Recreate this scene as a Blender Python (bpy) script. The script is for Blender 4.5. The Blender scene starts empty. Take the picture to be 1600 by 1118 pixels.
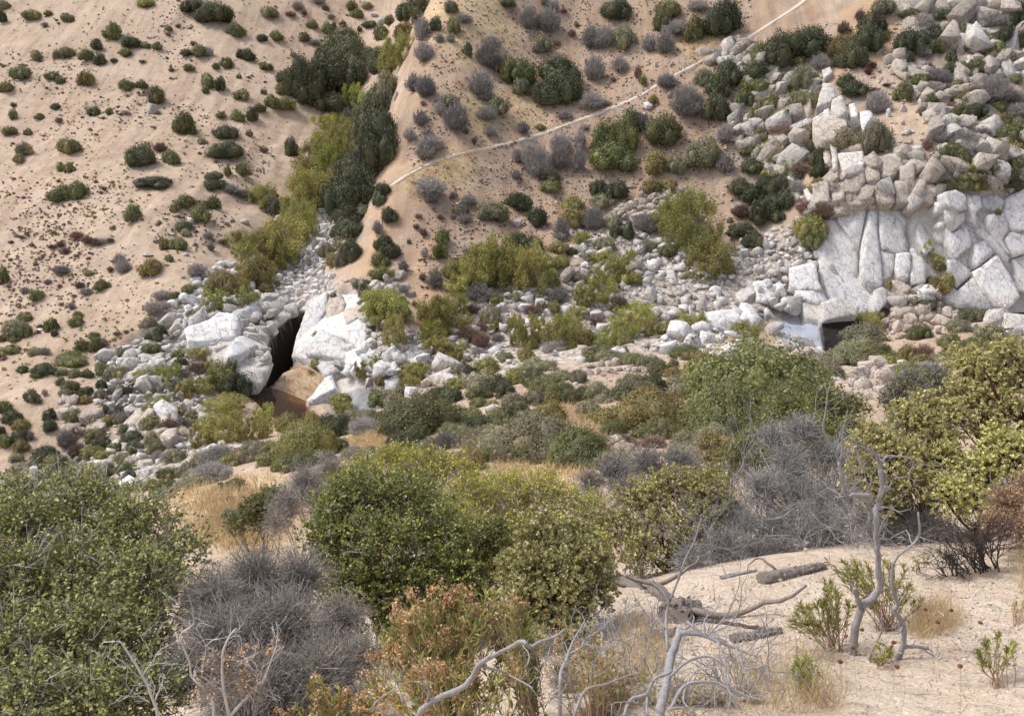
import bpy, bmesh, math, random
import numpy as np
from mathutils import Vector, Matrix, Quaternion

random.seed(7)
rng = np.random.default_rng(7)
SC = bpy.context.scene
COL = SC.collection
PI = math.pi

# ------------------------------------------------------------------ camera
HFOV = math.radians(58.0); PITCH = math.radians(18.0)
F = 800.0 / math.tan(HFOV / 2)          # focal length in pixels of the 1600 px wide photograph
cam = bpy.data.cameras.new('camera'); camo = bpy.data.objects.new('camera', cam); COL.objects.link(camo)
cam.sensor_fit = 'HORIZONTAL'; cam.angle = HFOV
cam.clip_start = 0.1; cam.clip_end = 2000
camo.location = (0, 0, 0); camo.rotation_euler = (PI / 2 - PITCH, 0, 0)
SC.camera = camo

# ------------------------------------------------------------------ sky and sun (thin high cloud: soft shadows)
SUN_EL = math.radians(56); SUN_AZ = math.radians(-75)   # azimuth from +y, negative = from the left
w = bpy.data.worlds.new('World'); SC.world = w; w.use_nodes = True
nt = w.node_tree; nt.nodes.clear()
sky = nt.nodes.new('ShaderNodeTexSky'); sky.sky_type = 'NISHITA'; sky.sun_disc = False
sky.sun_elevation = SUN_EL; sky.sun_rotation = SUN_AZ; sky.dust_density = 3.0; sky.air_density = 0.8; sky.ozone_density = 0.6
bg = nt.nodes.new('ShaderNodeBackground'); bg.inputs['Strength'].default_value = 0.15
wo = nt.nodes.new('ShaderNodeOutputWorld')
hsv = nt.nodes.new('ShaderNodeHueSaturation'); hsv.inputs['Saturation'].default_value = 0.6   # thin white overcast
nt.links.new(sky.outputs[0], hsv.inputs['Color']); nt.links.new(hsv.outputs[0], bg.inputs[0]); nt.links.new(bg.outputs[0], wo.inputs[0])
sun = bpy.data.lights.new('sun', 'SUN'); suno = bpy.data.objects.new('sun', sun); COL.objects.link(suno)
sun.energy = 1.5; sun.angle = math.radians(13); sun.color = (1.0, 0.975, 0.945)
sd = Vector((math.sin(SUN_AZ) * math.cos(SUN_EL), math.cos(SUN_AZ) * math.cos(SUN_EL), math.sin(SUN_EL)))
suno.rotation_euler = sd.to_track_quat('Z', 'Y').to_euler()
suno.location = (-30, 20, 60)
SC.view_settings.view_transform = 'Standard'; SC.view_settings.look = 'None'
SC.view_settings.exposure = 0.62; SC.view_settings.gamma = 1.0
SC.view_settings.use_curve_mapping = False

# ------------------------------------------------------------------ helpers
CP, SP = math.cos(PITCH), math.sin(PITCH)
def rays(px, py):
    u = (np.asarray(px, float) - 800.0) / F; v = (559.0 - np.asarray(py, float)) / F
    return np.stack([u, CP + v * SP, -SP + v * CP], -1)
def P(px, py, Y):
    d = rays(px, py); return d * (Y / d[..., 1])[..., None]
def project(V):
    V = np.asarray(V, float)
    f = V[..., 1] * CP - V[..., 2] * SP; up = V[..., 1] * SP + V[..., 2] * CP
    f = np.maximum(f, 0.05)
    return 800 + F * V[..., 0] / f, 559 - F * up / f

def _hash(ix, iy, seed):
    h = (ix.astype(np.int64) * 374761393 + iy.astype(np.int64) * 668265263 + seed * 1442695041) & 0xffffffff
    h = ((h ^ (h >> 13)) * 1274126177) & 0xffffffff
    return ((h ^ (h >> 16)) & 0xffff) / 65535.0
def noise(x, y, seed=0):
    x = np.asarray(x, float); y = np.asarray(y, float)
    ix = np.floor(x); iy = np.floor(y); fx = x - ix; fy = y - iy
    fx = fx * fx * (3 - 2 * fx); fy = fy * fy * (3 - 2 * fy)
    a = _hash(ix, iy, seed); b = _hash(ix + 1, iy, seed); c = _hash(ix, iy + 1, seed); d = _hash(ix + 1, iy + 1, seed)
    return (a * (1 - fx) + b * fx) * (1 - fy) + (c * (1 - fx) + d * fx) * fy - 0.5
def fbm(x, y, oct=4, seed=0):
    s = 0; a = 1
    for o in range(oct):
        s = s + a * noise(x * 2 ** o, y * 2 ** o, seed + o * 17); a *= 0.5
    return s

def mesh_data(name, V, faces, mat=None, smooth=False):
    """faces: list of int arrays (n,3) or (n,4)"""
    me = bpy.data.meshes.new(name)
    V = np.asarray(V, np.float32)
    me.vertices.add(len(V)); me.vertices.foreach_set('co', V.ravel())
    fs = [np.asarray(f, np.int32) for f in faces if len(f)]
    nl = sum(f.size for f in fs); nf = sum(len(f) for f in fs)
    me.loops.add(nl); me.polygons.add(nf)
    me.loops.foreach_set('vertex_index', np.concatenate([f.ravel() for f in fs]))
    tot = np.concatenate([np.full(len(f), f.shape[1], np.int32) for f in fs])
    st = np.concatenate([[0], np.cumsum(tot)[:-1]]).astype(np.int32)
    me.polygons.foreach_set('loop_start', st)
    if smooth: me.polygons.foreach_set('use_smooth', np.ones(nf, bool))
    me.update(calc_edges=True)
    if mat: me.materials.append(mat)
    return me
def link(name, me, parent=None, loc=None):
    o = bpy.data.objects.new(name, me); COL.objects.link(o)
    if parent is not None: o.parent = parent
    if loc is not None: o.location = loc
    return o
def tag(o, label=None, cat=None, group=None, kind=None):
    if label: o['label'] = label
    if cat: o['category'] = cat
    if group: o['group'] = group
    if kind: o['kind'] = kind
    return o
def empty(name, loc, label=None, cat=None, group=None):
    o = bpy.data.objects.new(name, None); COL.objects.link(o); o.location = loc
    o.empty_display_size = 0.2
    return tag(o, label, cat, group)

class MB:
    def __init__(s): s.V = []; s.Q = []; s.T = []; s.n = 0
    def add(s, V, Q=None, T=None):
        V = np.asarray(V, float)
        if Q is not None and len(Q): s.Q.append(np.asarray(Q) + s.n)
        if T is not None and len(T): s.T.append(np.asarray(T) + s.n)
        s.V.append(V); s.n += len(V)
    def data(s, name, mat, smooth=False):
        fs = []
        if s.Q: fs.append(np.concatenate(s.Q))
        if s.T: fs.append(np.concatenate(s.T))
        return mesh_data(name, np.concatenate(s.V), fs, mat, smooth)
    def build(s, name, mat, parent=None, smooth=False, loc=None):
        return link(name, s.data(name, mat, smooth), parent, loc)

def tube(mb, pts, radii, sides=6, cap=True):
    pts = np.asarray(pts, float); n = len(pts)
    radii = np.broadcast_to(np.asarray(radii, float), (n,))
    t = np.gradient(pts, axis=0); t /= np.linalg.norm(t, axis=1, keepdims=True) + 1e-9
    ref = np.array([0.31, 0.2, 0.93]) if abs(t[0] @ np.array([0.31, 0.2, 0.93])) < 0.9 else np.array([1.0, 0, 0])
    a = np.cross(t, ref); a /= np.linalg.norm(a, axis=1, keepdims=True) + 1e-9
    b = np.cross(t, a)
    ang = np.linspace(0, 2 * PI, sides, endpoint=False)
    V = pts[:, None] + radii[:, None, None] * (np.cos(ang)[None, :, None] * a[:, None] + np.sin(ang)[None, :, None] * b[:, None])
    V = V.reshape(-1, 3)
    i = np.arange(n - 1)[:, None] * sides; j = np.arange(sides)[None]; j2 = (j + 1) % sides
    Q = np.stack([i + j, i + j2, i + sides + j2, i + sides + j], -1).reshape(-1, 4)
    T = None
    if cap:
        V = np.concatenate([V, pts[:1], pts[-1:]]); c0 = n * sides
        jj = np.arange(sides); T = np.concatenate([
            np.stack([np.full(sides, c0), (jj + 1) % sides, jj], -1),
            np.stack([np.full(sides, c0 + 1), (n - 1) * sides + jj, (n - 1) * sides + (jj + 1) % sides], -1)])
    mb.add(V, Q, T)
def smooth_poly(pts, k=4, jitter=0.0, rg=rng):
    pts = np.asarray(pts, float); n = len(pts)
    if n < 3:
        t = np.linspace(0, 1, k + 1)[:, None]; out = pts[0] * (1 - t) + pts[-1] * t
    else:
        q = np.concatenate([[2 * pts[0] - pts[1]], pts, [2 * pts[-1] - pts[-2]]]); out = []
        for i in range(n - 1):
            p0, p1, p2, p3 = q[i:i + 4]
            for t in np.linspace(0, 1, k, endpoint=False):
                out.append(0.5 * (2 * p1 + (p2 - p0) * t + (2 * p0 - 5 * p1 + 4 * p2 - p3) * t * t + (3 * p1 - p0 - 3 * p2 + p3) * t ** 3))
        out.append(pts[-1]); out = np.array(out)
    if jitter: out[1:-1] += rg.normal(0, jitter, out[1:-1].shape)
    return out

# ------------------------------------------------------------------ materials
def new_mat(name):
    m = bpy.data.materials.new(name); m.use_nodes = True
    t = m.node_tree; b = t.nodes['Principled BSDF']
    return m, t, b
def N(t, typ, **kw):
    n = t.nodes.new(typ)
    for k, v in kw.items():
        if k in n.inputs: n.inputs[k].default_value = v
        else: setattr(n, k, v)
    return n
def ramp(t, fac, stops):
    r = t.nodes.new('ShaderNodeValToRGB')
    while len(r.color_ramp.elements) < len(stops): r.color_ramp.elements.new(0.5)
    for e, (p, c) in zip(r.color_ramp.elements, stops):
        e.position = p; e.color = (*c, 1)
    t.links.new(fac, r.inputs[0]); return r.outputs[0]
def mixc(t, fac, a, b, mode='MIX'):
    m = t.nodes.new('ShaderNodeMix'); m.data_type = 'RGBA'; m.blend_type = mode
    for s, i in ((fac, 0), (a, 6), (b, 7)):
        if isinstance(s, (int, float)): m.inputs[i].default_value = s
        elif isinstance(s, tuple): m.inputs[i].default_value = (*s, 1)
        else: t.links.new(s, m.inputs[i])
    return m.outputs[2]
def mathn(t, op, a, b=0.5, clamp=False):
    m = t.nodes.new('ShaderNodeMath'); m.operation = op; m.use_clamp = clamp
    for s, i in ((a, 0), (b, 1)):
        if isinstance(s, (int, float)): m.inputs[i].default_value = s
        else: t.links.new(s, m.inputs[i])
    return m.outputs[0]
def noise_tex(t, vec, scale, detail=5, rough=0.6, dist=0.0):
    n = N(t, 'ShaderNodeTexNoise', Scale=scale, Detail=detail, Roughness=rough, Distortion=dist)
    if vec is not None: t.links.new(vec, n.inputs['Vector'])
    return n.outputs['Fac']
def bump(t, b, h, strength, dist):
    n = N(t, 'ShaderNodeBump', Strength=strength, Distance=dist)
    t.links.new(h, n.inputs['Height']); t.links.new(n.outputs[0], b.inputs['Normal'])

def leaf_mat(name, c, var=0.35, warm=(1.25, 1.05, 0.7), trans=0.25, rough=0.55, obj_var=0.25, hue_var=0.04):
    """leaf colour varies per leaf (random per island) and per plant (object random)"""
    m, t, b = new_mat(name)
    g = t.nodes.new('ShaderNodeNewGeometry'); oi = t.nodes.new('ShaderNodeObjectInfo')
    lo = tuple(x * (1 - var) for x in c); hi = tuple(min(1, x * (1 + var) * k) for x, k in zip(c, warm))
    col = ramp(t, g.outputs['Random Per Island'], [(0.0, lo), (0.6, c), (1.0, hi)])
    f = mathn(t, 'MULTIPLY_ADD', oi.outputs['Random'], obj_var * 2); t.nodes[-1].inputs[2].default_value = 1 - obj_var
    hs = N(t, 'ShaderNodeHueSaturation'); t.links.new(col, hs.inputs['Color']); t.links.new(f, hs.inputs['Value'])
    r2 = mathn(t, 'FRACT', mathn(t, 'MULTIPLY', oi.outputs['Random'], 7.31), 0)
    hue = mathn(t, 'MULTIPLY_ADD', r2, hue_var); t.nodes[-1].inputs[2].default_value = 0.5 - hue_var * .6
    t.links.new(hue, hs.inputs['Hue'])
    t.links.new(hs.outputs[0], b.inputs['Base Color'])
    b.inputs['Roughness'].default_value = rough
    b.inputs['Specular IOR Level'].default_value = 0.3
    if trans > 0:
        tr = t.nodes.new('ShaderNodeBsdfTranslucent'); t.links.new(hs.outputs[0], tr.inputs['Color'])
        mx = t.nodes.new('ShaderNodeMixShader'); mx.inputs[0].default_value = trans
        out = t.nodes['Material Output']
        t.links.new(b.outputs[0], mx.inputs[1]); t.links.new(tr.outputs[0], mx.inputs[2]); t.links.new(mx.outputs[0], out.inputs[0])
    return m
def wood_mat(name, a, b_, scale=60):
    m, t, b = new_mat(name)
    tc = t.nodes.new('ShaderNodeTexCoord'); g = t.nodes.new('ShaderNodeNewGeometry')
    mp = N(t, 'ShaderNodeMapping'); mp.inputs['Scale'].default_value = (1, 1, 0.25); t.links.new(tc.outputs['Object'], mp.inputs[0])
    n = noise_tex(t, mp.outputs[0], scale, 6, 0.7, 0.6)
    col = ramp(t, n, [(0.3, a), (0.7, b_)])
    col = mixc(t, mathn(t, 'MULTIPLY', g.outputs['Random Per Island'], 0.45), col, tuple(x * 0.45 for x in a))
    t.links.new(col, b.inputs['Base Color']); b.inputs['Roughness'].default_value = 0.85
    bump(t, b, n, 0.5, 0.006)
    return m
def rock_mat(name, light, mid, dark, stain=(0.42, 0.27, 0.17), stain_amt=0.35, scale=1.0, mottle=.55):
    m, t, b = new_mat(name)
    tc = t.nodes.new('ShaderNodeNewGeometry'); oi = t.nodes.new('ShaderNodeObjectInfo')
    vec = tc.outputs['Position']
    n1 = noise_tex(t, vec, 0.55 * scale, 6, 0.65, 0.4)
    n2 = noise_tex(t, vec, 6.0 * scale, 8, 0.75)
    n3 = noise_tex(t, vec, 1.3 * scale, 5, 0.6, 1.0)
    col = ramp(t, n1, [(0.28, mid), (0.5, light), (0.75, light)])
    col = mixc(t, ramp(t, n2, [(0.34, (0.45, 0.45, 0.45)), (0.5, (0, 0, 0))]), col, dark)
    col = mixc(t, mathn(t, 'MULTIPLY', ramp(t, n3, [(0.5, (0, 0, 0)), (0.72, (1, 1, 1))]), stain_amt), col, stain)
    # thin dark fissures following the jointing
    mp = N(t, 'ShaderNodeMapping'); mp.inputs['Rotation'].default_value = (0.5, 0.4, 0.6); t.links.new(vec, mp.inputs[0])
    wv = N(t, 'ShaderNodeTexVoronoi', Scale=0.9 * scale); wv.feature = 'DISTANCE_TO_EDGE'
    mp2 = N(t, 'ShaderNodeMapping'); mp2.inputs['Scale'].default_value = (0.8, 1.1, 0.3)
    dn = N(t, 'ShaderNodeTexNoise', Scale=1.6 * scale, Detail=4.0); t.links.new(mp.outputs[0], dn.inputs['Vector'])
    va = t.nodes.new('ShaderNodeVectorMath'); va.operation = 'ADD'; t.links.new(mp.outputs[0], va.inputs[0]); t.links.new(dn.outputs['Color'], va.inputs[1])
    t.links.new(va.outputs[0], mp2.inputs[0]); t.links.new(mp2.outputs[0], wv.inputs['Vector'])
    crack = ramp(t, wv.outputs['Distance'], [(0.0, (1, 1, 1)), (0.022, (0, 0, 0))])
    col = mixc(t, mathn(t, 'MULTIPLY', crack, 0.32), col, tuple(x * 0.35 for x in dark))
    # finer joints, straight edged, only in patches; and mottled lichen grey
    ck = N(t, 'ShaderNodeTexVoronoi', Scale=1.7 * scale); ck.feature = 'DISTANCE_TO_EDGE'; mp3 = N(t, 'ShaderNodeMapping'); mp3.inputs['Rotation'].default_value = (0.3, 0.7, 0.2); mp3.inputs['Scale'].default_value = (1.2, 0.6, 0.55)
    va2 = t.nodes.new('ShaderNodeVectorMath'); va2.operation = 'MULTIPLY_ADD'; va2.inputs[1].default_value = (.25, .25, .25); t.links.new(dn.outputs['Color'], va2.inputs[0]); t.links.new(vec, va2.inputs[2])
    t.links.new(va2.outputs[0], mp3.inputs[0]); t.links.new(mp3.outputs[0], ck.inputs['Vector'])
    fine_crack = mathn(t, 'MULTIPLY', ramp(t, ck.outputs['Distance'], [(0.0, (1, 1, 1)), (0.035, (0, 0, 0))]), ramp(t, n3, [(0.42, (0, 0, 0)), (0.55, (1, 1, 1))]))
    col = mixc(t, mathn(t, 'MULTIPLY', fine_crack, 0.6), col, tuple(x * 0.45 for x in dark))
    n4 = noise_tex(t, vec, 2.6 * scale, 7, 0.72, 0.8)
    col = mixc(t, ramp(t, n4, [(0.50, (0, 0, 0)), (0.64, (mottle,) * 3)]), col, tuple(.55 * a_ + .45 * b_ for a_, b_ in zip(mid, dark)))
    hs = N(t, 'ShaderNodeHueSaturation'); t.links.new(col, hs.inputs['Color'])
    v = mathn(t, 'MULTIPLY_ADD', oi.outputs['Random'], 0.34); t.nodes[-1].inputs[2].default_value = 0.8
    t.links.new(v, hs.inputs['Value'])
    t.links.new(hs.outputs[0], b.inputs['Base Color']); b.inputs['Roughness'].default_value = 0.9
    b.inputs['Specular IOR Level'].default_value = 0.2
    h = mathn(t, 'ADD', n2, mathn(t, 'MULTIPLY', noise_tex(t, vec, 2.0 * scale, 6, 0.7), 1.5))
    h = mathn(t, 'SUBTRACT', h, mathn(t, 'MULTIPLY', crack, 0.6)); h = mathn(t, 'SUBTRACT', h, mathn(t, 'MULTIPLY', fine_crack, 0.7))
    bump(t, b, h, 0.8, 0.13 / scale)
    return m

M = {}
M['leaf_dark'] = leaf_mat('dark oak leaves', (0.118, 0.132, 0.078), 0.4)
M['leaf_green'] = leaf_mat('green shrub leaves', (0.205, 0.215, 0.105), 0.4)
M['leaf_olive'] = leaf_mat('olive shrub leaves', (0.285, 0.265, 0.11), 0.4)
M['leaf_greygreen'] = leaf_mat('grey green shrub leaves', (0.28, 0.275, 0.185), 0.35)
M['leaf_oak'] = leaf_mat('fresh oak leaves', (0.215, 0.235, 0.10), 0.45)
M['leaf_willow'] = leaf_mat('yellow green willow leaves', (0.37, 0.37, 0.135), 0.4)
M['leaf_bright'] = leaf_mat('bright green willow leaves', (0.34, 0.37, 0.11), 0.4)
M['leaf_gold'] = leaf_mat('golden autumn leaves', (0.42, 0.26, 0.08), 0.4)
M['twig_grey'] = leaf_mat('grey purple twigs', (0.375, 0.35, 0.325), 0.45, (1.15, 1.05, 1.0), 0.0, 0.9)
M['twig_brown'] = leaf_mat('brown dry twigs', (0.26, 0.19, 0.155), 0.5, (1.3, 1.1, 0.9), 0.0, 0.9)
M['twig_red'] = leaf_mat('rust red dry twigs', (0.20, 0.095, 0.06), 0.45, (1.2, 1.1, 0.9), 0.0, 0.9)
M['bark_pale'] = wood_mat('pale willow bark', (0.5, 0.45, 0.38), (0.3, 0.26, 0.22), 8)
M['bark_brown'] = wood_mat('brown bark', (0.13, 0.10, 0.08), (0.07, 0.05, 0.04), 30)
M['bark_red'] = wood_mat('dark red manzanita bark', (0.13, 0.045, 0.03), (0.06, 0.025, 0.02), 30)
M['dead_grey'] = wood_mat('weathered grey dead wood', (0.46, 0.44, 0.44), (0.20, 0.185, 0.185), 55)
M['dead_white'] = wood_mat('bleached dead wood', (0.78, 0.75, 0.73), (0.50, 0.47, 0.45), 70)
M['dead_dark'] = wood_mat('charred dark dead wood', (0.10, 0.075, 0.065), (0.045, 0.035, 0.03), 70)
M['log'] = wood_mat('grey brown log', (0.33, 0.28, 0.24), (0.13, 0.105, 0.09), 30)
M['granite_white'] = rock_mat('white granite', (0.83, 0.81, 0.785), (0.74, 0.705, 0.67), (0.46, 0.42, 0.385), (0.60, 0.46, 0.35), 0.4, mottle=.22)
M['granite_tan'] = rock_mat('tan weathered granite', (0.64, 0.55, 0.47), (0.50, 0.41, 0.335), (0.25, 0.21, 0.18), (0.46, 0.32, 0.21), 0.5)
M['granite_crag'] = rock_mat('weathered crag granite', (0.56, 0.49, 0.415), (0.40, 0.34, 0.28), (0.19, 0.16, 0.135), (0.44, 0.33, 0.24), 0.45)
M['granite_grey'] = rock_mat('pale grey granite', (0.68, 0.63, 0.58), (0.56, 0.51, 0.455), (0.31, 0.275, 0.245), (0.50, 0.38, 0.28), 0.35)
M['rock_hollow'] = rock_mat('tan water worn rock', (0.56, 0.41, 0.27), (0.42, 0.27, 0.15), (0.25, 0.15, 0.08), (0.33, 0.17, 0.06), 0.7)
# ------------------------------------------------------------------ terrain: a world-space height field through surveyed points
CT = []
def cp(px, py, Y): CT.append(P(px, py, Y))
def cw(x, y, z): CT.append(np.array([x, y, z], float))
# foreground slope the photographer stands on
for q in [(0, -5, 0.3), (4, -5, 0.6), (-5, -5, -0.6), (0, 0, -1.6), (4, 0, -1.4), (-4, 0, -2.4), (9, 1, -0.6), (-9, 1, -4),
          (-6, 6, -6.2), (-2.5, 5, -4.7), (-1.5, 9, -6.6), (-8, 12, -9.5), (0, 14, -8.9), (6, 14, -7.6), (12, 10, -4.6),
          (14, 18, -8.5), (0, 20, -11.8), (9, 22, -11.0), (-12, 20, -13), (24, 24, -11.5), (-24, 22, -15.5), (40, 30, -13)]: cw(*q)
for q in [(1200, 1090, 4.2), (900, 1090, 4.3), (1500, 960, 6), (1580, 1080, 4.2), (1300, 870, 8), (1600, 850, 8), (1100, 900, 8), (1000, 1000, 6.2)]: cp(*q)
# bench between the slope and the creek
for q in [(330, 800, 27), (430, 750, 34), (600, 690, 42), (880, 660, 45), (900, 620, 55), (950, 580, 66), (640, 622, 62), (760, 590, 68),
          (1000, 545, 77), (1200, 548, 77), (1400, 515, 82), (1330, 600, 58), (1560, 505, 82), (1100, 640, 50), (1560, 600, 55), (1450, 640, 48),
          (500, 672, 65), (350, 700, 60), (200, 775, 48), (420, 720, 47), (60, 800, 44), (1700, 560, 65), (1800, 520, 84)]: cp(*q)
# creek bed and pools
for q in [(950, 535, 86), (830, 560, 81), (1060, 520, 88), (700, 590, 79), (600, 610, 78)]: cp(*q)
for q in [(1230, 505, 93), (1290, 500, 94), (1250, 535, 87), (1310, 530, 88), (1600, 488, 97)]: CT.append(P(*q) + np.array([0, 0, -0.9]))
for q in [(440, 625, 76), (470, 640, 73.5), (415, 600, 79), (455, 590, 81.5), (455, 540, 88), (560, 628, 75.5)]: CT.append(P(*q) + np.array([0, 0, -0.9]))
# rock wall and spur on the right
for q in [(1280, 492, 96), (1400, 485, 97), (1540, 475, 97), (1380, 320, 103), (1290, 330, 104), (1550, 290, 103), (1200, 470, 97), (1480, 440, 99), (1380, 420, 99.5),
          (1380, 150, 120), (1380, 0, 136), (1200, 400, 103), (1200, 300, 112), (1180, 150, 126), (1200, 0, 143), (1560, 150, 118), (1580, 0, 132),
          (1000, 450, 98), (1000, 380, 107), (1000, 300, 116), (900, 200, 127), (900, 0, 150), (800, 300, 116), (850, 440, 99), (780, 480, 94), (780, 100, 137), (1050, 120, 132),
          (700, 450, 97), (640, 350, 106), (650, 250, 116), (665, 100, 133), (690, 0, 146), (620, 480, 92), (1100, 480, 94), (660, 540, 85), (720, 390, 103)]: cp(*q)
for q in [(-14.6, 112, -14), (-13.5, 125, -6), (-12.2, 140, 3.5), (-10, 160, 16), (-6, 185, 31), (-18.5, 125, -13.5), (-18, 140, -6), (-17, 160, 4), (-20, 112, -20)]: cw(*q)
for q in [(20, 200, 44), (60, 190, 44), (100, 160, 28), (110, 120, 2), (100, 95, -18), (85, 90, -24), (0, 240, 68), (60, 250, 78), (120, 230, 66), (40, 320, 112), (150, 320, 110), (-10, 320, 96)]: cw(*q)
# side gully
for q in [(480, 420, 112), (505, 370, 121), (530, 320, 130), (560, 200, 155), (600, 80, 180), (640, 0, 204), (450, 470, 100)]: cp(*q)
for q in [(-12, 260, 42), (-20, 320, 78)]: cw(*q)
# left hillside and its cliffs
for q in [(300, 400, 105), (100, 400, 105), (100, 600, 78), (200, 560, 84), (50, 200, 145), (50, 0, 190), (300, 200, 145), (300, 0, 187), (300, 300, 122),
          (50, 500, 92), (200, 480, 93), (420, 250, 138), (400, 100, 168), (500, 0, 200), (450, 150, 160), (380, 350, 116), (330, 450, 97),
          (40, 620, 74), (60, 700, 68), (60, 745, 64), (230, 735, 62), (250, 690, 67), (150, 690, 69), (250, 650, 71), (230, 570, 81), (380, 530, 85), (385, 480, 92), (425, 560, 82), (320, 640, 72), (130, 640, 73), (340, 590, 79),
          (540, 520, 87), (500, 470, 94), (600, 560, 81), (560, 450, 96), (-200, 600, 78), (-200, 400, 106), (-200, 200, 146), (-200, 720, 66), (-250, 0, 192)]: cp(*q)
for q in [(-60, 260, 44), (-140, 260, 48), (-220, 220, 22), (-60, 330, 78), (-200, 330, 84), (-170, 120, -16), (-110, 70, -27), (-90, 40, -20), (-60, 20, -14), (80, 40, -16), (110, 60, -18), (260, 200, 40)]: cw(*q)
CT = np.array(CT)
def tps(r2): return np.where(r2 > 1e-9, 0.5 * r2 * np.log(r2 + 1e-12), 0)
_S = 50.0
_X = CT[:, :2] / _S
_n = len(CT)
_K = tps(((_X[:, None] - _X[None]) ** 2).sum(-1)) + np.eye(_n) * 2e-5
_Pm = np.concatenate([np.ones((_n, 1)), _X], 1)
_A = np.block([[_K, _Pm], [_Pm.T, np.zeros((3, 3))]])
_sol = np.linalg.solve(_A, np.concatenate([CT[:, 2], np.zeros(3)]))
def base_h(x, y):
    x = np.asarray(x, float); y = np.asarray(y, float); sh = np.broadcast(x, y).shape
    xf = np.broadcast_to(x, sh).ravel() / _S; yf = np.broadcast_to(y, sh).ravel() / _S
    out = np.empty(len(xf))
    for i in range(0, len(xf), 40000):
        a = xf[i:i + 40000]; b = yf[i:i + 40000]
        r2 = (a[:, None] - _X[None, :, 0]) ** 2 + (b[:, None] - _X[None, :, 1]) ** 2
        out[i:i + 40000] = tps(r2) @ _sol[:_n] + _sol[_n] + _sol[_n + 1] * a + _sol[_n + 2] * b
    return out.reshape(sh)
# fast table of the smooth part
_gx = np.arange(-260, 280.1, 1.5); _gy = np.arange(-12, 345.1, 1.5)
_G = base_h(_gx[:, None], _gy[None, :])
_fx = np.arange(-16, 20.01, 0.25); _fy = np.arange(-6, 26.01, 0.25)
_Gf = base_h(_fx[:, None], _fy[None, :])
def _bil(G, gx, gy, x, y):
    s = gx[1] - gx[0]
    a = np.clip((x - gx[0]) / s, 0, len(gx) - 1.001); b = np.clip((y - gy[0]) / s, 0, len(gy) - 1.001)
    i = a.astype(int); j = b.astype(int); a = a - i; b = b - j
    return (G[i, j] * (1 - a) + G[i + 1, j] * a) * (1 - b) + (G[i, j + 1] * (1 - a) + G[i + 1, j + 1] * a) * b
def hgt(x, y):
    x = np.asarray(x, float); y = np.asarray(y, float)
    far = _bil(_G, _gx, _gy, x, y); near = _bil(_Gf, _fx, _fy, x, y)
    e = np.minimum(np.minimum(x + 16, 20 - x), np.minimum(y + 6, 26 - y)); k = np.clip(e / 3.0, 0, 1)
    z = far * (1 - k) + near * k
    a = np.clip((y - 15) / 30, 0.0, 1)
    z = z + a * (0.55 * fbm(x / 9, y / 9, 3, 3) + 0.34 * fbm(x / 2.2, y / 2.2, 3, 9)) + (0.05 + 0.05 * a) * fbm(x / 0.7, y / 0.7, 2, 5)
    # rills running down the steep faces
    rill = np.abs(noise(x / 3.1 + 0.35 * noise(x / 6, y / 6, 4), y / 26, 21)) * np.clip((y - 95) / 15, 0, 1)
    r2 = np.abs(noise(x / 1.4 + 0.5 * noise(x / 3, y / 5, 14), y / 14, 33)) * np.clip((y - 95) / 15, 0, 1)
    return z - 0.75 * rill - 0.22 * r2
_ts = np.concatenate([np.linspace(1.2, 24, 70), np.linspace(24.7, 60, 50), np.linspace(60.8, 340, 310)])
def hit(px, py):
    """world points where the sight lines through photo pixels meet the ground"""
    px = np.atleast_1d(np.asarray(px, float)); py = np.atleast_1d(np.asarray(py, float)); out = np.empty((len(px), 3))
    for k in range(0, len(px), 800):
        d = rays(px[k:k + 800], py[k:k + 800]); d = d / d[:, 1:2]
        q = d[:, None] * _ts[None, :, None]
        below = q[..., 2] < hgt(q[..., 0], q[..., 1])
        i = np.where(below.any(1), below.argmax(1), len(_ts) - 1); i = np.maximum(i, 1)
        lo = _ts[i - 1]; hi = _ts[i]
        for _ in range(10):
            m = (lo + hi) / 2; p = d * m[:, None]; b = p[:, 2] < hgt(p[:, 0], p[:, 1])
            hi = np.where(b, m, hi); lo = np.where(b, lo, m)
        out[k:k + 800] = d * hi[:, None]
    return out
def normal_at(x, y, e=1.2):
    x = np.asarray(x, float)
    dx = (hgt(x + e, y) - hgt(x - e, y)) / (2 * e); dy = (hgt(x, y + e) - hgt(x, y - e)) / (2 * e)
    n = np.stack([-dx, -dy, np.ones_like(dx)], -1); return n / np.linalg.norm(n, axis=-1, keepdims=True)

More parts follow.
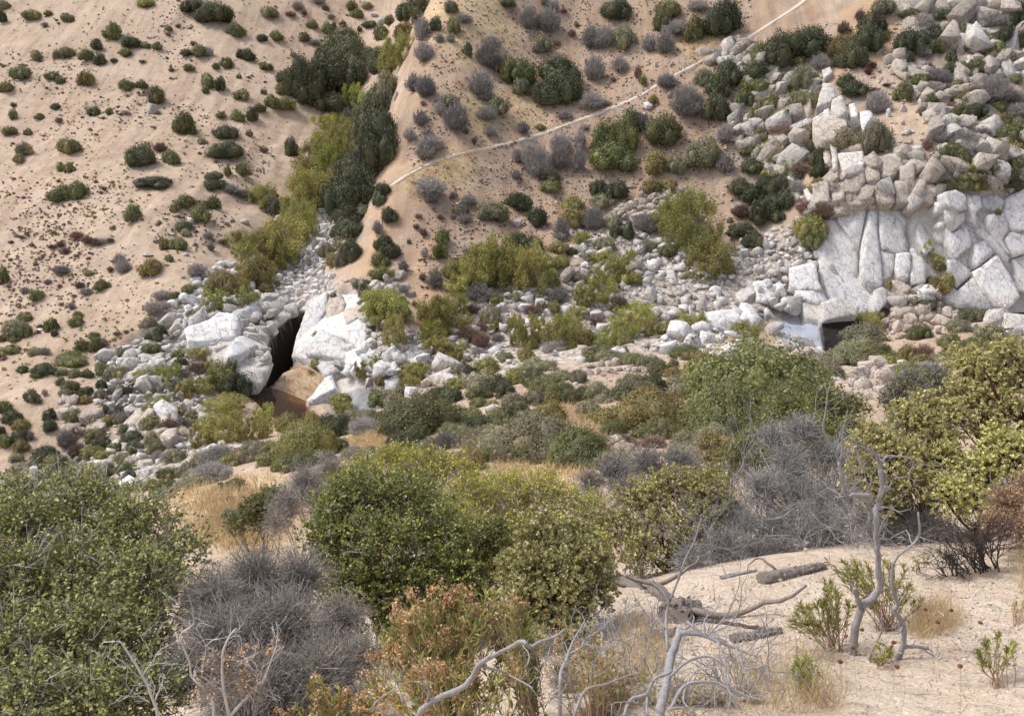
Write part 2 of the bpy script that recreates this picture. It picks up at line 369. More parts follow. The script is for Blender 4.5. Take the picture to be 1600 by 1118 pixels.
# kinds of ground, traced as outlines on the slopes
def soft_poly(px, py, poly, soft, grow=0.0):
    poly = np.asarray(poly, float); inside = np.zeros(px.shape, bool); dist = np.full(px.shape, 1e9)
    for (x0, y0), (x1, y1) in zip(poly, np.roll(poly, -1, 0)):
        c = ((y0 > py) != (y1 > py)); xi = (x1 - x0) * (py - y0) / (y1 - y0 + 1e-9) + x0
        inside ^= c & (px < xi)
        t = np.clip(((px - x0) * (x1 - x0) + (py - y0) * (y1 - y0)) / ((x1 - x0) ** 2 + (y1 - y0) ** 2 + 1e-9), 0, 1)
        dist = np.minimum(dist, np.hypot(px - x0 - t * (x1 - x0), py - y0 - t * (y1 - y0)))
    sdist = np.where(inside, dist, -dist) + grow
    return np.clip(0.5 + sdist / (2 * soft), 0, 1)
ROCK = [[(1270, 310), (1330, 300), (1440, 310), (1480, 270), (1660, 250), (1700, 500), (1580, 500), (1480, 480), (1370, 500), (1290, 500), (1210, 490), (1190, 430), (1270, 400)],
        [(470, 470), (540, 440), (580, 460), (600, 540), (640, 560), (640, 610), (590, 640), (500, 620), (480, 570), (460, 540)],
        [(250, 490), (330, 440), (400, 460), (470, 450), (450, 560), (400, 600), (340, 600), (330, 660), (290, 690), (230, 690), (180, 650), (160, 590), (180, 550)],
        [(500, 330), (560, 300), (555, 340), (500, 420), (520, 440), (460, 460), (390, 470), (440, 420)]]
GRAVEL = [[(700, 480), (850, 430), (960, 390), (1040, 370), (1110, 420), (1200, 360), (1280, 330), (1280, 420), (1200, 500), (1100, 545), (960, 560), (800, 590), (650, 600), (620, 560)],
          [(900, 350), (1000, 330), (1100, 340), (1100, 430), (900, 450)],
          [(60, 730), (140, 690), (260, 700), (340, 660), (400, 700), (300, 740), (200, 760), (60, 770)]]
CRAG = [[(1170, 70), (1260, 60), (1270, 150), (1260, 280), (1230, 350), (1150, 330), (1140, 230), (1130, 130)],
        [(1270, 120), (1350, 140), (1390, 230), (1420, 300), (1460, 320), (1300, 320), (1280, 220)],
        [(1400, 0), (1640, -20), (1640, 300), (1520, 270), (1460, 290), (1480, 190), (1410, 130)]]
GRASS = [[(640, 0), (760, 0), (820, 60), (740, 110), (660, 60)], [(800, 135), (860, 150), (840, 200), (720, 210), (700, 160)], [(1060, 60), (1160, 50), (1090, 100)],
         [(630, 270), (760, 220), (730, 280), (640, 310)], [(250, 760), (430, 740), (480, 800), (420, 870), (300, 850)], [(540, 690), (620, 660), (650, 690), (580, 720)], [(760, 690), (900, 690), (1000, 700), (900, 760), (780, 760)]]
ORANGE = [[(585, 330), (640, 270), (620, 340), (585, 420), (545, 440), (560, 390)], [(600, 230), (625, 150), (620, 260), (595, 290)], [(635, 430), (670, 360), (680, 460), (640, 480)],
          [(1225, 330), (1262, 240), (1280, 130), (1310, 60), (1330, 0), (1400, 0), (1390, 80), (1310, 120), (1290, 190), (1255, 330)]]

nrow = [np.linspace(-5, 20, 130), np.linspace(20, 60, 120)[1:], np.linspace(60, 160, 330)[1:], np.linspace(160, 330, 130)[1:]]
Yr = np.concatenate(nrow); Uc = np.linspace(-0.82, 0.82, 500)
GX = Uc[None, :] * (Yr[:, None] + 9); GY = np.broadcast_to(Yr[:, None], GX.shape)
GZ = hgt(GX, GY)
TV = np.stack([GX, GY, GZ], -1).reshape(-1, 3)
tpx, tpy = project(TV)
jx = tpx + 26 * fbm(TV[:, 0] / 2.5, TV[:, 1] / 2.5, 3, 31); jy = tpy + 20 * fbm(TV[:, 0] / 2.5, TV[:, 1] / 2.5, 3, 47)
far_ok = (TV[:, 1] > 20)
def mask(polys, soft): return np.max([soft_poly(jx, jy, p, soft) for p in polys], 0) * far_ok
m_rock = mask(ROCK, 5); m_grav = mask(GRAVEL, 12); m_crag = mask(CRAG, 8); m_grass = mask(GRASS, 14); m_or = mask(ORANGE, 8)
# rough rock ground
rough = np.maximum(np.maximum(m_rock, m_crag), 0.55 * m_grav)
TV[:, 2] += rough * (0.7 * np.abs(fbm(TV[:, 0] / 1.6, TV[:, 1] / 1.6, 3, 61)) - 0.15) - 0.9 * m_rock
# the narrow chasm above the brown pool and the undercut behind the dark pool
CHASM = [(475,484),(464,530),(456,558),(441,581),(413,598),(388,613),(398,588),(420,565),(422,532),(434,512),(456,492)]
DEEP = [[(1285,325),(1340,318),(1420,320),(1425,380),(1425,470),(1380,490),(1300,475),(1280,420),(1278,350)], [(1480,310),(1500,290),(1660,280),(1690,480),(1590,485),(1500,475),(1480,420)], [(490,475),(540,452),(570,475),(568,520),(545,560),(465,560),(462,530)]]
TV[:, 2] -= 2.6 * np.max([soft_poly(tpx, tpy, q_, 5) for q_ in DEEP], 0) * far_ok
m_chasm = soft_poly(tpx, tpy, CHASM, 5) * far_ok; CAVE = [(1284,490),(1340,484),(1346,530),(1318,560),(1293,556)]; CAVE2 = [(1578,480),(1596,462),(1650,456),(1650,500),(1588,499)]
TV[:, 2] -= 2.5 * soft_poly(tpx, tpy, CAVE2, 4) * far_ok
TV[:, 2] -= 6.5 * soft_poly(tpx, tpy, CHASM, 5) * far_ok
TV[:, 2] -= 3.0 * soft_poly(tpx, tpy, [(1285,495),(1338,492),(1340,530),(1315,556),(1295,550)], 6) * far_ok
nr, nc = GX.shape
ii = (np.arange(nr - 1)[:, None] * nc + np.arange(nc - 1)[None]).ravel()
TQ = np.stack([ii, ii + 1, ii + nc + 1, ii + nc], -1)

def ground_material():
    m, t, b = new_mat('decomposed granite ground')
    g = t.nodes.new('ShaderNodeNewGeometry'); vec = g.outputs['Position']
    at = t.nodes.new('ShaderNodeAttribute'); at.attribute_name = 'cover'
    at2 = t.nodes.new('ShaderNodeAttribute'); at2.attribute_name = 'soil'
    s = t.nodes.new('ShaderNodeSeparateColor'); t.links.new(at.outputs['Color'], s.inputs[0])
    s2 = t.nodes.new('ShaderNodeSeparateColor'); t.links.new(at2.outputs['Color'], s2.inputs[0])
    big = noise_tex(t, vec, 0.09, 5, 0.6, 0.5); med = noise_tex(t, vec, 0.8, 6, 0.65); fine = noise_tex(t, vec, 5.0, 6, 0.75)
    sand = ramp(t, big, [(0.3, (0.42, 0.295, 0.195)), (0.5, (0.50, 0.372, 0.262)), (0.72, (0.555, 0.43, 0.318))])
    sand = mixc(t, mathn(t, 'MULTIPLY', ramp(t, med, [(0.38, (1, 1, 1)), (0.56, (0, 0, 0))]), 0.5), sand, (0.36, 0.25, 0.18))
    # grit: pale and dark grains
    v = N(t, 'ShaderNodeTexVoronoi', Scale=4.5); t.links.new(vec, v.inputs['Vector'])
    vs = t.nodes.new('ShaderNodeSeparateColor'); t.links.new(v.outputs['Color'], vs.inputs[0])
    grain = ramp(t, v.outputs['Distance'], [(0.25, (1, 1, 1)), (0.5, (0, 0, 0))])
    pale = mathn(t, 'MULTIPLY', grain, ramp(t, vs.outputs[0], [(0.62, (0, 0, 0)), (0.66, (1, 1, 1))]))
    dark = mathn(t, 'MULTIPLY', grain, ramp(t, vs.outputs[1], [(0.56, (0, 0, 0)), (0.60, (1, 1, 1))]))
    patch = ramp(t, noise_tex(t, vec, 0.22, 4, 0.6), [(0.42, (0, 0, 0)), (0.62, (1, 1, 1))])
    sand = mixc(t, mathn(t, 'MULTIPLY', pale, 0.35), sand, (0.68, 0.58, 0.48))
    sand = mixc(t, mathn(t, 'MULTIPLY', mathn(t, 'MULTIPLY', dark, patch), 0.55), sand, (0.24, 0.165, 0.12))
    near = mixc(t, ramp(t, noise_tex(t, vec, 1.1, 4, 0.6), [(0.35, (0, 0, 0)), (0.65, (1, 1, 1))]), (0.56, 0.44, 0.325), (0.65, 0.54, 0.425))
    sand = mixc(t, mathn(t, 'MULTIPLY', s2.outputs[2], 0.8), sand, near)
    # fine grit for the near sand
    v2 = N(t, 'ShaderNodeTexVoronoi', Scale=70); t.links.new(vec, v2.inputs['Vector'])
    vs2 = t.nodes.new('ShaderNodeSeparateColor'); t.links.new(v2.outputs['Color'], vs2.inputs[0])
    sand = mixc(t, mathn(t, 'MULTIPLY', ramp(t, vs2.outputs[0], [(0.86, (0, 0, 0)), (0.9, (1, 1, 1))]), 0.55), sand, (0.30, 0.21, 0.15))
    sand = mixc(t, mathn(t, 'MULTIPLY', ramp(t, vs2.outputs[1], [(0.8, (0, 0, 0)), (0.84, (1, 1, 1))]), 0.5), sand, (0.80, 0.73, 0.66))
    orange = mixc(t, ramp(t, fine, [(0.4, (0, 0, 0)), (0.65, (1, 1, 1))]), (0.50, 0.325, 0.20), (0.58, 0.41, 0.28))
    mpg = N(t, 'ShaderNodeMapping'); mpg.inputs['Scale'].default_value = (3, 3, 0.8); t.links.new(vec, mpg.inputs[0])
    straw = ramp(t, noise_tex(t, mpg.outputs[0], 2.2, 8, 0.8), [(0.35, (0.48, 0.345, 0.20)), (0.6, (0.66, 0.50, 0.32))])
    rock = ramp(t, med, [(0.3, (0.50, 0.45, 0.40)), (0.6, (0.68, 0.64, 0.60))])
    rock = mixc(t, ramp(t, fine, [(0.36, (0.5, 0.5, 0.5)), (0.5, (0, 0, 0))]), rock, (0.30, 0.26, 0.22))
    v3 = N(t, 'ShaderNodeTexVoronoi', Scale=2.6); t.links.new(vec, v3.inputs['Vector'])
    vs3 = t.nodes.new('ShaderNodeSeparateColor'); t.links.new(v3.outputs['Color'], vs3.inputs[0])
    grav = ramp(t, vs3.outputs[2], [(0.0, (0.42, 0.35, 0.28)), (0.5, (0.55, 0.485, 0.42)), (1.0, (0.66, 0.61, 0.56))])
    grav = mixc(t, ramp(t, v3.outputs['Distance'], [(0.35, (0, 0, 0)), (0.7, (.8, .8, .8))]), grav, (0.26, 0.21, 0.165))
    at3 = t.nodes.new('ShaderNodeAttribute'); at3.attribute_name = 'spur_shade_sheen'
    s3 = t.nodes.new('ShaderNodeSeparateColor'); t.links.new(at3.outputs['Color'], s3.inputs[0])
    stony = ramp(t, v.outputs['Distance'], [(0.3, (0.54, 0.44, 0.355)), (0.6, (0.29, 0.21, 0.15))])
    spur = mixc(t, ramp(t, noise_tex(t, vec, 0.35, 5, 0.65), [(0.40, (0, 0, 0)), (0.6, (1, 1, 1))]), (0.405, 0.275, 0.185), mixc(t, 0.55, (0.43, 0.32, 0.235), stony))
    mps = N(t, 'ShaderNodeMapping'); mps.inputs['Scale'].default_value = (1.0, 0.09, 0.09); t.links.new(vec, mps.inputs[0])
    streak = noise_tex(t, mps.outputs[0], 0.9, 6, 0.7, 0.8)
    sand = mixc(t, mathn(t, 'MULTIPLY', s3.outputs[0], 0.85), sand, spur)
    wash = ramp(t, streak, [(0.34, (0.80, 0.76, 0.71)), (0.5, (1, 1, 1)), (0.66, (1.12, 1.10, 1.06))])
    sand = mixc(t, mathn(t, 'SUBTRACT', 0.85, mathn(t, 'MULTIPLY', s2.outputs[2], 0.7)), sand, mixc(t, 1.0, sand, wash, 'MULTIPLY'))
    col = mixc(t, s2.outputs[0], sand, orange)
    col = mixc(t, mathn(t, 'MULTIPLY', s.outputs[2], mathn(t, 'MULTIPLY_ADD', med, 1.2), True), col, straw)
    col = mixc(t, mathn(t, 'MULTIPLY', s2.outputs[1], 0.75), col, mixc(t, ramp(t, med, [(0.42, (0, 0, 0)), (0.55, (1, 1, 1))]), (0.40, 0.295, 0.215), (0.36, 0.305, 0.26)))
    col = mixc(t, s.outputs[1], col, grav)
    col = mixc(t, s.outputs[0], col, rock)
    col = mixc(t, s3.outputs[2], col, (0.64, 0.65, 0.67))  # sky reflection on the pool, painted as a pale bed colour
    col = mixc(t, s3.outputs[1], col, mixc(t, med, (0.022, 0.017, 0.014), (0.05, 0.036, 0.026)))  # near-black shade painted into chasm and undercuts; also the wet brown pool bed
    t.links.new(col, b.inputs['Base Color']); b.inputs['Roughness'].default_value = 0.95; b.inputs['Specular IOR Level'].default_value = 0.12
    h = mathn(t, 'ADD', mathn(t, 'MULTIPLY', fine, 0.6), mathn(t, 'MULTIPLY', grain, 0.25))
    h = mathn(t, 'ADD', h, mathn(t, 'MULTIPLY', med, 0.8))
    nb = N(t, 'ShaderNodeBump', Strength=0.75, Distance=0.16); t.links.new(h, nb.inputs['Height'])
    nb2 = N(t, 'ShaderNodeBump', Strength=0.5, Distance=0.012); t.links.new(noise_tex(t, vec, 45, 4, 0.7), nb2.inputs['Height'])
    t.links.new(nb.outputs[0], nb2.inputs['Normal']); t.links.new(nb2.outputs[0], b.inputs['Normal'])
    return m
M['ground'] = ground_material()
gme = mesh_data('canyon_ground', TV, [TQ], M['ground'], True)
ca = gme.color_attributes.new('cover', 'FLOAT_COLOR', 'POINT')
ca.data.foreach_set('color', np.stack([m_rock, m_grav, m_grass, np.ones_like(m_rock)], -1).astype(np.float32).ravel())
ca = gme.color_attributes.new('soil', 'FLOAT_COLOR', 'POINT')
ca.data.foreach_set('color', np.stack([m_or, m_crag, np.clip((19 - TV[:, 1]) / 5, 0, 1), np.ones_like(m_rock)], -1).astype(np.float32).ravel())
SPUR = [(640,-40),(1280,-40),(1260,330),(1100,420),(850,440),(700,500),(600,520),(560,440),(600,300),(630,120)]
m_spur = soft_poly(jx, jy, SPUR, 8) * far_ok
m_shade_wet = np.maximum(soft_poly(tpx, tpy, CHASM, 3, 9), np.maximum(np.maximum(soft_poly(tpx, tpy, CAVE, 3, 5), soft_poly(tpx, tpy, CAVE2, 3, 5)), .75 * soft_poly(jx, jy, [(392,608),(425,606),(476,628),(476,660),(440,664),(405,640)], 7))) * far_ok  # painted shade of the chasm and undercuts, plus the wet brown pool bed
m_sky_sheen = soft_poly(tpx, tpy, [(1214,502),(1232,490),(1282,494),(1288,530),(1292,566),(1256,556),(1212,522)], 4) * far_ok * (1 - m_shade_wet)  # bed painted pale where the pool mirrors bright sky
ca = gme.color_attributes.new('spur_shade_sheen', 'FLOAT_COLOR', 'POINT')
ca.data.foreach_set('color', np.stack([m_spur, m_shade_wet, m_sky_sheen, np.ones_like(m_rock)], -1).astype(np.float32).ravel())
tag(link('canyon_ground', gme), kind='structure')
# ------------------------------------------------------------------ plant prototypes (unit size: radius 1, height 1)
def unit(v): return v / (np.linalg.norm(v, axis=-1, keepdims=True) + 1e-9)
def quads_at(pos, nrm, size, rg, aspect=0.6, roll=None):
    """one diamond shaped leaf (two triangles) per point"""
    n = len(pos); nrm = unit(nrm)
    r = unit(rg.normal(size=(n, 3))) if roll is None else roll
    a = unit(np.cross(nrm, r)); b = np.cross(nrm, a)
    s = np.broadcast_to(np.asarray(size, float), (n,))[:, None]
    V = np.stack([pos - a * s, pos - b * s * aspect + nrm * s * .15, pos + a * s, pos + b * s * aspect + nrm * s * .15], 1).reshape(-1, 3)
    Q = np.arange(4 * n).reshape(-1, 4)
    return V, Q
_ico = None
def ico(sub=1):
    bm = bmesh.new(); bmesh.ops.create_icosphere(bm, subdivisions=sub, radius=1)
    V = np.array([v.co[:] for v in bm.verts]); T = np.array([[v.index for v in f.verts] for f in bm.faces]); bm.free(); return V, T
ICO1 = ico(1); ICO2 = ico(2)
def lobes(rg, nl, tall=False, r=(.24, .40)):
    L = []
    for i in range(nl):
        a = rg.uniform(0, 2 * PI); q = math.sqrt(rg.uniform(0.02, 1)) * .72
        z = rg.uniform(.25, .62) * (1 - .55 * (q / .72) ** 2)
        L.append((math.cos(a) * q, math.sin(a) * q, z, rg.uniform(*r)))
    L[0] = (0, 0, .26, .66); return np.array(L)
def dome_shrub(seed, n, leaf, nl=9, core=True, scat=0.14):
    rg = np.random.default_rng(seed); L = lobes(rg, nl)
    mb = MB(); w_ = L[:, 3] ** 2; k = rg.choice(nl, n, p=w_ / w_.sum())
    d = unit(rg.normal(size=(n, 3)) + [0, 0, .35])
    # small clumps inside each lobe
    cl = unit(rg.normal(size=(nl * 22, 3)) + [0, 0, .3]).reshape(nl, 22, 3)
    near = cl[k, rg.integers(0, 22, n)]; d = unit(.45 * d + near * .75)
    rad = L[k, 3] * (1 + rg.normal(0, scat, n) + .10 * np.sin(9 * d[:, 0] + 7 * d[:, 2] + k))
    p = L[k, :3] + d * rad[:, None] * [1, 1, 0.85]
    ok = p[:, 2] > -.05; p = p[ok]; d = d[ok]
    mb.add(*quads_at(p, d + rg.normal(0, .40, p.shape), rg.uniform(.7, 1.3, len(p)) * leaf, rg))
    if core:
        for x, y, z, r in L:
            V = ICO1[0] * (r * .80) * (1 + rg.normal(0, .10, (len(ICO1[0]), 1))) + [x, y, z * .93]
            V[:, 2] = np.maximum(V[:, 2], -.1); mb.add(V, T=ICO1[1])
    V = np.concatenate(mb.V); V[:, :2] /= np.percentile(np.abs(V[:, :2]), 95); V[:, 2] /= np.percentile(V[:, 2], 98.5)
    mb.V = [V]; return mb
def twig_shrub(seed, n, wid, leafn=0, spread=1.0):
    rg = np.random.default_rng(seed); mb = MB()
    a = rg.uniform(0, 2 * PI, n); q = np.sqrt(rg.uniform(0, 1, n)) * spread
    h = np.sqrt(np.maximum(0, 1 - (q / spread) ** 2 * .85)) * rg.uniform(.55, 1.0, n)
    lump = .82 + .18 * np.sin(3 * a + seed) * np.cos(5 * q * 3 + seed)
    tip = np.stack([np.cos(a) * q, np.sin(a) * q, h], -1) * lump[:, None]
    st = tip * rg.uniform(0, .45, (n, 1)) * [.5, .5, .6] + rg.normal(0, .05, (n, 3)); st[:, 2] = np.abs(st[:, 2]) * .8
    mid = (st + tip) / 2 + rg.normal(0, .09, (n, 3))
    def strips(A, B, wd):
        s = unit(np.cross(B - A, rg.normal(size=A.shape))) * wd
        V = np.stack([A - s, A + s, B + s * .6, B - s * .6], 1).reshape(-1, 3); return V, np.arange(len(V)).reshape(-1, 4)
    mb.add(*strips(st, mid, wid)); mb.add(*strips(mid, tip, wid * .8))
    for _ in range(2):
        f = rg.uniform(.2, 1, (n, 1)); o = mid * (1 - f) + tip * f
        mb.add(*strips(o, o + unit(tip - mid + rg.normal(0, .35, (n, 3))) * rg.uniform(.08, .2, (n, 1)), wid * .7))
    if leafn:
        f = rg.integers(0, n, leafn); pp = tip[f] + rg.normal(0, .05, (leafn, 3))
        mb.add(*quads_at(pp, rg.normal(size=pp.shape), wid * 2.2, rg))
    V = np.concatenate(mb.V); V[:, :2] /= np.percentile(np.abs(V[:, :2]), 94); V[:, 2] /= np.percentile(V[:, 2], 97); mb.V = [V]; return mb
def willow_crown(seed, n, leaf, nl=16):
    rg = np.random.default_rng(seed); mb = MB(); L = []
    for i in range(nl):
        a = rg.uniform(0, 2 * PI); q = math.sqrt(rg.uniform(0, 1)) * .75; L.append((math.cos(a) * q, math.sin(a) * q, rg.uniform(.18, .92) - .25 * q, rg.uniform(.08, .22)))
    L = np.array(L); k = rg.integers(0, nl, n)
    d = unit(rg.normal(size=(n, 3))); p = L[k, :3] + d * (L[k, 3] * rg.uniform(.25, 1.15, n))[:, None] * [1, 1, 1.1]
    p[:, 2] = np.abs(p[:, 2])
    mb.add(*quads_at(p, d + rg.normal(0, .8, p.shape), rg.uniform(.6, 1.3, n) * leaf, rg, .45))
    V = np.concatenate(mb.V); V[:, :2] /= np.percentile(np.abs(V[:, :2]), 94); V[:, 2] /= np.percentile(V[:, 2], 97); mb.V = [V]; return mb
def willow_trunk(seed, nst=4, rad=.022, r=None):
    rg = np.random.default_rng(seed + 900); mb = MB()
    for s in range(nst):
        a = rg.uniform(0, 2 * PI); top = np.array([math.cos(a) * rg.uniform(.15, .6), math.sin(a) * rg.uniform(.15, .6), rg.uniform(.65, .95)])
        b0 = rg.normal(0, .05, 3); b0[2] = -.08
        pts = smooth_poly([b0, top * .33 + rg.normal(0, .06, 3), top * .66 + rg.normal(0, .06, 3), top], 3)
        tube(mb, pts, np.linspace(rad, rad * .3, len(pts)), 5)
        for _ in range(4):
            i = rg.integers(3, len(pts) - 1); e = pts[i] + unit(rg.normal(size=3) + [0, 0, .6]) * rg.uniform(.15, .35)
            tube(mb, smooth_poly([pts[i], (pts[i] + e) / 2 + rg.normal(0, .03, 3), e], 2), np.linspace(rad * .5, rad * .15, 5), 4)
    return mb
LODS = [(300, .13), (1100, .085), (3200, .052), (7500, .036), (20000, .023)]
PRO = {}
def proto(kind, lod, v):
    key = (kind, lod, v)
    if key in PRO: return PRO[key]
    n, lf = LODS[lod]; sd = v * 31 + lod * 7 + 5
    if kind == 'dome': me = dome_shrub(sd, n, lf, 10 + 4 * lod).data('shrub_foliage', M['leaf_green'])
    elif kind == 'twig': me = twig_shrub(sd + 100, int(n * .42) + 60, [.030, .017, .010, .007, .005][lod], leafn=n // 8).data('shrub_twigs', M['twig_grey'])
    elif kind == 'willow': me = willow_crown(sd + 200, int(n * [1.6, 1.5, 1.5, 1.4, 1.1][lod]), lf * [1, .8, .78, .75, .8][lod], 16 + 12 * lod).data('tree_crown', M['leaf_willow'])
    elif kind == 'wtrunk': me = willow_trunk(sd + 300, 2 + lod, .024).data('tree_trunk', M['bark_pale'], True)
    elif kind == 'stem': me = willow_trunk(sd + 400, 5, .03).data('shrub_stem', M['bark_brown'], True)
    PRO[key] = me; return me
def use(me, name, mat, parent=None, loc=None):
    o = link(name, me, parent, loc)
    if o.material_slots:
        o.material_slots[0].link = 'OBJECT'; o.material_slots[0].material = mat
    return o

KIND = {  # code: (name, words, category, foliage type, material, group)
 'g': ('green_shrub', 'green', 'shrub', 'dome', 'leaf_green'),
 'd': ('dark_green_shrub', 'dark green', 'shrub', 'dome', 'leaf_dark'),
 'o': ('olive_shrub', 'olive green', 'shrub', 'dome', 'leaf_olive'),
 'q': ('grey_green_shrub', 'grey green', 'shrub', 'dome', 'leaf_greygreen'),
 'p': ('dormant_shrub', 'leafless grey purple', 'shrub', 'twig', 'twig_grey'),
 'n': ('dried_shrub', 'dried brown', 'shrub', 'twig', 'twig_brown'),
 'r': ('dried_shrub', 'rust red dried', 'shrub', 'twig', 'twig_red'),
 'k': ('oak_tree', 'dark green', 'oak', 'dome', 'leaf_dark'),
 'K': ('oak_tree', 'green', 'oak', 'dome', 'leaf_oak'),
 'S': ('sycamore_tree', 'sprawling pale limbed', 'sycamore', 'willow', 'leaf_willow'),
 'y': ('willow_tree', 'yellow green', 'willow', 'willow', 'leaf_willow'),
 'b': ('willow_tree', 'bright green', 'willow', 'willow', 'leaf_bright'),
 'G': ('willow_tree', 'golden autumn', 'willow', 'willow', 'leaf_gold'),
}
# landmarks that every label can point to
LM = [('the white boulder at upper left', 34, 100), ('the pale boulder on the left hillside', 239, 170), ('the large dark clump at top left', 325, 15),
 ('the darkest round shrub of the left hillside', 221, 240), ('the twin shrub on the left hillside', 110, 297), ('the lone round shrub on bare sand', 211, 331),
 ('the stacked dark shrubs by the gully', 354, 222), ('the round shrub beside white stones', 239, 414), ('the big shrub at the left edge', 28, 508),
 ('the shrub where hillside meets white rock', 242, 510), ('the dark oaks of the gully', 530, 110), ('the layered left outcrop', 245, 630), ('the steep sandy bank', 80, 640),
 ('the brown pool', 450, 600), ('the sloping white slab', 540, 530), ('the lower end of the trail', 612, 290), ('the big dark oak above the trail', 870, 130),
 ('the upper end of the trail', 1165, 62), ('the big green oak below the trail', 955, 223), ('the pale limbed sycamore', 1078, 365), ('the sandy chute', 1245, 310),
 ('the split white pinnacle', 1305, 180), ('the top right crag', 1480, 50), ('the white granite wall', 1370, 400), ('the leaning white slabs', 1540, 400),
 ('the dark pool', 1270, 520), ('the cube shaped block', 1262, 450), ('the cracked round boulder', 643, 618), ('the pale boulder on the bench', 777, 702),
 ('the round leaning boulders', 1105, 595), ('the rocky knoll on the bench', 1350, 600), ('the big oak left of the knoll', 1190, 610), ('the straw patch', 690, 690),
 ('the big domed grey green shrub', 850, 680), ('the pale fractured knob', 1430, 490), ('the middle of the trail', 850, 208), ('the boulders in the creek bed', 1010, 460),
 ('the scree face of the spur', 740, 120), ('the pale boulder in the left shrubs', 228, 738)]
def rel(px, py, skip=0, far=None):
    d = sorted((math.hypot(px - x, (py - y) * 1.2), n, x, y) for n, x, y in LM)
    d = [q for q in d if q[0] > 12]
    D, n, x, y = d[skip]; dx, dy = px - x, py - y
    a = math.degrees(math.atan2(-dy, dx)) % 360
    w8 = ['right of', 'above right of', 'above', 'above left of', 'left of', 'below left of', 'below', 'below right of'][int((a + 22.5) // 45) % 8]
    near = 'close ' if D < 34 else ('' if D < 90 else 'well ')
    return near + w8 + ' ' + n
USED = {}
def size_word(w):
    return 'tiny' if w < 13 else 'small' if w < 22 else 'middling' if w < 34 else 'large' if w < 58 else 'very large'
def shape_word(w, h): return 'wide' if w / h > 1.35 else 'tall' if w / h < .78 else 'round'
LIMIT = 16
def _ok(l): return len(l.split()) <= LIMIT and l not in USED
def make_label(words, noun, px, py, w, h, extra=''):
    """the look first, then the nearest landmark; more is added only when two labels would be the same"""
    a = size_word(w); s = shape_word(w, h); r = rel(px, py)
    tries = ['%s %s %s %s' % (a, words, noun, r), '%s %s %s %s %s' % (a, s, words, noun, r)]
    r1 = rel(px, py, 1)
    tries += ['%s %s %s %s' % (a, words, noun, r1), '%s %s %s %s %s' % (a, s, words, noun, r1), '%s %s %s' % (words, noun, r)]
    q = rel(px, py, 2)
    tries += ['%s %s %s %s' % (a, words, noun, q), '%s %s %s %s %s' % (a, s, words, noun, q), '%s %s %s, %s' % (words, noun, r, r1), '%s %s %s, %s' % (words, noun, r, q)]
    c = ['left', 'centre left', 'centre', 'centre right', 'right'][min(4, int(max(0, px) // 320))]
    for i in range(3, 7): tries.append('%s %s %s %s' % (a, words, noun, rel(px, py, i)))
    for t in tries:
        if _ok(t): USED[t] = 1; return t
    return tries[0]
def group_of(noun, px, py, kind):
    if kind in 'ybGS': return 'willows along the creek and gully'
    if px < 470 and py < 560 and px + py * .35 < 600: return 'shrubs dotting the sandy left hillside'
    if py > 565: return 'shrubs on the near bench'
    if px > 1130: return 'shrubs among the right hand crags'
    return 'shrubs on the scree spur'
PLANTS = []
def plants(ox, oy, items, s=3.9925):
    for it in items:
        x, y, w_, h_ = it[:4]; k = it[4] if len(it) > 4 else 'g'
        PLANTS.append((ox + x / s, oy + y / s, w_ / s, h_ / s, k))
plants(0, 0, [(20,30,80,70,'q'),(15,100,50,80,'d'),(205,92,110,75),(300,82,50,40,'o'),(420,108,75,60),(910,20,110,60,'o'),(1215,35,150,100,'d'),(1345,70,190,140,'d'),(1270,100,110,90,'d'),(1412,115,60,60,'d'),
 (1475,190,105,90),(705,195,95,110),(605,275,70,70,'d'),(808,262,120,90,'d'),(780,325,90,55),(907,282,70,50),(980,285,70,55),(225,345,70,70),(415,325,100,75),(355,340,50,60,'q'),(550,340,105,80),(615,370,70,75,'d'),(715,375,50,35,'d'),
 (1160,327,65,50,'d'),(1238,315,90,80),(1497,335,55,60,'d'),(1550,342,80,80,'d'),(1425,392,75,70),(1345,410,45,45),(1182,420,65,50),(135,450,115,85),(320,470,85,60),(378,500,65,55,'d'),(545,485,100,90,'o'),
 (787,525,85,75),(885,522,90,60,'d'),(972,592,130,120),(1295,505,90,100),(1282,560,45,50),(1382,520,80,90,'d'),(1492,475,30,35),(1515,587,95,75),(50,540,85,70),(5,550,30,50),(85,655,40,35,'n'),(345,662,60,45,'d'),
 (90,710,65,70,'q'),(595,692,75,65,'d'),(687,692,60,50),(245,725,55,45),(1155,765,155,150),(1370,715,70,50),(1480,720,90,80),(1565,710,75,90,'d'),(1410,820,150,100,'d'),(1415,930,195,130,'d'),(1557,830,50,50,'o'),(1265,880,60,50,'q'),
 (58,812,95,65),(180,820,50,50),(430,910,135,110),(160,930,110,100,'q'),(125,985,70,60),(885,965,175,160,'d'),(1072,980,110,100),(375,1040,70,65),(430,1042,75,70),(1420,1060,60,70,'o'),(1515,1055,80,90),(1330,1100,110,50,'d'),
 (280,155,40,35,'p'),(1110,165,35,25,'n'),(1052,175,50,45),(1050,212,35,30,'n'),(370,750,40,40,'n'),(1000,920,60,60,'n'),(1300,325,60,60,'p'),(1205,270,30,30,'n'),(780,700,40,30,'p'),(890,385,40,25,'n'),(1070,437,40,25,'n')])
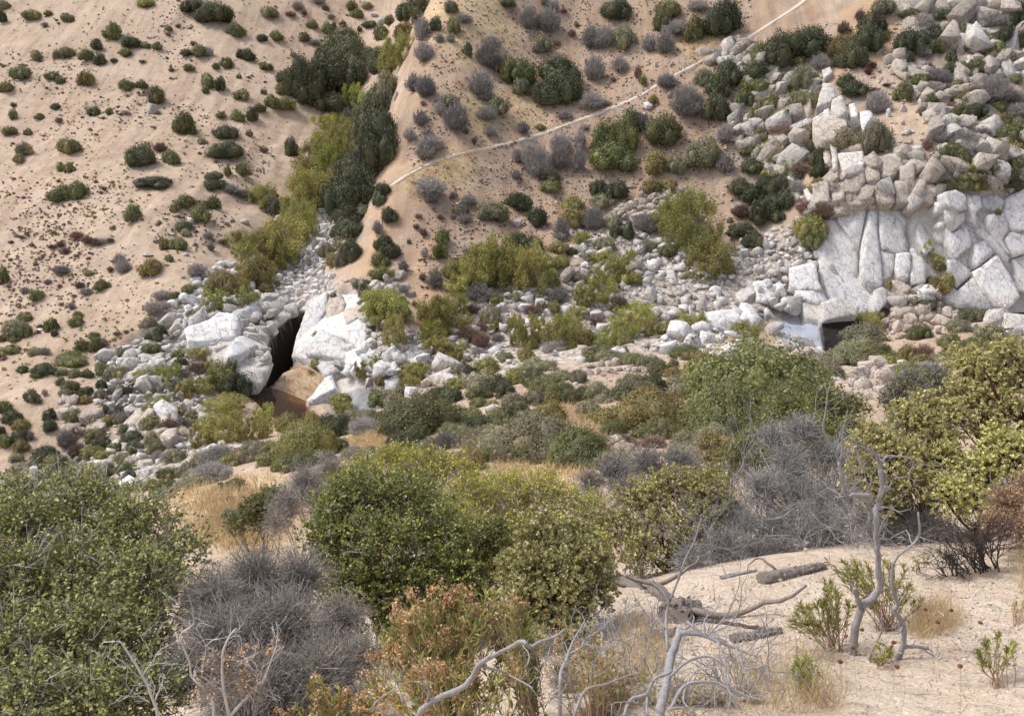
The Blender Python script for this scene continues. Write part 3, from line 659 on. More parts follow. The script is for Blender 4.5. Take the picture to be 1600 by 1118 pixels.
plants(400, 0, [(75,75,110,80,'q'),(600,35,95,75),(690,35,65,50),(632,85,80,65),(352,148,65,60),(447,175,90,80),(487,158,50,45,'d'),(545,150,50,45,'d'),(437,50,40,35),(35,235,65,50,'d'),(130,222,75,70),(312,230,80,65),(370,265,60,40,'p'),
 (235,342,50,45,'q'),(62,410,85,60),(690,155,70,40,'d'),(730,150,60,45,'d'),(837,125,60,65),(785,200,100,100),(645,180,40,40,'d'),(215,445,45,45,'d'),(160,480,80,80,'d'),(165,555,75,80),(50,570,35,35),(100,630,95,90),(190,645,110,90),(25,670,70,60),
 (220,915,105,120,'d'),(50,935,50,40,'n'),(265,40,70,60,'p'),(390,10,80,40,'p'),(470,105,50,35,'p'),(215,90,60,30,'n'),(303,82,40,35,'n'),
 (435,340,90,100,'k'),(290,490,150,200,'k'),(340,560,130,150,'k'),(560,250,150,130,'k'),(590,350,230,190,'k'),(470,460,210,210,'k'),(610,450,170,170,'k'),(420,400,100,110,'k'),
 (950,70,130,130,'d'),(1030,40,120,110,'k'),(1000,120,80,70,'q'),(935,200,140,130,'o'),(900,330,190,170,'y'),(830,410,150,150,'y'),(605,600,110,110,'b'),(430,770,120,90,'b'),(595,495,60,100,'G'),(510,745,90,70,'b'),(480,880,180,130,'y'),(560,950,170,150,'y'),(380,960,170,140,'y'),(330,1050,160,120,'y'),
 (760,700,220,200,'k'),(800,820,190,200,'k'),(690,780,150,180,'q'),(720,980,180,180,'k'),(620,1050,160,150,'k'),(850,520,120,100,'q'),(800,550,130,110,'o'),(480,640,170,130,'d'),(650,690,90,100,'q'),(830,950,100,140,'d'),(740,590,110,80,'q'),(560,700,100,70,'p'),
 (1210,40,105,90,'q'),(1125,148,65,85,'d'),(1235,160,90,110),(1040,190,90,140,'p'),(1145,240,60,60,'p'),(1215,240,50,60,'p'),(1052,330,110,120,'p'),(1317,310,60,85,'d'),(1480,260,90,70,'p'),(1450,350,130,160,'p'),(985,520,80,110,'p'),(1060,545,110,130,'p'),
 (1400,530,130,150,'p'),(1430,600,90,70,'p'),(1200,625,150,95,'q'),(1150,680,60,80,'p'),(1250,740,130,160,'p'),(1030,740,90,100,'p'),(1500,660,130,120,'q'),(1440,710,110,90,'p'),(1090,900,140,110,'p'),(1060,950,110,90,'p'),(1070,825,80,60,'p'),(960,840,70,80,'p'),
 (1465,820,80,70,'p'),(1045,645,40,35,'n'),(1310,820,35,40,'n'),(1360,880,30,40,'n'),(1540,400,110,110,'q'),(1560,20,120,50,'d'),(1300,120,80,60,'p')])
plants(800, 0, [(45,450,160,170,'K'),(-20,440,110,150,'K'),(280,430,240,190,'k'),(300,540,230,220,'k'),(240,560,190,180,'k'),(50,540,110,110,'q'),(650,60,180,140,'d'),(975,50,150,120),(940,130,110,130),(205,10,60,50,'p'),(250,35,90,70,'p'),(105,120,100,130,'p'),(170,130,90,80,'q'),(230,135,110,140,'p'),
 (185,275,110,110,'q'),(490,240,90,140,'p'),(570,240,110,130,'p'),(700,230,135,150,'q'),(855,270,90,110,'p'),(950,275,100,130,'p'),(510,430,110,140,'p'),(670,405,90,100,'p'),(785,455,50,80,'n'),(815,495,50,60,'o'),(1150,175,140,160),(1030,180,130,100,'p'),(1160,40,110,80,'p'),
 (1325,110,200,200,'d'),(1535,205,110,130),(965,510,100,90,'p'),(880,585,60,60,'o'),(1200,400,110,110,'q'),(1340,420,140,150,'k'),(1290,520,140,160,'k'),(1260,660,150,180,'d'),(1090,640,170,180,'p'),(1440,620,100,120),(1520,710,90,110),(1540,340,110,100,'q'),
 (590,850,200,230,'K'),(690,840,170,200,'K'),(620,970,240,190,'K'),(740,690,120,150,'d'),(935,810,220,200),(810,760,90,110,'p'),(1190,950,220,200,'q'),(1260,970,120,130),(900,1010,150,150,'o'),(1010,1020,140,130,'q'),(110,960,110,150,'p'),(170,1020,120,180,'p'),(305,880,110,120,'p'),(300,990,110,140,'p'),(425,880,80,140,'p'),(415,1000,70,150,'p'),
 (30,970,60,80,'p'),(25,1090,60,60,'p'),(500,665,110,100,'p'),(330,720,90,50,'p'),(70,800,80,80,'p'),(180,795,60,45,'o'),(450,770,60,40,'p'),(250,1100,100,60),(630,495,40,40,'n'),(375,210,50,50,'n'),(400,150,40,35,'o'),(280,270,40,40,'n'),(325,70,40,35,'n'),(590,660,60,40,'p'),(1330,840,90,100,'p'),(1330,1020,80,110,'p')])
plants(1200, 0, [(60,270,150,180,'d'),(130,300,130,150,'d'),(240,260,200,170,'d'),(470,290,170,140,'o'),(520,340,150,150,'d'),(640,150,140,130,'d'),(610,240,150,150,'d'),(710,40,110,100,'q'),(570,100,45,60,'n'),(470,180,60,70,'n'),(730,220,50,55,'o'),(860,260,120,140,'d'),(945,255,120,120,'d'),(850,350,90,80,'d'),
 (1050,290,110,85),(1045,200,80,80,'d'),(1140,350,70,80,'d'),(1130,430,70,80,'d'),(850,570,90,105),(650,410,45,50,'r'),(625,445,40,50,'r'),(740,530,40,28,'r'),(680,645,110,120,'p'),(480,500,90,80,'d'),(530,550,130,100,'d'),(500,860,170,130,'q'),(540,790,90,80,'p'),(670,860,150,180,'q'),(995,420,60,55,'r'),(1110,565,40,55,'r'),
 (990,900,45,65,'n'),(670,560,50,30,'r'),(1540,60,110,110,'d'),(1530,110,100,90,'d'),(1570,230,70,120,'d'),(1390,140,150,100,'p'),(1220,190,60,90,'q'),(1290,270,120,85,'d'),(1440,320,70,100),(1490,350,70,80,'q'),(1230,430,60,60),(1290,410,80,80),(1395,570,170,150,'p'),(1180,540,80,90),(1210,610,90,90,'o'),(1190,700,90,100),(1290,690,110,95,'d'),
 (1120,745,100,80),(1440,760,110,110,'o'),(1490,830,120,110),(1370,760,80,85),(1550,700,110,90,'p'),(1555,770,90,80,'q'),(1140,940,120,110),(1200,970,100,100),(1160,1020,100,60),(1380,1040,100,80),(1540,1010,100,90),(1500,1080,120,80),(1280,1100,120,60),(1530,490,90,65),(1540,610,100,75,'p'),(110,490,70,65),(20,640,90,110),
 (30,1010,90,80),(80,1085,120,80),(290,900,70,90,'d'),(300,980,90,110,'d'),(310,1060,100,90,'d'),(150,900,60,65,'d'),(960,1100,50,40),(290,620,45,70),(1440,1110,60,30),(1200,400,40,40,'q'),(310,850,60,70,'d'),(20,440,50,50,'p'),(960,700,30,35)])
plants(0, 280, [(960,15,210,60,'d'),(370,95,110,95),(420,70,90,80),(495,65,115,120),(840,205,120,112),(1320,30,110,75,'d'),(1385,35,70,65,'d'),(1165,135,115,95),(1095,170,65,60),(1245,215,125,110),(1270,160,90,70),(1335,140,85,90),(1150,285,90,80,'q'),(1160,330,80,50,'q'),(1115,400,125,92),(1025,395,75,90,'o'),(955,540,135,115,'o'),
 (1055,490,50,50),(700,303,40,28,'q'),(592,233,30,20,'q'),(385,565,85,50,'p'),(557,583,60,40),(630,655,100,75),(240,715,90,75),(155,690,55,40,'p'),(25,595,80,115),(95,925,150,115,'q'),(150,940,100,95),(155,855,90,60),(325,900,85,90),(345,955,50,50,'d'),(465,880,80,72),(490,840,65,50),(525,1030,90,80),(610,1020,100,95),(580,970,70,50),(640,1010,70,60,'q'),
 (12,990,40,45),(93,995,65,45),(70,1055,95,62),(20,1095,50,50),(220,1070,80,65,'q'),(280,1070,70,50,'p'),(440,1100,120,60),(930,890,120,85,'q'),(1010,940,100,80,'d'),(970,970,110,70,'d'),(760,1085,100,50),(950,1050,120,80),(1120,1080,90,55),(1190,680,100,75),(1095,720,70,55),(1010,720,90,55,'p'),(960,800,120,75,'p'),(1030,790,80,60,'p'),(770,540,90,90,'p'),(750,490,60,60,'p'),
 (545,375,70,50,'n'),(480,350,80,45,'n'),(600,390,60,50,'n'),(640,385,60,40,'p'),(690,560,50,40,'n'),(690,380,40,35,'n'),(410,445,60,45,'n'),(330,420,50,30,'n'),(380,405,45,40,'n'),(500,660,60,35,'n'),(870,560,35,25,'n'),(710,510,40,25,'n'),(255,915,40,30,'n'),(730,962,45,28,'n'),(790,950,35,25,'n'),(600,15,30,25,'n'),(650,58,30,28,'n'),(135,360,40,25,'n'),(1300,350,60,50,'p'),(1320,420,50,60,'p'),(1390,390,60,30,'n'),(1290,20,30,30,'n'),(1440,60,90,70,'p'),(1510,90,80,60,'p'),(300,640,50,40,'p'),(540,700,70,50,'p'),(450,790,50,50,'p'),
 (1510,390,160,130,'y'),(1540,480,130,130,'y'),(1390,620,130,115,'o'),(1340,760,140,110,'y'),(1480,660,150,130,'o'),(1540,740,130,110,'y'),(1560,600,110,120,'o'),(1230,570,130,70,'p'),(1210,830,80,60,'q')])
plants(400, 280, [(770,120,90,90,'d'),(800,60,100,90,'d'),(828,220,100,105,'d'),(760,300,60,85,'p'),(800,390,130,110,'d'),(830,440,110,100,'d'),(770,500,130,100,'K'),(790,580,130,90,'K'),(665,650,120,80,'d'),(690,710,90,70,'d'),(1165,350,110,100,'K'),(1150,440,110,110,'K'),(1085,50,165,130,'p'),(1100,110,110,90,'p'),(1450,190,170,120,'q'),(1500,200,120,120),(1280,190,90,80,'q'),(1300,240,90,70,'p'),
 (1235,100,50,50,'p'),(1330,130,90,75,'p'),(1570,400,90,90,'d'),(1570,470,90,80,'d'),(1045,330,45,50,'n'),(920,540,60,75,'p'),(955,385,30,30,'d'),(1040,610,35,48,'n'),(1120,620,90,120,'p'),(1220,560,120,130,'o'),(990,775,45,42,'n'),(865,735,40,38,'n'),(920,680,60,55,'p'),(1050,460,45,60,'p'),(1310,445,45,40,'p'),(1000,295,35,35,'n'),(1015,230,40,35,'n'),(1150,235,40,35,'n'),
 (600,230,170,140,'k'),(600,300,150,110,'k'),(560,400,160,130,'q'),(600,440,130,140,'d'),(540,490,110,100,'q'),(670,190,90,75,'q'),(560,50,130,105,'k'),(650,20,100,80,'k'),
 (60,110,170,130,'y'),(110,160,120,110,'q'),(240,190,160,140,'y'),(300,240,120,110,'o'),(370,70,130,130,'y'),(400,130,110,100,'o'),(60,380,190,160,'o'),(110,440,130,130,'d'),(30,440,120,130,'o'),(180,470,130,150,'y'),(60,600,140,130,'y'),(60,680,100,80,'o'),(450,440,110,100,'q'),(480,500,110,100,'o'),(770,770,170,130,'y'),(840,820,160,130,'o'),(800,900,120,90,'q'),(870,960,160,190,'y'),(1110,830,150,150,'y'),(1170,880,110,110,'o'),(1110,960,140,130,'b'),(1130,1050,140,110,'y'),
 (1440,490,190,150,'y'),(1500,560,170,140,'y'),(1540,600,150,130,'y'),(1330,640,190,130,'y'),(1250,680,130,90,'y'),(1300,900,100,90,'y'),(480,720,45,40,'q'),(660,770,60,60,'q'),(390,985,60,60,'y'),(1590,890,80,70,'g'),(1380,700,150,110,'p'),(1320,960,120,90,'n')])
plants(800, 280, [(240,40,130,85),(30,130,110,110,'d'),(80,150,90,100,'d'),(165,230,110,120,'d'),(30,365,100,95,'d'),(120,390,125,100,'d'),(370,150,140,110,'o'),(380,230,140,120,'o'),(540,50,130,110,'d'),(660,60,140,120,'d'),(560,130,150,90,'q'),(510,250,110,140,'p'),(630,260,110,90,'q'),(650,320,100,90,'d'),(590,400,140,105,'q'),(720,320,80,110,'d'),(840,280,125,120,'p'),(850,410,90,80,'q'),
 (880,40,120,100,'o'),(980,30,100,80,'o'),(820,110,60,55,'p'),(1090,160,110,95,'q'),(1410,40,110,100,'d'),(1490,90,120,110,'d'),(1570,40,110,110,'d'),(1550,200,130,140,'d'),(1430,310,120,90,'d'),(1510,380,125,100,'d'),(300,350,80,55,'p'),(980,440,120,90),(520,450,90,60),(310,310,80,120,'p'),
 (50,520,130,130,'y'),(70,600,110,120,'y'),(190,540,140,120,'y'),(230,620,110,100,'y'),(530,500,90,60,'b'),(730,510,90,110,'y'),(720,610,150,85,'o'),(430,740,100,130,'y'),(560,620,140,110,'y'),(790,830,170,75,'b'),(770,900,140,110,'y'),(830,930,100,80,'y'),(1130,890,150,80,'y'),(940,930,120,80,'y'),(350,910,160,120,'y'),(420,970,180,130,'o'),(150,940,110,140,'y'),(40,950,90,150,'y'),(110,1010,100,100,'o'),(580,1000,170,90,'y'),(640,900,120,80,'y'),(1090,1075,170,80),(1090,1010,110,45,'q'),(1450,950,150,120,'y'),(1490,1030,130,100,'q'),(290,720,100,90,'p'),(260,1050,120,80,'p'),(560,1080,200,70,'g'),(1030,770,60,50,'q'),(700,1010,100,80,'o')])
plants(1200, 280, [(60,50,150,140,'d'),(30,150,110,110,'d'),(100,120,110,110,'d'),(50,230,90,70,'d'),(265,290,140,140,'o'),(270,370,110,100,'g'),(410,90,70,105,'p'),(630,120,50,75,'q'),(1125,40,110,80),(1245,20,90,80),(1310,30,90,75),(1515,25,120,60,'d'),(1165,175,30,38),(1435,200,40,38,'o'),(1435,40,30,40),(1030,650,110,90,'o'),(1090,640,100,110,'o'),(890,740,110,70,'q'),(970,760,110,70,'d'),
 (940,950,120,100),(610,880,150,85,'y'),(610,960,200,140,'q'),(560,1040,150,110,'q'),(660,1060,150,110,'g'),(860,1080,90,110,'o'),(970,1080,90,90,'n'),(1130,1000,110,95),(1240,850,110,85,'d'),(1300,840,130,90,'q'),(1390,850,120,90,'d'),(1200,1050,130,100),(1300,1020,140,100),(1200,910,120,80,'q'),(1390,950,130,110,'q'),(1500,1030,120,110),(1570,1060,100,100,'q'),(1320,1090,160,90,'y'),(990,430,60,70,'y'),(1040,500,90,55,'y'),(365,635,35,45,'o'),(1080,545,60,40,'o'),(755,650,35,60,'o')])
plants(0, 540, [(455,85,170,75),(150,140,60,52),(268,148,130,78,'d'),(385,160,80,48,'q'),(470,170,80,60),(545,170,80,65,'d'),(635,145,90,95),(640,240,60,70,'d'),(430,250,110,80),(420,290,90,60,'q'),(370,220,60,55),(195,305,90,90,'q'),(245,345,40,30,'d'),(280,290,45,45,'p'),(545,280,90,75,'d'),(540,330,70,60,'o'),(740,270,90,65,'q'),(700,290,80,55,'d'),(800,275,60,60,'d'),(650,385,65,58),(310,420,95,80,'d'),(310,490,90,80,'d'),(30,370,85,85),(80,440,110,90,'d'),(130,490,110,80,'o'),(120,560,110,90,'d'),(130,620,110,80,'o'),
 (35,590,70,85),(100,690,80,60,'q'),(10,520,50,60,'d'),(600,550,130,90),(640,600,110,80,'d'),(580,650,120,70,'o'),(650,680,110,70,'o'),(820,570,120,90,'d'),(840,630,120,80,'d'),(770,510,70,60,'q'),(980,630,100,90),(950,280,65,45),(900,310,70,28),(950,340,90,50),(980,100,80,45),(870,130,50,48,'q'),(975,150,40,55,'q'),(195,560,50,60,'p'),
 (290,670,160,110,'d'),(340,720,150,110),(250,720,130,90),(790,760,110,90),(840,800,120,80,'d'),(690,770,80,100,'q'),(1110,680,150,90,'q'),(1060,690,100,70,'p'),(1080,590,100,80,'p'),(1290,700,180,90,'q'),(1380,690,160,90,'p'),(1480,700,130,90,'o'),(1060,800,160,100),(1180,770,170,100,'q'),(1320,800,170,100,'p'),(1210,850,180,100,'q'),(1030,870,150,90),(930,870,130,80,'o'),(1480,860,110,85),(1375,880,70,55),(1500,1070,120,110),(1400,170,150,140,'K'),(1440,220,130,110,'d'),(1530,230,110,120,'d'),(1330,130,80,80,'y'),(1260,250,140,90,'y'),(1380,400,170,120,'y'),(1340,470,150,100,'o'),(1450,350,150,90,'y'),(1280,560,130,120,'y'),(1420,540,180,140,'y'),(1530,510,150,160,'y'),(1150,170,90,70,'p'),(1240,60,120,70,'y'),
 (360,860,110,70,'q'),(790,900,120,60,'p'),(1040,920,150,60,'q'),(1430,960,60,40,'n'),(120,760,110,60,'q'),(1420,1060,90,80,'q')])
plants(400, 540, [(60,430,120,110,'y'),(40,520,110,120,'y'),(200,480,150,110,'o'),(270,540,150,110),(330,600,150,110),(100,640,140,100),(70,710,120,80),(200,660,170,120,'d'),(260,720,160,90),(180,740,120,80),(380,580,150,110),(360,660,140,90,'q'),(450,480,130,110,'d'),(530,500,150,130,'d'),(350,460,120,95,'o'),(540,390,130,85,'y'),(600,440,120,80,'q'),(690,450,150,85,'q'),(760,460,100,70,'d'),(510,620,130,85),(420,690,110,80,'q'),(600,670,140,75),(700,680,160,80,'q'),(790,690,130,75),
 (780,320,120,85),(860,310,140,90,'q'),(930,290,90,70),(1130,300,130,95,'d'),(1210,310,120,90,'d'),(1080,370,130,90,'q'),(1150,410,130,95),(1020,470,150,110,'d'),(930,520,150,120,'d'),(1000,560,140,110,'d'),(900,590,130,90,'d'),(1080,480,120,90),(1190,400,100,80,'q'),(1270,420,130,90,'q'),(1350,430,120,80),(1080,620,130,90,'q'),(1170,600,130,100,'p'),(1220,530,140,90),(1300,540,120,85,'q'),(1390,560,170,110,'q'),(1450,550,130,95),(1350,610,130,80,'q'),(1440,680,140,80),(1550,680,130,90,'q'),(1390,285,120,75),(1510,230,110,110,'d'),(1560,270,100,100,'d'),(1240,150,130,75,'q'),(1310,150,90,60,'d'),
 (1390,355,90,55),(1480,355,60,38,'o'),(1500,450,150,90),(1570,420,110,100,'d'),(520,330,130,60,'o'),(660,150,70,90,'y'),(740,90,60,60,'y'),(990,150,120,80,'y'),(960,210,100,80,'y'),(1040,170,90,90,'y'),(370,110,50,50,'o'),(345,170,40,40,'b'),(770,220,45,45,'o'),(130,950,140,80),(80,930,110,70,'q'),(90,1060,160,100),(50,1000,110,80,'q'),(170,1020,110,80,'q'),(1150,690,120,60,'q'),(860,660,120,70,'o'),(950,680,110,60,'y')])
plants(800, 540, [(140,200,150,120,'d'),(220,240,160,110),(130,110,120,75,'q'),(220,120,110,60,'q'),(300,280,150,110),(370,320,130,100),(250,330,110,80,'o'),(520,280,140,100,'q'),(450,290,100,80,'d'),(420,190,120,75,'q'),(500,60,150,85),(600,60,140,85,'q'),(660,90,110,70,'q'),(760,90,150,85),(860,110,150,100,'q'),(930,150,110,80),(780,230,170,110,'q'),(870,220,130,100,'d'),(690,240,90,70,'q'),(1000,110,60,58,'q'),(1110,180,120,80,'o'),(1200,180,100,70,'o'),(480,380,120,85,'q'),(440,370,80,60,'q'),(460,450,90,45,'o'),
 (620,440,160,120,'o'),(720,430,140,120,'o'),(650,510,140,80),(880,340,180,120,'q'),(970,380,150,120,'g'),(850,450,160,120,'q'),(930,510,170,120),(830,540,120,80),(1130,270,120,130),(1150,370,110,90),(1440,180,220,150,'q'),(1540,120,150,120,'q'),(1500,270,190,170,'K'),(1570,230,150,150,'K'),(1530,350,200,150,'K'),(1420,300,110,100,'g'),
 (1200,400,200,150,'q'),(1310,440,200,170,'q'),(1150,500,170,150),(1260,560,200,150,'q'),(1380,530,150,130,'d'),(1320,360,130,100),(1420,620,170,120),(1540,560,180,150),(1480,460,150,120,'q'),(1570,680,120,120,'g'),(150,500,200,150,'q'),(270,540,210,160,'q'),(120,600,190,150,'q'),(240,640,240,150,'q'),(380,600,160,130),(60,660,150,120),(460,630,140,110),(490,680,120,90,'o'),(40,400,130,100),(110,440,110,80,'q'),(30,470,90,70,'o'),(690,590,130,60,'n'),(560,600,60,50,'n'),(880,600,110,60,'n'),(420,720,120,80,'n'),(560,330,90,50,'q')])
plants(1200, 540, [(30,100,150,140),(110,170,150,140,'d'),(160,250,180,160),(60,280,170,150,'d'),(210,340,150,130),(90,380,160,110),(330,130,170,110,'q'),(260,110,120,90,'q'),(420,170,110,80,'q'),(490,70,200,100,'q'),(620,50,170,95),(660,90,110,60,'q'),(760,90,130,70,'o'),(880,150,150,80),(960,200,170,110,'q'),(860,200,120,90,'q'),(1030,230,130,110,'q'),(900,260,150,90,'q'),(1180,60,160,100),(1120,110,110,80,'q'),(1570,60,130,110,'q'),(1080,90,110,70,'q'),(410,350,90,90,'o'),(480,400,110,90),(430,430,120,80)])

plants(800, 280, [(1110, 270, 380, 400, 'S'), (1200, 500, 230, 200, 'y'), (120, 560, 190, 240, 'y'), (980, 240, 170, 170, 'y'), (640, 560, 120, 110, 'y'), (300, 960, 200, 170, 'y'), (700, 940, 160, 120, 'y')])
plants(400, 280, [(1480, 520, 260, 260, 'y'), (1350, 600, 200, 170, 'y'), (820, 800, 230, 190, 'y'), (1130, 860, 190, 190, 'y'), (1250, 800, 150, 130, 'y'), (200, 330, 200, 180, 'y'), (330, 60, 200, 170, 'y')])
plants(0, 0, [(1185, 597, 165, 125, 'K'), (1130, 640, 100, 80, 'K'), (1235, 640, 110, 85, 'K'), (850, 685, 110, 62, 'q'), (905, 700, 80, 55, 'g'), (800, 690, 80, 55, 'q'), (1010, 640, 90, 60, 'o'), (480, 690, 90, 60, 'o'), (660, 650, 90, 60, 'g'), (600,95,46,45,'d'),(575,185,48,52,'b'),(540,215,50,46,'y'),(520,255,50,46,'b'),(490,300,56,54,'y'),(555,300,60,70,'k'),(590,230,55,70,'k'),(606,140,38,56,'q'),(440,380,54,56,'y'),(400,420,50,50,'o'),(470,350,46,46,'y'),(350,445,56,44,'o')], 1.0)
# the bench is thick with low shrubs: fill between the larger ones traced above
BENCH = [(100,745),(240,720),(330,700),(480,655),(600,640),(700,600),(830,580),(960,590),(1080,560),(1200,575),(1280,560),(1420,530),(1600,530),(1600,600),(1420,660),(1250,640),(1150,700),(1000,720),(900,725),(760,720),(620,715),(480,725),(350,740),(180,775)]
CLEAR = [[(545,690),(580,665),(680,660),(690,700),(640,715),(545,715)], [(850,635),(900,615),(960,650),(940,700),(900,690)], [(880,570),(1010,560),(1010,600),(900,605)], [(1270,575),(1420,560),(1420,650),(1290,640)], [(380,730),(490,720),(480,760),(380,760)], [(610,600),(700,600),(670,640),(600,645)], [(930,680),(1060,680),(1060,720),(930,720)], [(1370,520),(1470,520),(1470,560),(1370,560)], [(750,680),(810,680),(810,712),(750,712)]]
def _in(x, y, poly): return soft_poly(np.array([float(x)]), np.array([float(y)]), poly, 1e-3)[0] > .5
_br = np.random.default_rng(21); _n = 0
for _ in range(6000):
    x, y = _br.uniform(80, 1600), _br.uniform(525, 780)
    if not _in(x, y, BENCH) or any(_in(x, y, c) for c in CLEAR): continue
    w_ = _br.uniform(26, 52) * (0.8 + (y - 530) / 300)
    if any(abs(x - q[0]) < .34 * (w_ + q[2]) and abs(y - q[1]) < .30 * (w_ * .6 + q[3]) for q in PLANTS): continue
    PLANTS.append((x, y, w_, w_ * _br.uniform(.52, .78), _br.choice(list('qqqqqgooodp')))); _n += 1
    if _n >= 200: break
CREEK = [[(640,560),(700,470),(800,430),(960,420),(1000,520),(960,560),(800,585)], [(80,740),(120,640),(200,570),(330,560),(380,620),(330,690),(240,720)], [(700,400),(900,380),(1020,330),(1100,330),(1000,400),(850,440)], [(1150,120),(1290,60),(1290,330),(1150,330)], [(1410,20),(1590,20),(1590,270),(1470,270)]]
_n = 0
for _ in range(4000):
    c_ = CREEK[_br.integers(0, 5)]; q = np.array(c_); x, y = _br.uniform(q.min(0), q.max(0))
    if not _in(x, y, c_): continue
    w_ = _br.uniform(16, 40)
    if any(abs(x - q_[0]) < .36 * (w_ + q_[2]) and abs(y - q_[1]) < .36 * (w_ * .8 + q_[3]) for q_ in PLANTS): continue
    PLANTS.append((x, y, w_, w_ * _br.uniform(.65, 1.0), _br.choice(list('yyyoqqpn' if c_ is CREEK[0] else 'oqqpdgyn')))); _n += 1
    if _n >= 130: break
# the two most common labels would otherwise repeat: give the landmarks their own words
OWN = {(885/3.9925,965/3.9925): 'darkest large round shrub of the left hillside, above the twin shrub', (840/3.9925,280+205/3.9925): 'lone round green shrub on bare sand of the left hillside',
       (955/3.9925,280+540/3.9925): 'round olive green shrub beside white stones on the left hillside'}
TRX = np.array([606,640,680,720,790,850,900,950,1000,1040,1080,1120,1165,1212,1255]); TRY = np.array([294,272,253,240,225,208,190,171,150,125,104,84,62,32,3])
for i, (x, y, w_, h_, k) in enumerate(PLANTS):
    if k in 'ybGS': f_ = .92 if k == 'S' else 1.18; PLANTS[i] = (x, y, w_ * f_, h_ * f_, k); continue
    if k == 'k' and x < 660: PLANTS[i] = (x, y, w_ * 1.3, h_ * 1.3, k); continue
    if y > 560 and x > 330: w_ *= 1.22; h_ *= 1.25; PLANTS[i] = (x, y, w_, h_, k)
    elif x > 1130 and k != 'r': w_ *= 1.18; h_ *= 1.15; PLANTS[i] = (x, y, w_, h_, k)
    if 606 < x < 1255 and not (abs(x - 1041) < 9 and abs(y - 128) < 9):
        ty = np.interp([x - w_ * .4, x, x + w_ * .4], TRX, TRY)
        if y < ty[1] and y + h_ * .5 > ty.min() - 4: PLANTS[i] = (x, ty.min() - 4 - h_ * .5, w_, h_, k)
        elif y >= ty[1] and y - h_ * .58 < ty.max() + 5: PLANTS[i] = (x, ty.max() + 5 + h_ * .58, w_, h_, k)
pb = np.array([[x, y + .5 * h - .12 * min(w_, h * 1.4)] for x, y, w_, h_, k in PLANTS for h in (h_,)])
pos_p = hit(pb[:, 0], pb[:, 1])
prg = np.random.default_rng(11)
order = sorted(range(len(PLANTS)), key=lambda i: -PLANTS[i][2])
NP = {}
for i in order:
    px, py, w_, h_, k = PLANTS[i]; name, words, noun, typ, mat = KIND[k]; p = pos_p[i]
    mpp = (p[1] * CP - p[2] * SP) / F
    lod = 0 if w_ < 13 else 1 if w_ < 25 else 2 if w_ < 42 else 3 if w_ < 80 else 4
    W = w_ * mpp * .5; H = mpp * float(np.clip((h_ - .24 * w_) / .90, (.78 if py > 560 else max(.56, min(.9, .48 * w_ / h_))) * h_, h_)) * (1.0 if typ != 'willow' else 1.08)
    yaw = prg.uniform(0, 2 * PI); fy = prg.uniform(.7, 1.2); v = int(prg.integers(0, 4))
    W *= .96; sc = (W, W * fy, H)
    key = (px, py)
    lab = None
    for (a, b), l in OWN.items():
        if abs(a - px) < .5 and abs(b - py) < .5: lab = l; USED[l] = 1
    cat = noun; nn = noun
    if lab is None: lab = make_label(words, nn, px, py, w_, h_)
    grp = group_of(noun, px, py, k)
    NP.setdefault(grp, []).append(i)
    z = (p[0], p[1], p[2] - .06 * H)
    if typ == 'twig':
        mats = M[mat]
        if w_ < 30:
            o = use(proto('twig', lod, v % 3), name, mats, None, z); o.scale = sc; o.rotation_euler.z = yaw; tag(o, lab, cat, grp)
        else:
            e = empty(name, z, lab, cat, grp); e.scale = sc; e.rotation_euler.z = yaw
            use(proto('twig', lod, v % 3), 'twigs', mats, e); use(proto('stem', 3, v % 2), 'stem', M['dead_grey'], e)
    elif typ == 'dome':
        if w_ < 30:
            o = use(proto('dome', lod, v), name, M[mat], None, z); o.scale = sc; o.rotation_euler.z = yaw; tag(o, lab, cat, grp)
        else:
            e = empty(name, z, lab, cat, grp); e.scale = sc; e.rotation_euler.z = yaw
            tr = name == 'oak_tree'
            use(proto('dome', lod, v), 'crown' if tr else 'foliage', M[mat], e)
            use(proto('stem', 3, v % 2), 'trunk' if tr else 'stem', M['bark_brown'], e)
    else:
        e = empty(name, z, lab, cat, grp); e.scale = sc; e.rotation_euler.z = yaw
        use(proto('willow', max(lod, 1), v), 'crown', M[mat], e)
        use(proto('wtrunk', max(lod, 1), v), 'trunk', M['bark_pale'], e)
# ------------------------------------------------------------------ rock
from mathutils.geometry import delaunay_2d_cdt
def hull_rock(seed, n=16, bev=0.07, squash=(1, 1, .8), angular=0.25, noise_amt=.03, sub=0):
    rg = np.random.default_rng(seed); p = unit(rg.normal(size=(n, 3))) * (1 - angular * rg.uniform(0, 1, (n, 1))) * squash
    bm = bmesh.new()
    for q in p: bm.verts.new(q)
    r = bmesh.ops.convex_hull(bm, input=bm.verts)
    bmesh.ops.delete(bm, geom=[v for v in bm.verts if not v.link_faces], context='VERTS')
    bmesh.ops.dissolve_limit(bm, angle_limit=math.radians(14), verts=bm.verts, edges=bm.edges)
    if bev: bmesh.ops.bevel(bm, geom=list(bm.edges), offset=bev, segments=1, affect='EDGES', profile=.6)
    bmesh.ops.triangulate(bm, faces=bm.faces)
    if sub:
        bmesh.ops.subdivide_edges(bm, edges=[e for e in bm.edges if e.calc_length() > .25], cuts=sub, use_grid_fill=True)
        bmesh.ops.triangulate(bm, faces=bm.faces)
    V = np.array([v.co[:] for v in bm.verts]); T = np.array([[v.index for v in f.verts] for f in bm.faces]); bm.free()
    V *= 1 + noise_amt * rg.normal(size=(len(V), 1))
    V += .06 * np.stack([fbm(V[:, 0] * 2 + seed, V[:, 1] * 2 + V[:, 2] * 1.7, 3, seed + s) for s in range(3)], -1)
    V /= np.abs(V).max(0)
    return V, T
BLD = []; BLK = []; PEB = []
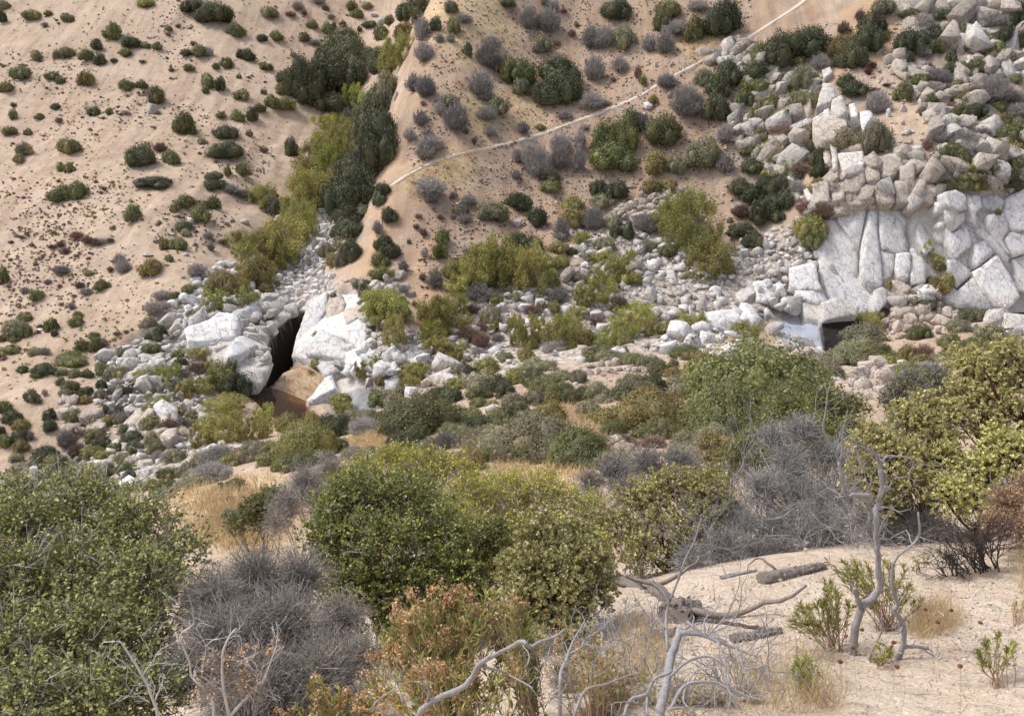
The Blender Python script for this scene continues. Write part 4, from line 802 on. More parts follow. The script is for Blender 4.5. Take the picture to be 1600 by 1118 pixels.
for s in range(12):
    V, T = hull_rock(300 + s, 26, .12, (1, .85, .8), .10, .012, 1); BLD.append((V, T))
for s in range(12):
    V, T = hull_rock(400 + s, 12, .025, (1, .85, .8), .22, .008, 0); BLK.append((V, T))
def box_rock(seed):
    rg = np.random.default_rng(seed); bm = bmesh.new(); bmesh.ops.create_cube(bm, size=2)
    for v in bm.verts: v.co = Vector(np.array(v.co[:]) * (1, .85, .85) + rg.normal(0, .2, 3))
    for _ in range(rg.integers(5, 10)):      # chop corners and edges along straight fractures
        n = unit(rg.normal(size=3) + 1e-6); bmesh.ops.bisect_plane(bm, geom=bm.verts[:] + bm.edges[:] + bm.faces[:], plane_co=Vector(n * rg.uniform(.66, .98)), plane_no=Vector(n), clear_outer=True)
        pts = [v.co.copy() for v in bm.verts]; bm.clear()
        for p in pts: bm.verts.new(p)
        bmesh.ops.convex_hull(bm, input=bm.verts)
    bmesh.ops.dissolve_limit(bm, angle_limit=math.radians(6), verts=bm.verts, edges=bm.edges)
    bmesh.ops.bevel(bm, geom=list(bm.edges), offset=.022, segments=1, affect='EDGES'); bmesh.ops.triangulate(bm, faces=bm.faces)
    V = np.array([v.co[:] for v in bm.verts]); T = np.array([[v.index for v in f.verts] for f in bm.faces]); bm.free(); return V / np.abs(V).max(0), T
BLK = [box_rock(700 + s) for s in range(14)]
for s in range(8): PEB.append(hull_rock(500 + s, 9, 0, (1, .8, .6), .2, 0))
BLDM = [mesh_data('boulder_stone', V, [T], M['granite_grey'], True) for V, T in BLD]
BLKM = [mesh_data('rock_block', V, [T], M['granite_grey']) for V, T in BLK]

def frame_at(p, tilt=1.0):
    """tangent right, uphill and outward normal of the smooth ground at points"""
    n = normal_at(p[:, 0], p[:, 1], 2.0); n = unit(n * tilt + np.array([0, 0, 1.0]) * (1 - tilt))
    r = unit(np.cross(np.array([0, 1.0, 0]), n)); return r, unit(np.cross(n, r)), n
def set_rot(o, x, y, z, p, s):
    m = Matrix(((x[0] * s[0], y[0] * s[1], z[0] * s[2], p[0]), (x[1] * s[0], y[1] * s[1], z[1] * s[2], p[1]), (x[2] * s[0], y[2] * s[1], z[2] * s[2], p[2]), (0, 0, 0, 1)))
    o.matrix_basis = m
def in_poly(x, y, poly): return soft_poly(np.asarray(x, float), np.asarray(y, float), poly, 1e-3) > .5
def tp(ox, oy, pts, s=3.9925): return [(ox + x / s, oy + y / s) for x, y in pts]
def darts(poly, rmin, rmax, rg, maxn=400, tries=4000, fill=1.0):
    poly = np.array(poly); lo = poly.min(0); hi = poly.max(0)
    X = rg.uniform(lo, hi, (tries, 2)); X = X[in_poly(X[:, 0], X[:, 1], poly)]
    R = rmin * (rmax / rmin) ** (rg.uniform(0, 1, len(X)) ** 2.6); o = np.argsort(-R); X = X[o]; R = R[o]
    keep = np.zeros((0, 3))
    for (x, y), r in zip(X, R):
        if len(keep) and (np.hypot(keep[:, 0] - x, keep[:, 1] - y) < (keep[:, 2] + r) * .80 * fill).any(): continue
        keep = np.vstack([keep, [x, y, r]])
        if len(keep) >= maxn: break
    return keep
ALLBLK = []
def outcrop(label, poly, rmin, rmax, mat, ang=0.0, elong=1.2, seed=1, maxn=90, tilt=.75, proud=.05, name='granite_outcrop', group=None, fill=.90, soft=None):
    rg = np.random.default_rng(seed); K = darts(poly, rmin, rmax, rg, maxn, fill=fill); K = K[~(in_poly(K[:, 0], K[:, 1], CHASM) | in_poly(K[:, 0], K[:, 1], CAVE) | in_poly(K[:, 0], K[:, 1], CAVE2))]
    p = hit(K[:, 0], K[:, 1]); r, u, n = frame_at(p, tilt)
    c = p.mean(0); e = empty(name, c, label, 'rock', group)
    mpp = (p[:, 1] * CP - p[:, 2] * SP) / F
    for i in range(len(K)):
        R = K[i, 2] * mpp[i] * 1.22; a = math.radians(ang) + rg.normal(0, .45)
        x = unit(r[i] * math.cos(a) + u[i] * math.sin(a)); z = unit(n[i] + rg.normal(0, .34, 3)); y = unit(np.cross(z, x)); x = np.cross(y, z)
        o = link('block', BLDM[rg.integers(0, 12)] if rg.random() < (soft if soft is not None else .45 if seed >= 37 or seed in (31, 32, 35, 36) else 0) else BLKM[rg.integers(0, 14)], e); o.material_slots[0].link = 'OBJECT'; o.material_slots[0].material = M[mat if mat != 'granite_crag' or rg.random() < .7 else 'granite_grey']
        k = rg.uniform(.85, 1.2); s = (R * elong * k, R / math.sqrt(elong) * rg.uniform(.85, 1.15), R * rg.uniform(.7, 1.1))
        set_rot(o, x, y, z, p[i] - c + n[i] * R * (proud + rg.normal(0, .30)), s)
    ALLBLK.append((p, mpp))
    return e

def slab(parent, c, poly, mat, proud=.4, deep=2.5, seed=0, spacing=.42, rough=.13, facets=3, name='slab', plane=None, bulge=0.0):
    """one rock slab: traced outline on the face plane of the slope, real thickness, broken facets"""
    rg = np.random.default_rng(seed); poly = np.array(poly, float); poly = poly.mean(0) + (poly - poly.mean(0)) * .992; q = hit(poly[:, 0], poly[:, 1])
    if plane is None:
        pc = np.median(q, 0); d = q - q.mean(0); nn = np.linalg.svd(d)[2][2]
        nn = nn if nn[1] < 0 else -nn
        nb = normal_at(np.array([pc[0]]), np.array([pc[1]]), 2.5)[0]; nn = unit(nn + nb * 1.2)
    else: pc, nn = plane
    nn = unit(nn + rg.normal(0, .035, 3)); o = q.mean(0) if plane is None else q.mean(0) - nn * ((q.mean(0) - pc) @ nn) * .75
    o = o + nn * proud
    d = rays(poly[:, 0], poly[:, 1]); t = ((o - 0) @ nn) / (d @ nn); W = d * t[:, None]
    r = unit(np.cross(np.array([0, 0, 1.0]), nn)); u = np.cross(nn, r)
    P2 = np.stack([(W - o) @ r, (W - o) @ u], -1)
    # resample the outline with a slightly broken edge
    B = []
    for a, b in zip(P2, np.roll(P2, -1, 0)):
        L = np.hypot(*(b - a)); k = max(1, int(L / spacing))
        for i in range(k):
            pt = a + (b - a) * i / k
            if 0 < i: pt = pt + rg.normal(0, .06 * min(spacing, .8), 2)
            B.append(pt)
    B = np.array(B); lo = B.min(0); hi = B.max(0)
    g = np.stack(np.meshgrid(np.arange(lo[0], hi[0], spacing), np.arange(lo[1], hi[1], spacing)), -1).reshape(-1, 2); g = g + rg.uniform(-.35, .35, g.shape) * spacing
    ok = in_poly(g[:, 0], g[:, 1], B); g = g[ok]
    if len(g):
        dm = np.min(np.hypot(g[:, None, 0] - B[None, :, 0], g[:, None, 1] - B[None, :, 1]), 1); g = g[dm > spacing * .45]
    pts = np.concatenate([B, g]) if len(g) else B
    res = delaunay_2d_cdt([Vector(x) for x in pts], [(i, (i + 1) % len(B)) for i in range(len(B))], [list(range(len(B)))], 1, 1e-4)
    v2 = np.array([x[:] for x in res[0]]); tri = [f for f in res[2] if len(f) == 3]
    nb_ = len(B); size = max(hi - lo)
    # a few tilted planes and straight steps, so the face breaks along ridges and ledges
    cen = rg.uniform(lo, hi, (facets, 2)); sl = rg.normal(0, rough * 1.1, (facets, 2)); off = rg.normal(0, rough * .5, facets)
    H = np.min(((v2[:, None] - cen[None]) * sl[None]).sum(-1) + off[None], 1)
    H = np.clip(H, -size * .12, size * .12) + rough * .5 * fbm(v2[:, 0] / 1.1 + seed, v2[:, 1] / 1.1, 4, seed + 3)
    for _ in range(3):
        th = rg.uniform(0, 2 * PI); s_ = (v2 - rg.uniform(lo, hi)) @ np.array([math.cos(th), math.sin(th)]) + .25 * fbm(v2[:, 0] / 2, v2[:, 1] / 2, 2, seed + 9)
        H += np.where(s_ > 0, 1, 0) * rough * rg.uniform(-1.1, 1.1)
    db = np.min(np.hypot(v2[:, None, 0] - B[None, :, 0], v2[:, None, 1] - B[None, :, 1]), 1)
    H += bulge * (1 - np.exp(-db / (.3 * size))) - .05 * np.exp(-db / .05)
    V = o + v2[:, :1] * r + v2[:, 1:] * u + H[:, None] * nn
    # boundary loop of the triangulation, extruded into the hill
    ed = {}
    for f in tri:
        for a, b in ((f[0], f[1]), (f[1], f[2]), (f[2], f[0])): ed[(a, b)] = 1
    bd = [(a, b) for a, b in ed if (b, a) not in ed]
    back = V - nn * deep; mm = {}; VV = list(V); Q = []
    def bk(i):
        if i not in mm:
            mm[i] = len(VV); cc = v2.mean(0); s2 = v2[i] + (v2[i] - cc) * .04; VV.append(o + s2[0] * r + s2[1] * u - nn * deep)
        return mm[i]
    for a, b in bd: Q.append((b, a, bk(a), bk(b)))
    T = np.array(tri); VV = np.array(VV)
    f0 = T[0]; fn = np.cross(VV[f0[1]] - VV[f0[0]], VV[f0[2]] - VV[f0[0]])
    if fn @ nn < 0: T = T[:, ::-1]; Q = [q[::-1] for q in Q]
    me = mesh_data(name, VV - c, [np.array(Q), T], M[mat], False)
    return link(name, me, parent)
def cliff(label, tile, polys, mat, proud=(.2, .7), seed=1, group=None, name='granite_cliff', cat='rock', **kw):
    allp = [tp(*tile, p[0] if isinstance(p, tuple) else p) for p in polys]
    flat = np.array([q for p in allp for q in p]); c = hit([flat[:, 0].mean()], [flat[:, 1].mean()])[0]
    e = empty(name, c, label, cat, group); rg = np.random.default_rng(seed)
    if kw.pop('common', False):
        q = hit(flat[:, 0], flat[:, 1]); dd = q - q.mean(0); nn = np.linalg.svd(dd)[2][2]; kw['plane'] = (q.mean(0), nn if nn[1] < 0 else -nn)
    for i, (p, src) in enumerate(zip(allp, polys)):
        mt = src[1] if isinstance(src, tuple) else mat
        pr = src[2] if isinstance(src, tuple) and len(src) > 2 else rg.uniform(*proud)
        slab(e, c, p, mt, pr, seed=seed * 50 + i, **kw)
    return e
T_H = (1200, 280); T_F = (400, 280); T_J = (400, 540); T_G = (800, 280); T_D = (1200, 0); T_I = (0, 540)
cliff('white granite wall of tall cracked slabs above the dark pool', T_H, [
 ([(325,210),(430,195),(600,140),(850,155),(1000,230),(1040,330),(1040,470),(1000,660),(900,720),(760,740),(680,845),(480,850),(410,840),(330,640),(312,400)],'granite_white',.12),
 [(345,235),(430,215),(470,300),(548,405),(566,515),(558,618),(490,636),(430,560),(395,480),(330,480),(318,400)],
 [(440,212),(600,150),(616,190),(598,300),(582,400),(572,465),(548,385),(492,310),(452,255)],
 [(634,150),(660,135),(686,180),(682,330),(698,440),(715,540),(720,655),(610,655),(588,600),(590,490),(610,340)],
 [(698,165),(835,170),(872,255),(860,330),(885,400),(880,448),(800,452),(765,445),(712,435),(698,330)],
 [(706,440),(765,452),(795,460),(792,550),(770,610),(728,640),(722,540)],
 [(804,460),(888,456),(890,560),(872,636),(822,618),(796,550)],
 [(900,420),(955,480),(990,560),(985,640),(902,655),(892,600),(896,500)],
 ([(490,650),(606,664),(660,690),(660,730),(572,770),(540,842),(480,842),(445,760)],'granite_tan',.3),
 ([(672,682),(722,664),(756,692),(752,760),(692,828),(668,790)],'granite_white',.8),
 [(582,770),(662,735),(668,795),(640,842),(560,852)],
 ([(735,640),(800,620),(860,640),(900,680),(850,730),(770,740),(760,690)],'granite_tan',.2),
 ([(320,560),(400,520),(480,640),(440,720),(420,840),(390,760),(330,640)],'granite_tan',.1),
 [(930,275),(965,258),(1008,340),(1030,425),(990,470),(930,370)],
 ], 'granite_white', (.14, .30), 3, common=True)
cliff('leaning white granite slabs with deep diagonal cracks at the right edge', T_H, [
 ([(1050,130),(1180,60),(1350,80),(1500,80),(1660,30),(1680,500),(1640,690),(1500,820),(1200,810),(1115,745),(1110,400)],'granite_white',.0),
 ([(1100,80),(1180,60),(1245,95),(1245,185),(1200,205),(1110,160)],'granite_white',1.3), ([(1110,170),(1200,215),(1240,195),(1240,250),(1165,320),(1120,250)],'granite_white',.9),
 ([(1112,262),(1165,325),(1250,280),(1290,398),(1185,486),(1128,380)],'granite_white',.9), [(1120,500),(1190,496),(1280,560),(1268,600),(1190,672),(1130,600)],
 ([(1122,620),(1190,690),(1300,590),(1330,680),(1448,818),(1200,805),(1118,740)],'granite_white',.3), ([(1310,560),(1440,465),(1525,600),(1580,730),(1495,812),(1450,800),(1345,670)],'granite_white',.9),
 [(1300,315),(1350,290),(1440,400),(1535,480),(1505,542),(1425,440)], [(1252,90),(1338,90),(1350,165),(1300,205),(1312,290),(1268,260)],
 [(1350,100),(1450,78),(1492,130),(1470,188),(1400,190),(1345,160)], [(1370,225),(1490,195),(1508,310),(1478,370),(1530,465),(1440,385),(1375,290)],
 [(1505,100),(1640,40),(1660,300),(1562,322),(1514,290),(1490,190)], [(1490,372),(1522,322),(1650,340),(1660,440),(1548,478)], [(1545,490),(1660,450),(1680,700),(1590,700)],
 [(1295,400),(1370,370),(1420,450),(1310,545),(1292,480)], ([(1045,140),(1100,140),(1104,210),(1048,212)],'granite_white',.8), ([(1062,265),(1110,262),(1112,300),(1066,302)],'granite_white',.7),
 [(1050,310),(1108,310),(1112,390),(1075,395),(1048,350)], ], 'granite_white', (.08, .28), 4, common=True)
cliff('cube shaped white block overhanging the dark pool', T_H, [
 ([(132,545),(300,508),(318,640),(345,690),(190,690),(138,655)],'granite_white',1.9), ([(170,690),(345,692),(386,740),(300,768),(205,735)],'granite_white',1.6),
 ([(200,740),(300,770),(388,745),(424,830),(335,892),(250,850)],'granite_grey',1.2), ([(330,770),(425,738),(570,800),(560,846),(432,862),(345,885)],'granite_grey',2.3)], 'granite_white', seed=5, deep=4.5)
cliff('sloping white granite slab left of the gully boulders above the brown pool', T_F, [
 ([(335,740),(445,675),(640,695),(695,790),(690,960),(640,1060),(570,1115),(300,1116),(222,1116),(250,980),(290,850)],'granite_white',.0),
 [(330,740),(440,680),(432,800),(385,880),(330,1000),(300,1118),(222,1118),(250,980),(290,850)],
 ([(446,690),(520,690),(556,760),(528,880),(444,935),(425,880)],'granite_tan'), ([(545,720),(640,700),(688,780),(670,845),(560,895),(540,840)],'granite_tan'),
 ([(445,955),(560,905),(680,860),(680,960),(640,1055),(545,985),(436,975)],'granite_white'), [(420,960),(540,1000),(600,1060),(560,1110),(320,1112),(345,1040)]], 'granite_white', (.2, .6), 6)
cliff('bright white water worn rock toe beside the brown pool', T_J, [
 [(240,70),(300,0),(560,40),(525,135),(425,185),(385,130),(300,90)], ([(424,192),(462,160),(492,260),(432,292),(322,352),(312,330),(370,260)],'granite_white',.7),
 ([(190,160),(330,100),(440,165),(480,220),(330,312),(300,370),(120,285),(60,245)],'rock_hollow',.1), [(795,190),(880,150),(892,190),(862,250),(802,262)], [(560,40),(700,0),(760,60),(700,130),(600,150),(530,130)]], 'granite_white', (.2, .5), 7)
cliff('split white granite pinnacle standing right of the sandy chute', T_D, [
 ([(340,515),(410,505),(425,590),(392,640),(300,672),(332,565)],'granite_grey',2.6), ([(402,622),(460,590),(495,678),(432,722),(388,692)],'granite_grey',2.5),
 ([(276,722),(378,665),(392,702),(300,750)],'granite_white',2.6), ([(275,760),(392,708),(490,728),(495,765),(440,852),(330,862),(275,815)],'granite_tan',2.2),
 ([(505,650),(540,640),(562,720),(510,738)],'granite_white',1.3), ([(572,690),(640,670),(656,730),(602,792),(576,755)],'granite_white',1.5), ([(320,865),(375,882),(382,1000),(352,1015)],'granite_tan',1.2),
 ([(385,882),(425,882),(422,1010),(396,1032)],'granite_grey',1.4), ([(430,935),(590,920),(600,1020),(542,1080),(470,1060)],'granite_grey',1.7), ([(335,420),(386,405),(405,440),(352,492)],'granite_grey',1.0),
 ([(440,860),(560,830),(590,915),(432,928)],'granite_tan',.9)], 'granite_white', seed=8, deep=4, spacing=.45)
cliff('pale smooth slab and humped white rock left of the cube block', T_G, [
 ([(1320,645),(1500,605),(1520,700),(1380,792),(1312,740)],'granite_grey',.3), ([(1190,835),(1310,785),(1420,770),(1440,900),(1390,945),(1220,905)],'granite_white',.9), ([(1425,770),(1520,765),(1560,850),(1480,930),(1445,900)],'granite_white',.7),
 ([(1505,640),(1600,620),(1640,760),(1530,760)],'granite_white',.4)], 'granite_white', seed=9)
cliff('bluish grey slab among the creek boulders under the sycamore', T_G, [[(1012,520),(1080,480),(1102,600),(1042,642)], [(940,530),(1005,515),(1035,640),(960,600)]], 'granite_grey', seed=10)
cliff('pointed white faceted block on top of the layered left outcrop', T_I, [([(952,375),(1015,325),(1060,400),(1008,402)],'granite_white',1.2), ([(1018,325),(1098,358),(1110,412),(1064,402)],'granite_grey',1.1)], 'granite_white', seed=11, deep=2)
cliff('tilted slabs of the layered left outcrop', T_I, [[(752,465),(840,375),(920,372),(830,470),(790,488)],[(835,475),(925,380),(965,395),(920,450),(880,500)],[(885,505),(930,450),(1010,415),(1000,470),(950,520)],[(1010,415),(1060,430),(1050,480),(1005,470)],
 [(955,520),(1035,490),(1030,525),(970,540)],[(1060,440),(1130,480),(1090,490),(1055,480)],[(1035,510),(1100,500),(1100,560),(1050,590),(1000,575)],[(850,500),(880,510),(940,530),(900,545)],[(525,480),(560,430),(650,420),(645,480),(560,500)],[(470,400),(540,378),(640,380),(640,415),(560,425),(500,440)]], 'granite_tan', (.5, 1.1), 12, deep=2, spacing=.4)

cliff('jointed bedrock ledges between the split pinnacle and the white granite wall', T_D, [[(590,950),(690,960),(700,1100),(610,1112)],[(700,960),(830,960),(860,1020),(780,1100),(706,1092)],[(480,1080),(600,1060),(612,1118),(560,1200),(470,1190)],[(830,1030),(920,1000),(920,1118),(840,1118)],
 [(660,1140),(790,1150),(800,1250),(740,1270),(680,1230)],[(270,1150),(380,1130),(380,1250),(290,1270)],[(390,1130),(470,1140),(480,1230),(400,1250)],[(800,1120),(930,1140),(920,1250),(810,1270)],[(940,1130),(1050,1150),(1040,1270),(940,1260)],[(490,1200),(650,1140),(670,1230),(560,1270),(440,1260)]], 'granite_crag', (.9, 1.7), 14, deep=3, facets=4)
cliff('fractured bedrock faces left of the sandy chute', T_D, [[(60,700),(150,620),(250,570),(270,640),(230,780),(100,810)],[(0,780),(80,800),(100,900),(40,960),(0,960)],[(20,960),(110,900),(200,1000),(180,1118),(40,1118)],[(20,560),(100,570),(130,640),(60,700)],[(110,900),(180,830),(240,800),(230,900),(200,990)],[(60,1130),(180,1130),(190,1230),(90,1260)]], 'granite_crag', (.6, 1.3), 15, deep=3, facets=4)
cliff('cracked bedrock faces of the top right crag', T_D, [[(840,0),(940,0),(930,60),(870,80)],[(940,40),(1020,30),(1030,90),(950,120)],[(1080,60),(1170,50),(1220,160),(1160,200),(1090,140)],[(1200,0),(1280,0),(1270,60),(1200,80)],[(1260,180),(1340,130),(1350,200),(1310,260),(1270,240)],[(1140,200),(1210,170),(1220,280),(1140,300)],[(1170,380),(1230,420),(1260,520),(1180,500)],[(1000,640),(1120,650),(1110,760),(1020,770)],[(1320,850),(1440,900),(1420,980),(1310,930)]], 'granite_crag', (.6, 1.3), 16, deep=3, facets=4)
def Z(p): return [(x * 3.9925 / 2.56, y * 3.9925 / 2.56) for x, y in p]
cliff('sculpted white bedrock blocks leaning over the left side of the dark chasm', (156, 360), [Z([(535,425),(640,345),(692,370),(692,440),(640,445),(590,470),(530,475)]), (Z([(588,472),(692,450),(702,520),(660,585),(600,572),(556,522)]),'granite_grey',1.3),
 Z([(560,330),(640,272),(692,302),(640,345),(540,412)]), (Z([(430,440),(540,412),(530,482),(470,505),(420,490)]),'granite_grey',.8), Z([(340,405),(440,362),(480,332),(560,330),(540,408),(430,436),(350,445)]), (Z([(470,505),(530,482),(556,525),(600,575),(560,600),(490,560)]),'granite_tan',.7)], 'granite_white', (.8, 1.3), 13, deep=3, facets=4)
outcrop('rubble of grey blocks left of the sandy chute', tp(*T_D, [(0,480),(250,520),(275,680),(230,800),(100,830),(10,700)]), 2.5, 14, 'granite_crag', 20, seed=21, maxn=28)
outcrop('grey broken crag below the rubble, left of the sandy chute', tp(*T_D, [(0,780),(110,820),(200,880),(200,1160),(120,1250),(0,1118)]), 2.5, 17, 'granite_crag', 60, seed=22, maxn=22)
outcrop('jumbled ledge of grey blocks on top of the white granite wall', tp(*T_D, [(430,1120),(600,1100),(700,1000),(900,960),(1000,1050),(1060,1118),(1050,1250),(900,1280),(680,1250),(430,1310),(270,1320),(270,1200)]), 3, 15, 'granite_crag', 25, seed=23, maxn=48)
outcrop('blocky top right crag of stacked pale granite', tp(*T_D, [(780,0),(1600,-20),(1640,330),(1300,330),(1150,300),(1050,200),(850,170)]), 2.5, 18, 'granite_crag', 70, seed=24, maxn=52)
outcrop('narrow rib of grey stones right of the sandy gap', tp(*T_D, [(740,360),(830,350),(900,400),(1020,460),(1020,610),(900,610),(870,500),(760,450)]), 2, 11, 'granite_crag', 60, seed=25, maxn=36)
outcrop('small grey outcrop below the rust red shrubs', tp(*T_D, [(940,640),(1140,620),(1130,800),(1010,790)]), 2.2, 12, 'granite_crag', 30, seed=26, maxn=24)
outcrop('grey ledges above the leaning white slabs', tp(*T_D, [(1100,810),(1320,800),(1640,900),(1640,1160),(1300,1130),(1080,1060)]), 2.2, 15, 'granite_crag', -30, seed=27, maxn=42)
outcrop('scattered grey ribs under the top right crag', tp(*T_D, [(1160,360),(1640,340),(1640,480),(1330,480),(1290,700),(1200,800),(1180,500)]), 2, 13, 'granite_crag', 70, seed=28, maxn=46)
outcrop('grey stones edging the upper trail', tp(800, 0, [(1180,330),(1450,230),(1600,330),(1600,640),(1500,640),(1450,440),(1250,380)]), 2, 11, 'granite_crag', 30, seed=29, maxn=36)
outcrop('broken white rock strip right of the green oak', tp(800, 0, [(1340,720),(1500,660),(1600,760),(1600,1000),(1450,960),(1380,860)]), 2, 11, 'granite_crag', 60, seed=30, maxn=34)
outcrop('stacked rounded blocks at the top of the left outcrop', tp(*T_I, [(670,70),(830,60),(1020,100),(1030,250),(850,260),(680,210)]), 3, 12, 'granite_grey', 10, seed=31, maxn=50)
outcrop('loose pale stones around the layered left outcrop', tp(*T_I, [(550,310),(700,300),(960,330),(1130,300),(1250,200),(1320,420),(1150,470),(820,420),(640,400)]), 2, 7, 'granite_grey', 20, seed=32, maxn=110)
outcrop('white fractured ridge left of the brown pool chasm', [(255,500),(300,505),(335,475),(400,462),(468,478),(448,520),(428,560),(392,592),(335,560),(290,545)], 2.5, 9, 'granite_grey', 38, 1.45, seed=33, maxn=110, proud=.2)
outcrop('crumbling pale ledge of the steep sandy bank', tp(*T_I, [(380,310),(460,330),(470,480),(520,560),(400,520)]), 3, 8, 'granite_tan', 70, seed=34, maxn=34)
outcrop('white rubble filling the side gully', [(505,325),(555,300),(550,345),(505,420),(530,445),(470,470),(430,480),(380,470),(440,430),(470,380)], 1.6, 6, 'granite_white', 40, 1.05, seed=35, maxn=200, fill=1.0)
outcrop('white boulders in the dry bed behind the left outcrop', [(260,470),(310,430),(380,400),(430,340),(450,350),(400,440),(370,470),(300,500)], 1.8, 7, 'granite_white', 40, seed=36, maxn=100)
outcrop('rocky knoll of tan blocks on the bench', tp(1200, 540, [(265,220),(480,190),(540,150),(700,130),(860,130),(800,250),(780,330),(640,340),(520,380),(420,330)]), 2.5, 11, 'granite_tan', -10, seed=37, maxn=80, tilt=.4)
outcrop('pale fractured knob at the foot of the white wall', tp(*T_H, [(700,930),(820,830),(930,790),(1060,790),(1180,880),(1050,970),(940,930),(820,1000)]), 2.5, 10, 'granite_tan', 25, seed=38, maxn=110, tilt=.5, proud=.4)
outcrop('narrow split rock stack right of the fractured knob', tp(*T_H, [(1205,840),(1260,860),(1310,880),(1310,940),(1240,955)]), 4, 9, 'granite_tan', 60, seed=39, maxn=14, tilt=.4)
outcrop('broad cracked rock at the right edge of the bench', tp(*T_H, [(1410,870),(1500,850),(1660,850),(1660,960),(1470,985)]), 5, 15, 'granite_grey', 0, seed=40, maxn=26, tilt=.4)
outcrop('pale rocks between the wall and the fractured knob', tp(*T_H, [(740,770),(860,720),(900,690),(1050,660),(1120,720),(1000,760),(900,800),(770,830)]), 2.5, 11, 'granite_grey', 20, seed=41, maxn=45, tilt=.4)
outcrop('low ridge of grey slabs on the bench rim', tp(*T_J, [(1090,190),(1200,160),(1290,190),(1330,270),(1230,285),(1130,240)]), 5, 13, 'granite_grey', -35, 1.7, seed=42, maxn=22, tilt=.4)
outcrop('pale stones along the sandy bench crest', tp(800, 540, [(420,170),(560,110),(700,110),(820,160),(660,170),(520,200)]), 2.5, 7, 'granite_tan', 0, seed=43, maxn=40, tilt=.3)
outcrop('white ledges along the near bank of the creek', tp(*T_G, [(880,1050),(1000,1000),(1180,960),(1420,900),(1450,1080),(1300,1105),(1000,1095)]), 3, 13, 'granite_white', 15, seed=44, maxn=80, tilt=.4, proud=.35)
outcrop('orange tan rock on the near bank of the dark pool', tp(*T_H, [(70,1050),(170,1030),(290,1040),(340,1118),(330,1150),(70,1150)]), 4, 13, 'granite_tan', 10, seed=45, maxn=22, tilt=.4, proud=.4)
outcrop('crumbly tan hump in front of the domed shrub', tp(800, 540, [(540,640),(640,590),(730,650),(700,700),(590,700)]), 4, 10, 'granite_tan', 0, seed=46, maxn=16, tilt=.3)
outcrop('bedrock steps above the creek boulders', tp(*T_G, [(400,400),(480,380),(640,500),(780,520),(820,560),(640,640),(480,660),(310,700),(300,640),(430,560)]), 2.2, 9, 'granite_tan', 25, 1.7, seed=47, maxn=60)
outcrop('broken foot of the scree face above the left slab', tp(*T_F, [(560,640),(720,660),(900,600),(960,740),(900,900),(1000,1100),(700,1118),(690,880),(690,760)]), 3, 9, 'granite_crag', 50, seed=48, maxn=70)
outcrop('white rubble right of the bright rock toe', tp(*T_J, [(600,0),(1000,-80),(1080,60),(1020,150),(880,160),(780,190),(620,170),(500,160)]), 1.8, 9, 'granite_white', 30, seed=49, maxn=80)
outcrop('rocks under the upper shrubs of the scree face', tp(*T_G, [(700,160),(900,100),(1000,40),(1090,60),(1120,120),(960,200),(760,260),(600,230)]), 2.5, 8, 'granite_tan', 20, seed=50, maxn=60)

# single boulders ------------------------------------------------------------
BOUL = []
def bl(ox, oy, items, s=3.9925):
    for x, y, w_, h_ in items: BOUL.append((ox + x / s, oy + y / s, w_ / s, h_ / s))
bl(0, 0, [(135,400,85,50),(955,680,65,62),(1262,915,35,30),(308,285,22,20),(585,630,20,14),(112,503,24,12)])
bl(400, 0, [(735,90,50,25),(790,130,60,60),(755,540,40,40),(875,590,30,60)])
bl(0, 280, [(90,242,40,22),(1110,220,60,40),(1200,260,40,50),(1080,340,50,28),(920,470,70,24),(1525,262,60,32),(255,937,45,16),(1160,465,40,25),(1040,530,40,30),(1460,740,30,25),(1120,850,40,40),(1530,600,22,22)])
bl(800, 0, [(980,595,30,45),(850,660,60,45),(900,405,25,35),(1000,395,25,30),(1370,790,50,80),(1455,195,45,30),(1550,300,50,45),(1550,420,90,70),(1330,925,30,20),(790,905,20,40),(1285,210,40,22),(830,710,30,25)])
bl(1200, 0, [(695,315,65,50),(740,188,25,35),(875,445,50,65),(843,678,50,45),(840,765,35,45),(925,940,60,75),(900,820,35,24),(860,825,40,35),(750,710,30,60),(1245,590,35,60),(1205,825,40,55),(1150,850,70,40),(1415,195,60,50),(1300,195,85,100),(230,525,45,30),(115,550,40,30),(60,395,80,55),(155,530,30,22),(1210,300,50,40),(1030,740,80,80),(1090,750,40,60),(1180,1010,40,60),(1260,740,50,60)])
bl(800, 280, [(865,720,80,100),(1180,780,95,125),(1115,820,50,90),(1370,600,100,80),(1440,575,65,70),(1180,665,100,55),(1365,455,65,55),(1375,520,70,85),(845,640,60,75),(1270,690,80,60),(1285,735,50,45),(1090,765,75,80),(600,850,75,50),(530,850,90,70),(560,925,90,55),(750,955,50,45),(680,1060,130,70),(940,1040,130,80),(1060,960,120,60),(1000,920,70,60),(440,435,70,80),(450,540,50,60),(700,270,45,26),(35,275,70,60),(920,610,50,55),(1310,650,30,45),(1470,530,45,55),(1430,380,35,35),(1500,510,30,40),(1350,250,50,40),(1580,400,50,80),(1310,540,35,35),(730,720,30,70),(690,760,40,60),(660,830,60,50),(760,720,30,30),(610,790,60,50),(370,795,40,35),(1060,850,40,35),(890,880,50,35),(1100,910,50,40),(1170,930,70,50),(620,740,50,70)])
bl(1200, 280, [(90,420,60,50),(70,520,60,50),(120,475,40,45),(150,380,60,60),(100,560,70,80),(30,760,70,70),(75,690,70,90),(160,790,100,110),(20,930,110,90),(300,460,40,40),(215,440,50,40),(800,770,130,90),(980,690,150,70),(1100,730,32,30),(40,590,50,50),(180,500,40,40),(250,470,40,40),(20,450,50,50),(50,380,40,40)])
